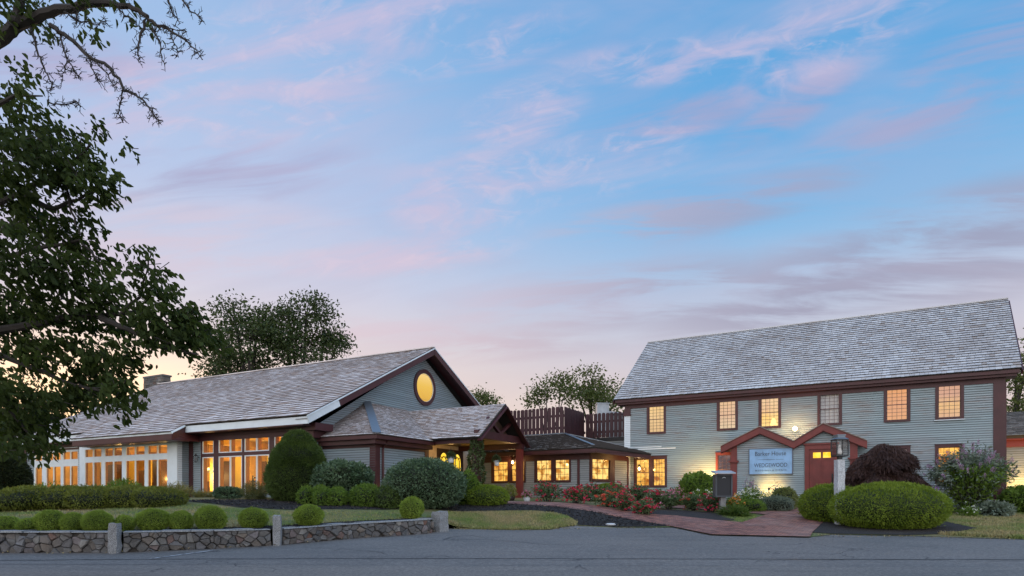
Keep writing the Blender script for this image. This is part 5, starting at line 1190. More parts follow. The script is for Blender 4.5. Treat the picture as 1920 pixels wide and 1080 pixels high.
spot_fixture(hz(FC.p(FC.U(724), 0, .45), .2), FC.p(FC.U(722), 2.0, 0), 10, 'garden spotlight glowing at the wall beside the big round shrub')
# ================================================================== plants
L_box = m_leaf('boxwood_leaf', (.16, .245, .028), (.29, .38, .06), .2, .65)
L_yew = m_leaf('yew_leaf', (.100, .165, .012), (.205, .28, .024), .15, .65, (.25, .32, .035))
L_yewdk = m_leaf('dark_yew_leaf', (.042, .075, .015), (.095, .145, .028), .12, .6)
L_holly = m_leaf('holly_leaf', (.045, .088, .042), (.115, .185, .095), .12, .42, (.18, .25, .15))
L_green = m_leaf('fresh_leaf', (.08, .15, .018), (.17, .26, .04), .3, .55)
L_pale = m_leaf('pale_grass_leaf', (.14, .15, .04), (.26, .24, .09), .3, .6)
L_grey = m_leaf('grey_green_leaf', (.10, .14, .10), (.20, .24, .18), .2, .6)
L_rose = m_leaf('rose_leaf', (.07, .12, .045), (.16, .22, .10), .25, .5, (.14, .17, .09))
L_maple = m_leaf('purple_maple_leaf', (.040, .022, .020), (.085, .045, .036), .2, .6, (.11, .06, .045))
L_tree = m_leaf('tree_leaf', (.022, .040, .008), (.055, .082, .016), .45, .8)
L_far = m_leaf('far_tree_leaf', (.025, .042, .012), (.060, .085, .022), .25, .6)
L_lite = m_leaf('light_tree_leaf', (.06, .085, .020), (.11, .13, .035), .35, .6)
F_red = m_leaf('red_petal', (.58, .022, .07), (.80, .07, .15), .25, .5, (.78, .10, .19)); F_pink = m_leaf('pink_petal', (.70, .18, .38), (.80, .42, .55), .3, .5)
F_white = m_leaf('white_petal', (.75, .74, .66), (.85, .85, .80), .3, .5); F_purple = m_leaf('purple_petal', (.28, .12, .38), (.42, .24, .52), .3, .5)
F_orange = m_leaf('orange_petal', (.75, .22, .04), (.80, .40, .10), .3, .5); F_coral = m_leaf('coral_petal', (.72, .09, .05), (.80, .16, .10), .3, .5); F_pale = m_leaf('butterfly_flower', (.34, .17, .34), (.50, .33, .48), .3, .5)
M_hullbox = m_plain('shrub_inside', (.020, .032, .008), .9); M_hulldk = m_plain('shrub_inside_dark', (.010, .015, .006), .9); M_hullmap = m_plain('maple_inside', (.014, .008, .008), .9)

def rdir(rng, n):
    v = rng.normal(size=(n, 3)); return v / np.linalg.norm(v, axis=1, keepdims=True)
def nrm(v): return v / np.maximum(np.linalg.norm(v, axis=1, keepdims=True), 1e-9)
def leaves(P, N, size, asp, rng, out=1.0, rand=.7, droop=0.0, fold=0.0, six=False, along=None):
    n = len(P); Ld = N * out + rdir(rng, n) * rand + np.array([0, 0, -droop])
    if along is not None: Ld = Ld + along
    Ld = nrm(Ld); Wd = nrm(np.cross(Ld, rdir(rng, n))); Nn = np.cross(Ld, Wd)
    s = size * rng.uniform(.6, 1.35, (n, 1)); w = s * asp * .5
    if not six:
        V = np.stack([P, P + Ld * s * .45 + Wd * w + Nn * w * fold, P + Ld * s, P + Ld * s * .45 - Wd * w + Nn * w * fold], 1)
        Q = np.arange(n * 4).reshape(n, 4); return V.reshape(-1, 3), Q
    f = Nn * w * .45
    V = np.stack([P, P + Ld * s * .22 + Wd * w * .85 + f, P + Ld * s * .58 + Wd * w * .9 + f, P + Ld * s - Nn * s * .12, P + Ld * s * .58 - Wd * w * .9 + f, P + Ld * s * .22 - Wd * w * .85 + f, P + Ld * s * .5], 1)
    b = np.arange(n)[:, None] * 7
    Q = np.concatenate([b + np.array([[0, 1, 2, 6]]), b + np.array([[6, 2, 3, 3]])[:, :4] * 1, b + np.array([[0, 6, 4, 5]]), b + np.array([[6, 3, 4, 4]])[:, :4]], 0)
    # use clean quads only
    Q = np.concatenate([b + np.array([[0, 1, 2, 3]]), b + np.array([[0, 3, 4, 5]])], 0)
    return V.reshape(-1, 3), Q
def lump(D, seed, k=3.0, n=7):
    r = np.random.default_rng(seed); s = np.zeros(len(D))
    for i in range(n):
        q = r.normal(size=3) * k * (1 + i * .45); s += np.sin(D @ q + r.uniform(0, 6.28)) / (1 + i * .35)
    return s / 2.2
def ell_shrub(name, ells, dens, leaf, mats, seed, amp=.05, kf=3.0, out=1.0, rand=.7, droop=0.0, inner=.90, depth=(.93, 1.03), zc=.02, hull=True, six=False, amp2=.022, kf2=13.0):
    """ells: (cx,cy,cz,rx,ry,rz) in metres from the plant's foot; returns mesh with hull (mat 0) and leaves (mat 1)"""
    rng = np.random.default_rng(seed); Vs, Qs, MI, SM = [], [], [], []; off = 0
    for ei, e in enumerate(ells):
        c, r = np.array(e[:3]), np.array(e[3:6]); p = 1.6075; a, b, d = r
        area = 4 * math.pi * (((a * b) ** p + (a * d) ** p + (b * d) ** p) / 3) ** (1 / p)
        if hull:
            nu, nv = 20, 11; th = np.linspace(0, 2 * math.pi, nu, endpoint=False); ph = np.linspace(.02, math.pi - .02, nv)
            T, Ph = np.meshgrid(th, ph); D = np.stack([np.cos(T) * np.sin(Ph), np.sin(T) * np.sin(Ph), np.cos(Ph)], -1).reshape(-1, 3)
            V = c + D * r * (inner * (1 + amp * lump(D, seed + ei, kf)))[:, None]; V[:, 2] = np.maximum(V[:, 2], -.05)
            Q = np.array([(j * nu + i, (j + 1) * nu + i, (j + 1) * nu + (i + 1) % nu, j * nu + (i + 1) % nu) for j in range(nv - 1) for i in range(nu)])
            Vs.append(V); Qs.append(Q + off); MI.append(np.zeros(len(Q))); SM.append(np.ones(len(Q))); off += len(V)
        n = int(area * dens * 1.25); D = rdir(rng, n)
        # even out the sampling over the stretched surface
        wgt = np.sqrt(((D / r) ** 2).sum(1)); keep = rng.uniform(size=n) < wgt / wgt.max(); D = D[keep] if keep.sum() > n * .3 else D
        dep = rng.uniform(*depth, len(D)); clump = lump(D, seed + 77 + ei, kf2, 5); dep = dep * (1 + amp2 * clump) * np.where(rng.uniform(size=len(D)) < .035, rng.uniform(1.02, 1.10, len(D)), 1); P = c + D * r * (dep * (1 + amp * lump(D, seed + ei, kf)))[:, None]
        N = nrm(D / r); k = (P[:, 2] > zc)
        for ej, e2 in enumerate(ells):
            if ej != ei: k &= (((P - np.array(e2[:3])) / (np.array(e2[3:6]) * .93)) ** 2).sum(1) > 1
        P, N = P[k], N[k]
        V, Q = leaves(P, N, leaf[0], leaf[1], rng, out, rand, droop, .3, six)
        Vs.append(V); Qs.append(Q + off); MI.append(np.ones(len(Q))); SM.append(np.zeros(len(Q))); off += len(V)
    return np_mesh(name, np.concatenate(Vs), np.concatenate(Qs), np.concatenate(MI), mats, np.concatenate(SM))
def foot(px, Y): x = (px - 960) / FPX * Y; return Vector((x, Y, H(x, Y)))
def ztop(py, Y): return CH + (HZ - py) / FPX * Y
def shrub(name, px0, px1, pytop, Y, dens, leaf, mats, seed, label, cat, group=None, ry=None, squash=.0, cz=.46, parts=None, **k):
    """one clipped or loose shrub filling px0..px1 and reaching pytop when it stands at depth Y"""
    f = foot((px0 + px1) / 2, Y); h = ztop(pytop, Y) - f.z; rx = (px1 - px0) / 2 / FPX * Y; ry = ry or rx
    ells = parts(rx, ry, h) if parts else [(0, 0, h * cz, rx, ry, h * (1 - cz))]
    me = ell_shrub(name, ells, dens, leaf, mats, seed, **k); return tag(link(name, me, None, f), label, cat, group)
BX = [L_box]
# ---- clipped boxwoods along the stone wall (shared meshes)
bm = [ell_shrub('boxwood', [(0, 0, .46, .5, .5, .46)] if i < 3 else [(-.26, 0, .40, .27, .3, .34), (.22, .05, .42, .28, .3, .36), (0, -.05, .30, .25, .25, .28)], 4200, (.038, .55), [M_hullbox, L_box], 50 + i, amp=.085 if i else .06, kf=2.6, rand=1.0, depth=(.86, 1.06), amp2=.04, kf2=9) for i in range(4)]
boxes = [(10, 58, 969, 0, 'boxwood ball cut off by the left edge of the photo'), (60, 62, 966, 3, 'ragged pair of boxwood clumps, second plant from the left on the wall'), (96, 55, 958, 1, 'broad tall boxwood ball, third from the left on the stone wall'), (138, 46, 962, 0, 'smallish smooth boxwood ball left of the first granite post'), (184, 52, 958, 2, 'round boxwood close on the left of the first granite post'), (235, 50, 960, 3, 'split two headed boxwood just right of the first granite post'),
         (286, 60, 955, 2, 'wide uneven boxwood, second to the right of the first granite post'), (339, 46, 959, 1, 'small boxwood with a notched top between two larger balls'), (395, 55, 950, 1, 'full round boxwood standing below the burgundy framed windows'), (475, 54, 953, 2, 'boxwood ball on the left side of the slim granite post'), (580, 56, 947, 0, 'boxwood ball on the right side of the slim granite post'), (772, 44, 933, 1, 'lone boxwood ball near the stubby end post')]
for i, (px, w, yt, v, lab) in enumerate(boxes):
    Yw = lin((px - 960) / FPX * 15, WALLX, WALLY); Yw = lin((px - 960) / FPX * Yw, WALLX, WALLY); Y = Yw + (.62 if px < 700 else 1.0)
    f = foot(px, Y); o = link('boxwood', bm[v], None, f); w *= .95; o.scale = (w / FPX * Y, w / FPX * Y * .95, (ztop(yt, Y) - f.z) / .93); o.rotation_euler.z = i * 1.7; tag(o, lab, 'shrub', 'clipped boxwoods along the stone wall')
# ---- left beds
def hedge_parts(rx, ry, h):
    out = []; n = 7; r = random.Random(2)
    for i in range(n):
        t = (i + .5) / n * 2 - 1; hh = h * (1 if t > -.25 else 1 - (abs(t) - .25) * .85) * r.uniform(.93, 1.03); out.append((t * rx * .88, -t * .0 + r.uniform(-.2, .2) + t * 1.2, hh * .42, rx * .24, ry * r.uniform(.9, 1.1), hh * .58))
    return out
shrub('yew_hedge', -60, 312, 913, 20.3, 1500, (.075, .3), [M_hulldk, L_yewdk if False else m_leaf('hedge_leaf', (.085, .11, .012), (.19, .21, .03), .12, .5)], 3, 'long low spreading yew hedge below the white bay windows', 'hedge', ry=1.25, parts=hedge_parts, amp=.06, kf=3.5, rand=.9)
def wisp(name, px0, px1, pytop, Y, n, mat, seed, label, cat, leaf=(.30, .05), ry=.5, droop=.15, stem=True, hull=True, lean=.6, group=None, zlo=.0, flowers=None, spread=1.0):
    """loose upright clump: thin blades or leafy stems fanning out of the ground"""
    rng = np.random.default_rng(seed); f = foot((px0 + px1) / 2, Y); h = ztop(pytop, Y) - f.z; rx = (px1 - px0) / 2 / FPX * Y
    ns = max(6, n // 24); a = rng.uniform(0, 6.283, ns); rr = np.sqrt(rng.uniform(0, 1, ns)); bx, by = np.cos(a) * rr * rx * .45, np.sin(a) * rr * ry * .45; tx, ty = np.cos(a) * rr * rx * spread, np.sin(a) * rr * ry * spread; tz = h * (1 - .45 * rr ** 2) * rng.uniform(.75, 1.05, ns)
    t = rng.uniform(.05 + zlo, 1, (ns, 24)); P = np.stack([bx[:, None] + (tx - bx)[:, None] * t ** 1.4, by[:, None] + (ty - by)[:, None] * t ** 1.4, tz[:, None] * t], -1).reshape(-1, 3) + rng.normal(size=(ns * 24, 3)) * .035
    N = nrm(np.stack([np.repeat(tx, 24), np.repeat(ty, 24), np.full(ns * 24, .6 * h)], -1)); V, Q = leaves(P, N, leaf[0], leaf[1], rng, .8, lean, droop, .3)
    MI = np.zeros(len(Q)); mats = [mat]
    if flowers:
        fm, size, cnt, top = flowers; k = rng.integers(0, ns, cnt); Pf = np.stack([tx[k], ty[k], tz[k]], -1) * rng.uniform(top, 1.03, (cnt, 1)) + rng.normal(size=(cnt, 3)) * .05
        Pf = np.repeat(Pf, 5, 0) + rng.normal(size=(cnt * 5, 3)) * size * .25; Vf, Qf = leaves(Pf, np.tile([[0, 0, 1.0]], (cnt * 5, 1)), size, .7, rng, .3, 1.0)
        o = np_mesh(name, V, Q, MI, mats); root = tag(thing(name, f, label, cat, group), None); link('foliage', o, root); link('blossoms', np_mesh('blossoms', Vf, Qf, np.zeros(len(Qf)), [fm]), root); return root
    return tag(link(name, np_mesh(name, V, Q, MI, mats), None, f), label, cat, group)
wisp('perennial_clump', 58, 140, 906, 23.5, 2600, L_green, 4, 'green perennials behind the left end of the yew hedge', 'plant', (.12, .3), 1.0)
wisp('flowering_perennial', 135, 215, 908, 24, 2600, m_leaf('soft_leaf', (.08, .12, .03), (.16, .20, .07), .3), 6, 'pale flowering perennials below the leftmost white windows', 'plant', (.12, .3), .9, flowers=(F_white, .035, 60, .85))
wisp('perennial_clump', 205, 262, 897, 24, 2600, L_green, 7, 'tall leafy perennials below the middle of the white bay', 'plant', (.13, .28), .8)
wisp('golden_grass', 306, 358, 905, 25, 2400, L_pale, 8, 'pale golden shrubby grass against the white bay post', 'plant', (.16, .10), .7)
wisp('golden_grass', 358, 408, 921, 25.3, 1800, L_pale, 9, 'low straw coloured clump under the first burgundy framed window', 'plant', (.14, .12), .6)
shrub('dark_shrub', 404, 452, 915, 24.6, 1500, (.09, .5), [M_hulldk, L_holly], 10, 'small dark rounded shrub between the two pale feathery clumps', 'shrub', amp=.10, kf=3)
wisp('feathery_shrub', 448, 506, 903, 24, 3200, m_leaf('feather_leaf', (.09, .11, .035), (.17, .18, .07), .3), 12, 'light feathery shrub at the left foot of the cone yew', 'shrub', (.12, .14), .8)
def cone_parts(rx, ry, h): return [(0, 0, h * .33, rx, ry, h * .42), (0, 0, h * .52, rx * .86, ry * .86, h * .38), (0, 0, h * .72, rx * .56, ry * .56, h * .28)]
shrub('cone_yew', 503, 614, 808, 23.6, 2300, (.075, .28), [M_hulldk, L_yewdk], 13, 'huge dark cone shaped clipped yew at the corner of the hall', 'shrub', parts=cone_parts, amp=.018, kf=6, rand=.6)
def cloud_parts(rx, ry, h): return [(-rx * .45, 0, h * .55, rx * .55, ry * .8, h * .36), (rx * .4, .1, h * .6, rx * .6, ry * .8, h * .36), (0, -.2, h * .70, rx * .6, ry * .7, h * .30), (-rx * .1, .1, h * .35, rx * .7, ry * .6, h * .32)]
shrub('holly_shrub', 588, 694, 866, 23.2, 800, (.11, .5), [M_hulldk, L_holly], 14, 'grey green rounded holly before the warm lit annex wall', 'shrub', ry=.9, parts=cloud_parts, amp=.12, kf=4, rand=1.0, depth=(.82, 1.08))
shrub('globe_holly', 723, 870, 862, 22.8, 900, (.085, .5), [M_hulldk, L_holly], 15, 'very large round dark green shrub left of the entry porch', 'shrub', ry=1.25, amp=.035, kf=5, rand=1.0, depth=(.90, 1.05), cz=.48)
def twin(rx, ry, h): return [(-rx * .45, 0, h * .45, rx * .55, ry, h * .5), (rx * .42, .08, h * .5, rx * .58, ry, h * .5)]
LEAF_Y = (.08, .32)
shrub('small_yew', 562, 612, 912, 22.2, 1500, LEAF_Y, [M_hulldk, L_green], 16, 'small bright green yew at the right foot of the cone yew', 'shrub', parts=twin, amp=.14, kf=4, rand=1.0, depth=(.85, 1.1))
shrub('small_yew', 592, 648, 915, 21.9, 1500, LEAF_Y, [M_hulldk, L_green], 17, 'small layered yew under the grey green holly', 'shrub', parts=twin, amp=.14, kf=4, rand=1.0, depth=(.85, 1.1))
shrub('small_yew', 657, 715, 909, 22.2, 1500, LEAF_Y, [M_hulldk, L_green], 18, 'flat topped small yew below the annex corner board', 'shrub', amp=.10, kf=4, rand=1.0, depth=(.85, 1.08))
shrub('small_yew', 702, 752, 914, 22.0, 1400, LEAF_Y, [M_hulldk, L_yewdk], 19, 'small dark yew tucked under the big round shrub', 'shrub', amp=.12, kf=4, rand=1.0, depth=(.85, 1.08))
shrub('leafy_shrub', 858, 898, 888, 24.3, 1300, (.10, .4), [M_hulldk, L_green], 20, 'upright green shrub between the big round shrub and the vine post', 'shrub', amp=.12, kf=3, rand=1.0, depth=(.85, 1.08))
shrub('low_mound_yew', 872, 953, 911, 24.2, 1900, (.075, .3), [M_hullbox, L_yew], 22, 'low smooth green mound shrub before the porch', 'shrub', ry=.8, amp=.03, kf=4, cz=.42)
# ---- pots
M_pot = m_paint('white_glaze', (.62, .66, .70), .4, .03); M_potdk = m_plain('dark_planter', (.03, .02, .018), .6)
def pot(px, pyb, pyt, pxw, Y, mat, label, plant, mat_leaf, fl, cat='plant pot', rim=1.0, seed=1, n=500):
    f = at(px, pyb, Y); h = ztop(pyt, Y) - f.z; r = pxw / 2 / FPX * Y; t = thing('plant_pot', f, label, cat); b = MB()
    b.lathe(f, [(r * .68, 0), (r * .95, h * .55), (r, h * .8), (r * .9, h * .9), (r * 1.06, h), (r * .9, h), (r * .85, h * .85)], 18); b.build('vessel', mat, t, smooth=True)
    rng = np.random.default_rng(seed); D = rdir(rng, n); D[:, 2] = abs(D[:, 2]); P = D * np.array([r * 1.3, r * 1.3, plant]) * rng.uniform(.3, 1, (n, 1)) ** .6 + np.array([0, 0, h]); V, Q = leaves(P, D, .09, .35, rng, .8, .8, .2); link('foliage', np_mesh('foliage', V, Q, np.zeros(len(Q)), [mat_leaf]), t)
    if fl:
        m = 60; D = rdir(rng, m); D[:, 2] = abs(D[:, 2]); P = np.repeat(D * np.array([r * 1.3, r * 1.3, plant * 1.05]) + np.array([0, 0, h]), 5, 0); P = P + rng.normal(size=P.shape) * .02; V, Q = leaves(P, np.tile([[0, 0, 1.0]], (len(P), 1)), .055, .8, rng, .3, 1); link('blossoms', np_mesh('blossoms', V, Q, np.zeros(len(Q)), [fl]), t)
    return t
pot(988, 943, 931, 13, 26, M_pot, 'white pot of pink flowers on the brick walk by the porch post', .22, L_green, F_pink, seed=3)
pot(955, 943, 929, 22, 26.6, M_potdk, 'dark planter of yellow green leaves at the foot of the porch', .50, m_leaf('lime_leaf', (.14, .17, .03), (.25, .24, .06), .3), None, seed=4, n=700)
def hanging(px, py0, py1, w, Y, label, seed, ptop):
    c = at(px, py1, Y); h = ztop(py0, Y) - c.z; r = w / 2 / FPX * Y; t = thing('hanging_basket', c, label, 'hanging pot', 'white hanging pots under the porch eave'); b = MB(); b.lathe(c, [(r * .62, 0), (r * .72, .02), (r, h), (r * .88, h), (r * .84, h * .8)], 16); b.build('vessel', M_pot, t, smooth=True)
    b = MB(); e = c + Vector((0, 0, ztop(ptop, Y) - c.z)); b.tube([c + Vector((0, 0, h + .35)), e], .008, 4)
    for k in range(3): a = k * 2.1; b.tube([c + Vector((math.cos(a) * r * .9, math.sin(a) * r * .9, h)), c + Vector((0, 0, h + .36))], .006, 4)
    b.build('hanger', M_dark, t); rng = np.random.default_rng(seed); D = rdir(rng, 420); D[:, 2] = abs(D[:, 2]) - .15; P = D * np.array([r * 1.15, r * 1.15, .26]) + np.array([0, 0, h]); V, Q = leaves(P, D, .09, .4, rng, .8, .8, .25); link('foliage', np_mesh('foliage', V, Q, np.zeros(len(Q)), [m_leaf('basket_leaf%d' % seed, (.035, .06, .02), (.09, .12, .05), .3)]), t)
hanging(845.5, 857, 868, 13, 27.4, 'white hanging pot in front of the arched yellow door lights', 5, 838)
hanging(931, 863, 873.5, 11.5, 29.2, 'white hanging pot in front of the link windows under the porch', 6, 848)
# climbing vine on the left porch post
def vine():
    rng = np.random.default_rng(12); c = FP.p(pu_l, 0, -.3); z0, z1 = 1.5, bz0 - .1; n = 1700; t = rng.uniform(0, 1, n) ** .9; a = rng.uniform(0, 6.283, n); w = .20 + .22 * np.sin(t * 9 + 1) ** 2 * (1 - t) + .16 * (1 - t); P = np.stack([np.cos(a) * w - .16 * (1 - t), np.sin(a) * w, z0 + (z1 - z0) * t], -1); N = np.stack([np.cos(a), np.sin(a), np.zeros(n)], -1)
    V, Q = leaves(P, N, .13, .6, rng, .7, .8, .5); r = thing('climbing_vine', (c.x, c.y, 0), 'leafy vine climbing the left porch post', 'vine'); link('foliage', np_mesh('foliage', V, Q, np.zeros(len(Q)), [m_leaf('vine_leaf', (.035, .06, .02), (.10, .13, .05), .3)]), r)
    b = MB()
    for k in range(3): b.tube([Vector((c.x + .19 * math.cos(i * .7 + k * 2), c.y + .19 * math.sin(i * .7 + k * 2), z0 - .2 + (z1 - z0 + .1) * i / 14)) for i in range(15)], .013, 5)
    b.build('stem', M_bark, r)
vine()
# ---- roses
def rose(px0, px1, ytop, Y, nf, seed, label, fmat=None, ybias=0):
    nf = int(nf * 1.2)
    rng = np.random.default_rng(seed); f = foot((px0 + px1) / 2, Y); h = ztop(ytop, Y) - f.z; rx = (px1 - px0) / 2 / FPX * Y; ry = min(rx, .7); t = thing('rose_bush', f, label, 'rose bush', 'rose bushes edging the brick walk')
    ns = 26; a = rng.uniform(0, 6.283, ns); rr = np.sqrt(rng.uniform(0, 1, ns)); tips = np.stack([np.cos(a) * rr * rx, np.sin(a) * rr * ry, h * (1 - .38 * rr ** 2) * rng.uniform(.72, 1.04, ns)], -1); bs = tips * np.array([.25, .25, 0])
    b = MB()
    for p, q in zip(bs, tips): m = (p + q) / 2 + np.array([0, 0, h * .12]); b.tube([f + Vector(p), f + Vector(m), f + Vector(q)], [.010, .007, .004], 4)
    b.build('stem', M_bark, t)
    m = 64; u = rng.uniform(.16, 1.02, (ns, m)); u = u ** .8; P = bs[:, None] + (tips - bs)[:, None] * u[..., None] + np.array([0, 0, h * .12]) * (4 * u * (1 - u))[..., None]; P = P.reshape(-1, 3) + rng.normal(size=(ns * m, 3)) * np.array([rx * .16, ry * .16, .06]); P[:, 2] = np.maximum(P[:, 2], .05)
    V, Q = leaves(P, nrm(P * np.array([1, 1, .5])), .075, .6, rng, .6, .9, .1, .3); link('foliage', np_mesh('foliage', V, Q, np.zeros(len(Q)), [L_rose]), t)
    D = rdir(rng, nf); D[:, 2] = abs(D[:, 2]) * .9 + .05; C = np.where(rng.uniform(size=(nf, 1)) < .6, tips[rng.integers(0, ns, nf)] * 1.02, D * np.array([rx, ry, h * .9]) * rng.uniform(.8, 1, (nf, 1))); C = C + rng.normal(size=(nf, 3)) * .03
    P = np.repeat(C, 7, 0); D2 = rdir(rng, len(P)); D2[:, 2] = abs(D2[:, 2]) * .7; D2[:, 1] -= .4; V, Q = leaves(P + D2 * .012, D2, .062, .9, rng, 1.0, .3, 0, .5); link('blossoms', np_mesh('blossoms', V, Q, np.zeros(len(Q)), [fmat or F_red]), t)
rose(998, 1058, 903, 26.0, 80, 1, 'tall rose bush nearest the white pot, red blooms on top'); rose(1058, 1106, 911, 25.2, 75, 2, 'rose bush with red bloom clusters below the paired link windows'); rose(1086, 1128, 905, 27.0, 40, 3, 'rose with a few tall red shoots behind the front row')
rose(1114, 1182, 921, 24.2, 95, 4, 'broad rose bush crowded with red and coral blooms', F_coral); rose(1150, 1190, 926, 23.2, 55, 5, 'rose bush with bright red blooms where the brick walk narrows'); rose(1128, 1180, 906, 26.4, 50, 6, 'rose bush below the single link window beside the mound')
rose(1185, 1229, 938, 22.4, 55, 7, 'small low rose bush in front by the dark mulch'); rose(1176, 1220, 907, 26.6, 55, 8, 'tall rose bush under the lower left house window'); rose(1206, 1252, 918, 24.8, 55, 9, 'rose bush with scattered red blooms left of the pink phlox'); rose(1232, 1276, 922, 24.3, 18, 10, 'mostly green rose bush with few blooms before the phlox', F_pink)
rose(1280, 1318, 926, 24.0, 22, 11, 'rose bush of reddish leaf tips left of the crimson one', F_coral); rose(1308, 1356, 925, 23.5, 60, 12, 'rose bush with large crimson blooms beside the info box'); rose(1240, 1282, 916, 26.5, 35, 13, 'rose bush half hidden behind the mostly green one')
shrub('boxwood_mound', 1112, 1172, 907, 27.6, 1800, (.06, .4), [M_hullbox, L_yew], 31, 'smooth green mound behind the roses below the link window', 'shrub', ry=.8, amp=.03)
wisp('phlox', 1252, 1292, 912, 26.2, 1400, L_green, 32, 'pink phlox in bloom below the house wall', 'flower', (.10, .3), .5, flowers=(F_pink, .07, 90, .85))
shrub('laurel_shrub', 1276, 1344, 888, 26.6, 1100, (.10, .45), [M_hulldk, L_green], 33, 'dense dark green shrub against the house below the warm wall light', 'shrub', ry=.8, amp=.10, kf=3.5, rand=1.0, depth=(.85, 1.07))
wisp('white_flower_bed', 1290, 1345, 913, 25.6, 900, L_green, 34, 'cream flower heads in front of the dense green shrub', 'flower', (.10, .3), .5, flowers=(F_white, .06, 26, .9))
wisp('white_flower_bed', 1376, 1440, 914, 24.6, 2600, L_green, 35, 'white flowers over fresh leaves below the sign', 'flower', (.11, .3), .7, flowers=(F_white, .06, 130, .8))
wisp('orange_lily', 1362, 1392, 930, 23.4, 700, L_green, 36, 'orange lilies beside the info box post', 'flower', (.16, .12), .4, flowers=(F_orange, .08, 26, .8))
wisp('russian_sage', 1388, 1425, 890, 25.2, 1000, L_grey, 37, 'wispy lavender sage stems before the left part of the sign wall', 'plant', (.10, .12), .35, flowers=(F_pale, .035, 160, .6))
wisp('russian_sage', 1440, 1470, 900, 25.0, 700, L_grey, 38, 'sparse grey sage stems below the right half of the sign', 'plant', (.10, .12), .3, flowers=(F_pale, .035, 60, .6))
shrub('variegated_shrub', 1452, 1489, 916, 24.7, 1300, (.08, .5), [M_hulldk, m_leaf('variegated_leaf', (.10, .13, .03), (.25, .27, .10), .25)], 39, 'yellow green variegated shrub by the brick walk to the door', 'shrub', ry=.6, amp=.08, depth=(.85, 1.06), rand=1.0)
shrub('catmint_clump', 1385, 1430, 938, 23.9, 1500, (.09, .3), [M_hulldk, L_green], 40, 'low green clump edging the brick beside the info box', 'plant', ry=.6, amp=.12, kf=4, rand=1.0, depth=(.8, 1.1)); shrub('catmint_clump', 1424, 1482, 932, 24.0, 1500, (.08, .25), [M_hulldk, L_grey], 41, 'grey green catmint spilling towards the brick walk', 'plant', ry=.6, amp=.12, kf=4, rand=1.0, depth=(.8, 1.1))
wisp('grass_tuft', 1352, 1404, 952, 22.3, 1500, m_leaf('tuft_leaf', (.05, .095, .015), (.11, .16, .03), .3), 42, 'tuft of green daylily leaves at the foot of the info box post', 'plant', (.30, .06), .5, droop=.35, lean=.4)
# ---- right side
shrub('mound_yew', 1562, 1773, 907, 19.4, 1900, (.072, .28), [M_hullbox, L_yew], 44, 'huge clipped yew mound in front of the house', 'shrub', ry=1.25, amp=.022, kf=4.0, cz=.46, rand=.9)
shrub('mound_yew', 1504, 1612, 910, 21.0, 1900, (.072, .28), [M_hullbox, L_yew], 45, 'smaller clipped yew mound behind the granite lamp post', 'shrub', ry=1.0, amp=.022, kf=4, cz=.44, rand=.9)
# cut leaved purple maple: an umbrella of drooping threads on crooked limbs
def lace_maple():
    Y = 24.2; f = foot(1657, Y); h = ztop(821, Y) - f.z; rx = 64 / FPX * Y; ry = 1.2; rng = np.random.default_rng(5); t = thing('lace_maple', f, 'dark purple cut leaf maple drooping beside the red door', 'tree'); b = MB()
    Vs, Qs = [], []; off = 0; mounds = []
    for i in range(46):
        a = rng.uniform(0, 6.283); r = math.sqrt(rng.uniform(0, 1)); z = h * (1 - .55 * r ** 2.2) * rng.uniform(.86, 1.02); mounds.append(np.array([math.cos(a) * r * rx * .86, math.sin(a) * r * ry * .86, z]))
    for c in mounds:
        b.tube([f + Vector((0, 0, .1)), f + Vector(c * np.array([.3, .3, .55])), f + Vector(c * np.array([.9, .9, .93]))], [.05, .03, .01], 5)
        n = 850; a = rng.uniform(0, 6.283, n); r = np.sqrt(rng.uniform(0, 1, n)); P = c + np.stack([np.cos(a) * r * .48, np.sin(a) * r * .48, -.42 * r ** 2 - rng.uniform(0, .12, n)], -1); N = np.stack([np.cos(a) * r, np.sin(a) * r, np.full(n, .1)], -1)
        P[:, 2] = np.maximum(P[:, 2], .25); V, Q = leaves(P, N, .17, .12, rng, .7, .45, .75); Vs.append(V); Qs.append(Q + off); off += len(V)
    for i in range(3): D = rdir(rng, 5200); D[:, 2] = np.abs(D[:, 2]); P = D * np.array([rx * .84, ry * .84, h * .80]) * rng.uniform(.86, 1.0, (len(D), 1)); P[:, 2] = P[:, 2] * .8 + .35; V, Q = leaves(P, D, .17, .14, rng, .6, .5, .8); Vs.append(V); Qs.append(Q + off); off += len(V)
    b.build('trunk', M_bark, t); link('crown', np_mesh('crown', np.concatenate(Vs), np.concatenate(Qs), np.zeros(sum(map(len, Qs))), [L_maple]), t)
lace_maple()
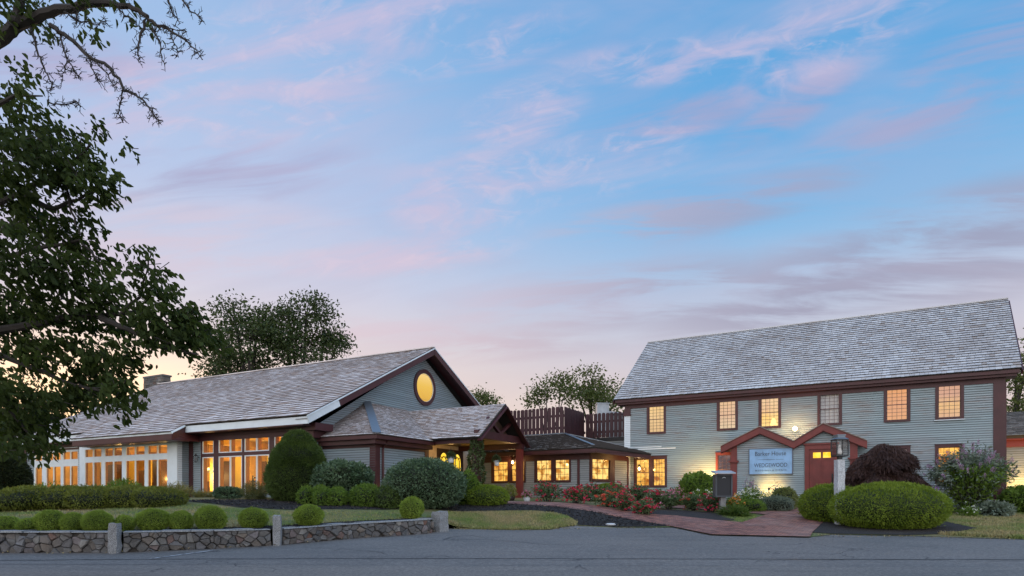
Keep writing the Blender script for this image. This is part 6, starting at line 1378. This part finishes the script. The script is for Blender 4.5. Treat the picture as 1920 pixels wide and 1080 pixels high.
def butterfly_bush():
    Y = 23.2; f = foot(1822, Y); t = thing('butterfly_bush', f, 'large loose butterfly bush with faded purple spikes before the corner of the house', 'shrub'); h = ztop(838, Y) - f.z; rng = np.random.default_rng(8); rx = 76 / FPX * Y; b = MB(); ns = 140; a = rng.uniform(0, 6.283, ns); rr = np.sqrt(rng.uniform(0, 1, ns)); tips = np.stack([np.cos(a) * rr * rx, np.sin(a) * rr * 1.1, h * (1 - .36 * rr ** 2) * rng.uniform(.74, 1.05, ns)], -1); bs = tips * np.array([.15, .15, 0])
    for p, q in zip(bs, tips): b.tube([f + Vector(p), f + Vector((p + q) / 2 + np.array([0, 0, h * .15])), f + Vector(q)], [.016, .010, .004], 4)
    b.build('stem', M_bark, t); m = 85; u = rng.uniform(.10, 1, (ns, m)); P = (bs[:, None] + (tips - bs)[:, None] * u[..., None] + np.array([0, 0, h * .15]) * (4 * u * (1 - u))[..., None]).reshape(-1, 3) + rng.normal(size=(ns * m, 3)) * .10; P[:, 2] = np.maximum(P[:, 2], .03); N = nrm(P * np.array([1, 1, .3])); V, Q = leaves(P, N, .15, .28, rng, .6, .7, .35)
    inner = (np.abs(P[:, 0] - .05) < rx * .6) & (P[:, 2] < h * .72); MI = np.where(inner & (rng.uniform(size=len(P)) < .75), 0, 1); link('foliage', np_mesh('foliage', V, Q, MI, [L_green, L_grey]), t)
    k = rng.uniform(size=ns) < .62; T = tips[k]; d = nrm(T - bs[k] + np.array([0, 0, .3])); s = rng.uniform(0, .26, (len(T), 60)); P = (T[:, None] + d[:, None] * s[..., None] + np.array([0, 0, -1.0]) * (s ** 2)[..., None] * 1.2).reshape(-1, 3); D = rdir(rng, len(P)); P = P + D * .022 * (1 - np.tile(np.zeros(1), (len(P), 1))); V, Q = leaves(P, D, .03, .8, rng, 1, .4); link('blossoms', np_mesh('blossoms', V, Q, np.zeros(len(Q)), [F_pale]), t)
butterfly_bush()
wisp('purple_phlox', 1724, 1768, 911, 22.4, 900, L_green, 51, 'purple phlox between the yew mound and the butterfly bush', 'flower', (.11, .28), .4, flowers=(F_purple, .07, 90, .88))
shrub('hosta_clump', 1838, 1890, 945, 22.4, 700, (.16, .45), [M_hulldk, L_grey], 52, 'low blue grey leafy clump at the foot of the butterfly bush', 'plant', ry=.5, amp=.1, depth=(.7, 1.1), droop=.4); wisp('white_flower_bed', 1790, 1835, 946, 22.2, 600, L_green, 53, 'small white flowers at the edge of the lawn', 'flower', (.09, .3), .3, flowers=(F_white, .045, 22, .9))
shrub('leafy_shrub', 1886, 1960, 915, 23.4, 1200, (.10, .45), [M_hulldk, L_green], 54, 'dark leafy shrub with white flowers cut by the right edge', 'shrub', ry=.8, amp=.12, depth=(.82, 1.08), rand=1.0); wisp('wild_grass', 1878, 1950, 902, 24.0, 500, L_grey, 55, 'sparse tall stems before the warm lit wing wall', 'plant', (.14, .08), .3)
# ================================================================== information box and lamp post
def info_box():
    Y = 22.6; f = foot(1357, Y); x0, x1 = at(1341.5, 0, Y).x, at(1373.5, 0, Y).x; z0, z1 = ztop(932, Y), ztop(889, Y); t = thing('info_box', f, 'grey wooden leaflet box on a post with a dark front and little pitched lid', 'box'); M_gw = m_paint('grey_wood', (.050, .060, .070), .6, .25); D = .30
    b = MB(); b.box(f.x - .09, f.x + .09, Y + .05, Y + .22, f.z - .15, z0); b.build('post', m_paint('weathered_post', (.20, .20, .20), .8, .4), t)
    b = MB(); w = .055; b.box(x0, x1, Y + .03, Y + D, z0, z1); b.box(x0, x0 + w, Y - .012, Y + .03, z0, z1); b.box(x1 - w, x1, Y - .012, Y + .03, z0, z1); b.box(x0 + w, x1 - w, Y - .01, Y + .03, z0, z0 + w); b.box(x0 + w, x1 - w, Y - .01, Y + .03, z1 - w, z1); b.build('case', M_gw, t)
    b = MB(); b.box(x0 + w, x1 - w, Y + .018, Y + .028, z0 + w, z1 - w); b.build('door', m_plain('dark_glass', (.010, .012, .016), .6), t)
    b = MB(); zz = z1 - .14; xc = (x0 + x1) / 2; b.tube([(xc - .05, Y + .012, zz), (xc, Y + .012, zz + .025), (xc + .06, Y + .012, zz + .005)], .010, 5); b.build('leaflet_mark', M_white, t)
    b = MB(); e = .07; b.hexa([(x0 - e, Y - .14, z1 + .01), (x1 + e, Y - .14, z1 + .01), (x1 + e, Y + D + .05, z1 + .10), (x0 - e, Y + D + .05, z1 + .10), (x0 - e, Y - .14, z1 + .05), (x1 + e, Y - .14, z1 + .05), (x1 + e, Y + D + .05, z1 + .14), (x0 - e, Y + D + .05, z1 + .14)]); b.build('lid', m_paint('blue_grey_lid', (.30, .36, .42), .5, .2), t)
info_box()
def mk_lightgranite():
    t = NT('pale_granite'); v = t.coord(); f = t.noise(v, 45, 4, .75); n = t.noise(v, 9, 6, .65); a = t.mix(t.rng(f, .35, .65), (.26, .28, .30), (.66, .69, .71)); t.col(t.mix(t.rng(n, .5, .75, 0, .4), a, (.30, .32, .33))); t.rough(.8); t.bump(n, 1.0, .04); return t.m
def lamp_post():
    Y = 19.95; f = foot(1574, Y); t = thing('lamp_post', f, 'square granite lamp post with an old square glass lantern', 'lamp post'); w = 13.5 / FPX * Y; z1 = ztop(862, Y); rng = random.Random(6); b = MB(); N = 14; vs = []
    for k in range(N):
        z = f.z - .2 + (z1 - f.z + .2) * k / (N - 1)
        for a, c in ((-1, -1), (-.3, -1.02), (.35, -1.01), (1, -1), (1.02, 0), (1, 1), (0, 1), (-1, 1), (-1.02, .1)): vs.append((f.x + a * w / 2 + rng.uniform(-.007, .007), f.y + c * w / 2 + rng.uniform(-.007, .007), z))
    b.solid(vs, [(k * 9 + i, k * 9 + (i + 1) % 9, (k + 1) * 9 + (i + 1) % 9, (k + 1) * 9 + i) for k in range(N - 1) for i in range(9)] + [tuple(range((N - 1) * 9, N * 9))]); b.build('post', mk_lightgranite(), t)
    hw_ = 21 / 2 / FPX * Y; zb, zt, zc_ = ztop(853, Y), ztop(825.5, Y), ztop(814, Y); c = Vector((f.x + .005, Y, 0)); M_lan = m_plain('lantern_metal', (.035, .04, .045), .4, .5)
    b = MB(); b.box(c.x - .06, c.x + .06, Y - .06, Y + .06, z1 - .01, zb - .05); b.box(c.x - hw_ - .01, c.x + hw_ + .01, Y - hw_ - .01, Y + hw_ + .01, zb - .05, zb)
    for a in (-1, 1):
        for d in (-1, 1): b.box(c.x + a * hw_ - .014, c.x + a * hw_ + .014, Y + d * hw_ - .014, Y + d * hw_ + .014, zb, zt)
    b.box(c.x - hw_ - .014, c.x + hw_ + .014, Y - hw_ - .014, Y + hw_ + .014, zt, zt + .03)
    for d in (-1, 1):
        b.box(c.x - .006, c.x + .006, Y + d * hw_ - .006, Y + d * hw_ + .006, zb, zt); b.box(c.x - hw_ + .014, c.x + hw_ - .014, Y + d * hw_ - .005, Y + d * hw_ + .005, (zb + zt) / 2 - .005, (zb + zt) / 2 + .005)
    b.build('lantern_frame', M_lan, t)
    b = MB(); q = hw_ * .66; z2 = zt + .031; zm = zc_ - .05
    b.hexa([(c.x - hw_ - .02, Y - hw_ - .02, z2), (c.x + hw_ + .02, Y - hw_ - .02, z2), (c.x + hw_ + .02, Y + hw_ + .02, z2), (c.x - hw_ - .02, Y + hw_ + .02, z2), (c.x - q, Y - q, z2 + .05), (c.x + q, Y - q, z2 + .05), (c.x + q, Y + q, z2 + .05), (c.x - q, Y + q, z2 + .05)]); b.box(c.x - q, c.x + q, Y - q, Y + q, z2 + .051, zm); b.box(c.x - q - .015, c.x + q + .015, Y - q - .015, Y + q + .015, zm + .001, zm + .03); b.build('lantern_cap', m_plain('lantern_cap_metal', (.16, .20, .24), .45, .4), t)
    b = MB()
    for s in (-1, 1): b.face([(c.x - hw_, Y + s * (hw_ - .004), zb), (c.x + hw_, Y + s * (hw_ - .004), zb), (c.x + hw_, Y + s * (hw_ - .004), zt), (c.x - hw_, Y + s * (hw_ - .004), zt)]); b.face([(c.x + s * (hw_ - .004), Y - hw_, zb), (c.x + s * (hw_ - .004), Y + hw_, zb), (c.x + s * (hw_ - .004), Y + hw_, zt), (c.x + s * (hw_ - .004), Y - hw_, zt)])
    b.build('lantern_glass', M_glass, t)
    b = MB(); b.lathe((c.x, Y, zb), [(.055, 0), (.075, .05), (.072, .10), (.04, .20), (.045, .24), (.03, .30), (.02, .32)], 12); b.build('bulb', m_paint('frosted_bulb', (.7, .70, .66), .3, 0), t, smooth=True)
lamp_post()
dk = G(1145, 986); b = MB(); b.lathe((dk.x, dk.y, dk.z), [(.16, .02), (.17, .06), (.12, .085), (.02, .09)], 16); tag(b.build('ground_light', m_paint('pale_disc', (.45, .47, .48), .5, .1), None, (dk.x, dk.y, dk.z), True), 'pale flat disc lying in the mulch at the road edge', 'ground light')

# ================================================================== trees
def branchy(mb, p, d, L, r, depth, rng, tips, bend=.35, split=3, up=.15):
    n = 5; pts = [Vector(p)]; dd = Vector(d).normalized()
    for i in range(n):
        dd = (dd + Vector((rng.uniform(-1, 1), rng.uniform(-1, 1), rng.uniform(-1, 1))) * bend * .45 + Vector((0, 0, up * .3))).normalized(); pts.append(pts[-1] + dd * L / n)
    mb.tube(pts, [r * (1 - .55 * i / n) for i in range(n + 1)], 7 if depth > 2 else 5 if depth > 0 else 4)
    if depth <= 1: tips.extend(pts[2:])
    if depth == 0: return
    for k in range(split + (1 if rng.random() < .4 else 0)):
        j = rng.randint(2, n); a = rng.uniform(0, 6.283); e = Vector((math.cos(a), math.sin(a), rng.uniform(-.1, .6))); branchy(mb, pts[j], (dd * .55 + e * .75), L * rng.uniform(.55, .75), r * .5, depth - 1, rng, tips, bend, split, up)
def tree(name, px, Y, blobs, dens, leafsz, mat, seed, label, trunk_r=.3, group=None, base_z=1.2, limb_from=.3):
    """blobs: (px,py,rpx,rpy) crown masses in the view at depth Y; each is a cloud of leaf clumps carried by limbs"""
    rng = np.random.default_rng(seed); f = Vector(((px - 960) / FPX * Y, Y, base_z)); t = thing(name, f, label, 'tree', group); b = MB(); Vs, Qs = [], []; off = 0; ctrs = []
    for (bx_, by_, rx, ry) in blobs:
        c = at(bx_, by_, Y + rng.uniform(-.08, .08) * Y * .4); R_ = np.array([rx / FPX * Y, rx / FPX * Y * .9, ry / FPX * Y]); ctrs.append((c, R_))
    zt = max(c.z for c, _ in ctrs); hub = Vector((f.x, f.y, base_z + (zt - base_z) * limb_from)); b.tube([f, f.lerp(hub, .5) + Vector((.1, 0, 0)), hub], [trunk_r * 1.25, trunk_r, trunk_r * .9], 9)
    for c, R_ in ctrs:
        m = hub.lerp(c, .5) + Vector((rng.uniform(-.3, .3), rng.uniform(-.3, .3), .08 * (c - hub).length)); b.tube([hub, m, c], [trunk_r * .6, trunk_r * .35, trunk_r * .15], 6)
        nc = max(6, int(dens * R_[0] * R_[2] * 3.0)); D = rdir(rng, nc); rad = rng.uniform(.25, 1, (nc, 1)) ** .45; C = np.array(c) + D * R_ * rad
        for q in C[:: 2]: mm = c.lerp(Vector(q), .5) + Vector((0, 0, .1)); b.tube([c, mm, Vector(q)], [trunk_r * .13, trunk_r * .08, trunk_r * .03], 4)
        leafsz2 = leafsz * .62; per = 85; cs = leafsz * 2.7; P = np.repeat(C, per, 0) + rng.normal(size=(nc * per, 3)) * np.array([cs, cs, cs * .55]) * .55; N = nrm(P - np.array(c)); V, Q = leaves(P, N, leafsz2, .55, rng, .6, 1.0, .25); Vs.append(V); Qs.append(Q + off); off += len(V)
    b.build('trunk', M_bark, t); link('crown', np_mesh('crown', np.concatenate(Vs) - np.array(f), np.concatenate(Qs), np.zeros(sum(map(len, Qs))), [mat]), t)
GB = 'trees behind the buildings'
tree('broad_tree', 468, 52, [(440, 598, 36, 34), (412, 640, 30, 40), (470, 635, 45, 45), (450, 685, 62, 30), (402, 690, 26, 24), (485, 600, 26, 20)], 2.6, .42, L_far, 1, 'dark leafy tree behind the hall roof, left one of the close pair', .45, GB)
tree('broad_tree', 575, 54, [(575, 590, 45, 30), (530, 630, 40, 40), (610, 625, 36, 35), (570, 660, 60, 35), (630, 650, 18, 22), (540, 595, 25, 20)], 2.4, .42, L_far, 2, 'dark spreading tree behind the hall roof, right one of the close pair', .45, GB)
tree('small_tree', 905, 60, [(905, 742, 18, 14), (915, 752, 12, 10), (893, 752, 12, 10)], 2.2, .35, L_lite, 3, 'small light tree peeping over the porch roof', .2, GB)
tree('sparse_tree', 1030, 50, [(1022, 728, 22, 18), (1050, 718, 20, 16), (1008, 745, 12, 16), (1060, 735, 16, 18)], .85, .36, L_lite, 4, 'thin light tree with open branches behind the terrace fence', .16, GB, limb_from=.25)
tree('broad_tree', 1110, 50, [(1110, 712, 34, 26), (1085, 740, 30, 26), (1130, 738, 30, 28), (1105, 755, 40, 22), (1150, 760, 20, 20)], 1.9, .38, L_lite, 5, 'rounded green tree behind the terrace fence and white vent', .3, GB)
tree('open_tree', 1893, 42, [(1905, 690, 22, 18), (1912, 720, 18, 14), (1930, 660, 30, 30), (1905, 765, 16, 12), (1935, 780, 26, 20), (1945, 720, 30, 30)], .9, .34, L_lite, 6, 'open branched tree beyond the right end of the big house', .26, GB, limb_from=.35)
tree('dark_tree', 95, 44, [(60, 790, 55, 45), (120, 760, 50, 40), (170, 740, 40, 28), (20, 760, 50, 60), (100, 820, 50, 40)], 2.3, .40, L_far, 7, 'dark tree filling the gap behind the left end of the hall', .35, GB)
tree('dark_tree', 20, 40, [(10, 860, 45, 45), (30, 820, 40, 40), (-20, 830, 50, 60), (50, 870, 25, 35)], 2.5, .36, L_far, 8, 'dark tree beside the far left corner of the hall', .3, GB)
shrub('arborvitae', -34, 46, 852, 30, 900, (.14, .35), [M_hulldk, m_leaf('arborvitae_leaf', (.014, .022, .008), (.034, .048, .016), .1)], 61, 'big dark rounded evergreen at the left edge behind the hedge', 'shrub', amp=.05, kf=4, cz=.42)
# ---- the near tree reaching in from the left, out of whose crown only the boughs show
def near_tree():
    rng = random.Random(14); nr = np.random.default_rng(14); f = Vector((-10.6, 9.6, .24)); t = thing('overhanging_tree', f, 'dark old tree leaning in from the left with bare twigs above and heavy leaves below', 'tree'); b = MB(); tw = MB()
    def P(px, py, Y): return at(px, py, Y)
    crown = P(-190, 300, 9.6); b.tube([f, Vector((-10.5, 9.6, 2.5)), P(-230, 520, 9.6), crown, P(-120, 60, 9.6)], [.42, .36, .32, .27, .20], 10)
    twigs = []
    def limb(l, Y0, Y1, r0, r1, spur=True, k=1.0):
        n = len(l); pts = [P(x, y, Y0 + (Y1 - Y0) * i / (n - 1)) for i, (x, y) in enumerate(l)]; out = []
        for i in range(n - 1):
            m = 4
            for j in range(m): out.append(pts[i].lerp(pts[i + 1], j / m) + Vector((rng.uniform(-1, 1), rng.uniform(-1, 1), rng.uniform(-1, 1))) * (.018 if i or j else 0))
        out.append(pts[-1]); N = len(out); b.tube(out, [r0 + (r1 - r0) * (i / (N - 1)) ** .8 for i in range(N)], 7)
        if spur:
            for i in range(1, N):
                for q in range(int(2.2 * k) + (rng.random() < .5)):
                    d = Vector((rng.uniform(-1, 1), rng.uniform(-1, 1), rng.uniform(-1, 1))).normalized(); L = rng.uniform(.03, .12); o = out[i] + (out[i - 1] - out[i]) * rng.random(); e = o + d * L; tw.tube([o, o + d * L * .5 + Vector((0, 0, .01)), e], [.006, .004, .003], 4)
                    for z in range(rng.randint(1, 3)): d2 = (d + Vector((rng.uniform(-1, 1), rng.uniform(-1, 1), rng.uniform(-1, 1))) * .9).normalized(); s = o + d * L * rng.uniform(.4, 1); tw.tube([s, s + d2 * rng.uniform(.025, .07)], [.0045, .003], 4)
        return out
    limb([(-120, 160), (-40, 100), (0, 72), (24, 49), (57, 35), (106, 18), (163, 8), (204, 4), (244, 14), (277, 31)], 9.6, 9.0, .135, .028, False)
    limb([(24, 49), (34, 20), (42, -10), (60, -60)], 9.3, 9.3, .08, .05, False)
    limb([(94, 47), (130, 72), (163, 102), (208, 128), (232, 167), (260, 182), (281, 200), (288, 218), (301, 232)], 9.1, 8.8, .035, .006); limb([(277, 31), (261, 69), (259, 98), (261, 118)], 9, 8.9, .022, .006); limb([(277, 37), (312, 55), (346, 73), (362, 90), (380, 112)], 9, 8.7, .022, .006)
    limb([(285, 50), (296, 75), (303, 100), (309, 122)], 9, 8.9, .014, .005); limb([(312, -5), (325, 30), (336, 42)], 9, 8.9, .014, .005); limb([(338, -5), (359, 20), (383, 41)], 9, 8.8, .016, .005); limb([(57, 52), (73, 102), (86, 135), (98, 163), (90, 175)], 9.2, 9.1, .018, .005)
    limb([(110, 60), (118, 90), (126, 114), (140, 135), (150, 147)], 9.1, 9, .014, .005); limb([(163, 102), (172, 125), (184, 148), (186, 158)], 9, 8.9, .012, .005); limb([(170, 108), (200, 140), (220, 170)], 9, 8.9, .012, .005); limb([(230, 168), (226, 200), (222, 215), (232, 230)], 8.9, 8.9, .011, .004); limb([(126, 114), (120, 135), (113, 150)], 9.1, 9.1, .010, .004); limb([(90, 190), (110, 195), (140, 192), (152, 200)], 9.1, 9, .012, .005)
    limb([(320, 62), (330, 90), (335, 108)], 8.9, 8.9, .010, .004); limb([(300, 48), (325, 55), (350, 60)], 8.9, 8.9, .010, .004); limb([(120, 22), (150, 40), (185, 45), (200, 40)], 9, 9, .012, .005); limb([(215, 8), (235, 30), (262, 50)], 9, 9, .012, .005); limb([(140, 14), (146, 35), (142, 50)], 9, 9, .01, .004)
    limb([(-200, 640), (-60, 625), (64, 609), (120, 598), (179, 592), (220, 590), (255, 587), (300, 600), (340, 612)], 9.8, 9.4, .085, .012, False); limb([(187, 594), (238, 617), (298, 647), (345, 660), (372, 664)], 9.4, 9.2, .05, .012, False); limb([(225, 590), (262, 555), (276, 510), (283, 470)], 9.4, 9.3, .03, .008, False)
    limb([(-120, 420), (0, 380), (80, 340), (140, 300), (170, 270)], 9.8, 9.2, .055, .015, False); limb([(40, 365), (100, 390), (150, 375), (195, 345)], 9.5, 9.2, .05, .01, False); limb([(-80, 500), (20, 480), (90, 460), (150, 450), (185, 490)], 9.8, 9.5, .05, .014, False); limb([(-60, 640), (60, 690), (140, 720), (230, 740)], 9.8, 9.6, .05, .014, False); limb([(-80, 700), (10, 760), (60, 820)], 9.8, 9.7, .05, .014, False); limb([(120, 340), (135, 400), (150, 440)], 9.3, 9.2, .022, .012, False); limb([(-100, 240), (-20, 200), (30, 180), (80, 180)], 9.5, 9.3, .06, .01, False)
    # leaf masses: (px, py, rx, ry, leaves)
    masses = [(40, 12, 50, 25, 110), (105, 34, 50, 14, 60), (160, 14, 50, 10, 50), (235, 14, 30, 8, 24), (25, 190, 40, 22, 150), (70, 182, 28, 14, 70), (15, 110, 16, 35, 50), (10, 20, 40, 30, 90), (70, 30, 40, 14, 40), (160, 5, 40, 8, 40), (30, 250, 55, 38, 420), (105, 262, 60, 30, 300), (60, 320, 75, 50, 620), (150, 320, 55, 45, 330), (175, 350, 42, 32, 220), (30, 400, 60, 60, 620), (110, 420, 70, 45, 480), (40, 480, 70, 60, 620), (120, 500, 65, 45, 420), (175, 480, 28, 35, 140), (170, 540, 40, 35, 220),
              (280, 490, 26, 28, 90), (270, 530, 40, 32, 170), (25, 570, 65, 55, 640), (110, 580, 75, 40, 460), (200, 590, 55, 35, 320), (290, 585, 65, 36, 420), (345, 620, 44, 34, 340), (372, 630, 24, 30, 130), (300, 635, 60, 24, 220), (40, 660, 60, 45, 420), (130, 660, 75, 40, 480), (210, 670, 50, 38, 320), (180, 725, 62, 34, 380), (232, 738, 40, 26, 180), (110, 740, 45, 30, 150), (200, 768, 26, 16, 60), (20, 770, 60, 45, 520), (60, 810, 45, 36, 360), (40, 838, 40, 26, 200), (5, 720, 28, 36, 200), (195, 240, 10, 10, 8), (-60, 300, 80, 140, 700), (-60, 600, 80, 160, 800)]
    Vs, Qs = [], []; off = 0
    for (x, y, rx, ry, n) in masses:
        Y = 9.4 + nr.uniform(-.5, .7); c = np.array(at(x, y, Y)); R_ = np.array([rx / FPX * Y, .55, ry / FPX * Y]); n = int(n * (.85 if x < 60 else 1.0)); k = max(3, n // 15); D = rdir(nr, k); C = c + D * R_ * nr.uniform(.15, 1, (k, 1)) ** .5
        for q in C: a_ = Vector(q); tw.tube([a_ + Vector((0, 0, -.02)), a_ + Vector((rng.uniform(-.2, .2), rng.uniform(-.2, .2), rng.uniform(-.05, .16)))], [.004, .006], 4)
        per = 15; Pn = np.repeat(C, per, 0) + nr.normal(size=(k * per, 3)) * np.array([.105, .105, .065]); N = nrm(np.stack([np.ones(len(Pn)) * .5, nr.normal(size=len(Pn)) * .5, np.zeros(len(Pn))], -1)); V, Q = leaves(Pn, N, .122, .46, nr, .6, .6, .75, six=True); Vs.append(V); Qs.append(Q + off); off += len(V)
    for (x, y, n) in ((204, 345, 8), (282, 466, 6)):
        Pn = np.array(at(x, y, 9.2)) + nr.normal(size=(n, 3)) * .05; V, Q = leaves(Pn, np.tile([[1., 0, 0]], (n, 1)), .14, .42, nr, .6, .4, .6, six=True); Vs.append(V); Qs.append(Q + off); off += len(V)
    b.build('trunk', M_bark, t); tw.build('twigs', M_bark, t); link('crown', np_mesh('crown', np.concatenate(Vs) - np.array(f), np.concatenate(Qs), np.zeros(sum(map(len, Qs))), [L_tree]), t)
near_tree()
sheet('verge', [(-14.5, 6), (-9.2, 6.2), (-8.9, 8), (-9.0, 10), (-10.0, 11.6), (-14.5, 12)], M_lawn, .06, .6, rz)
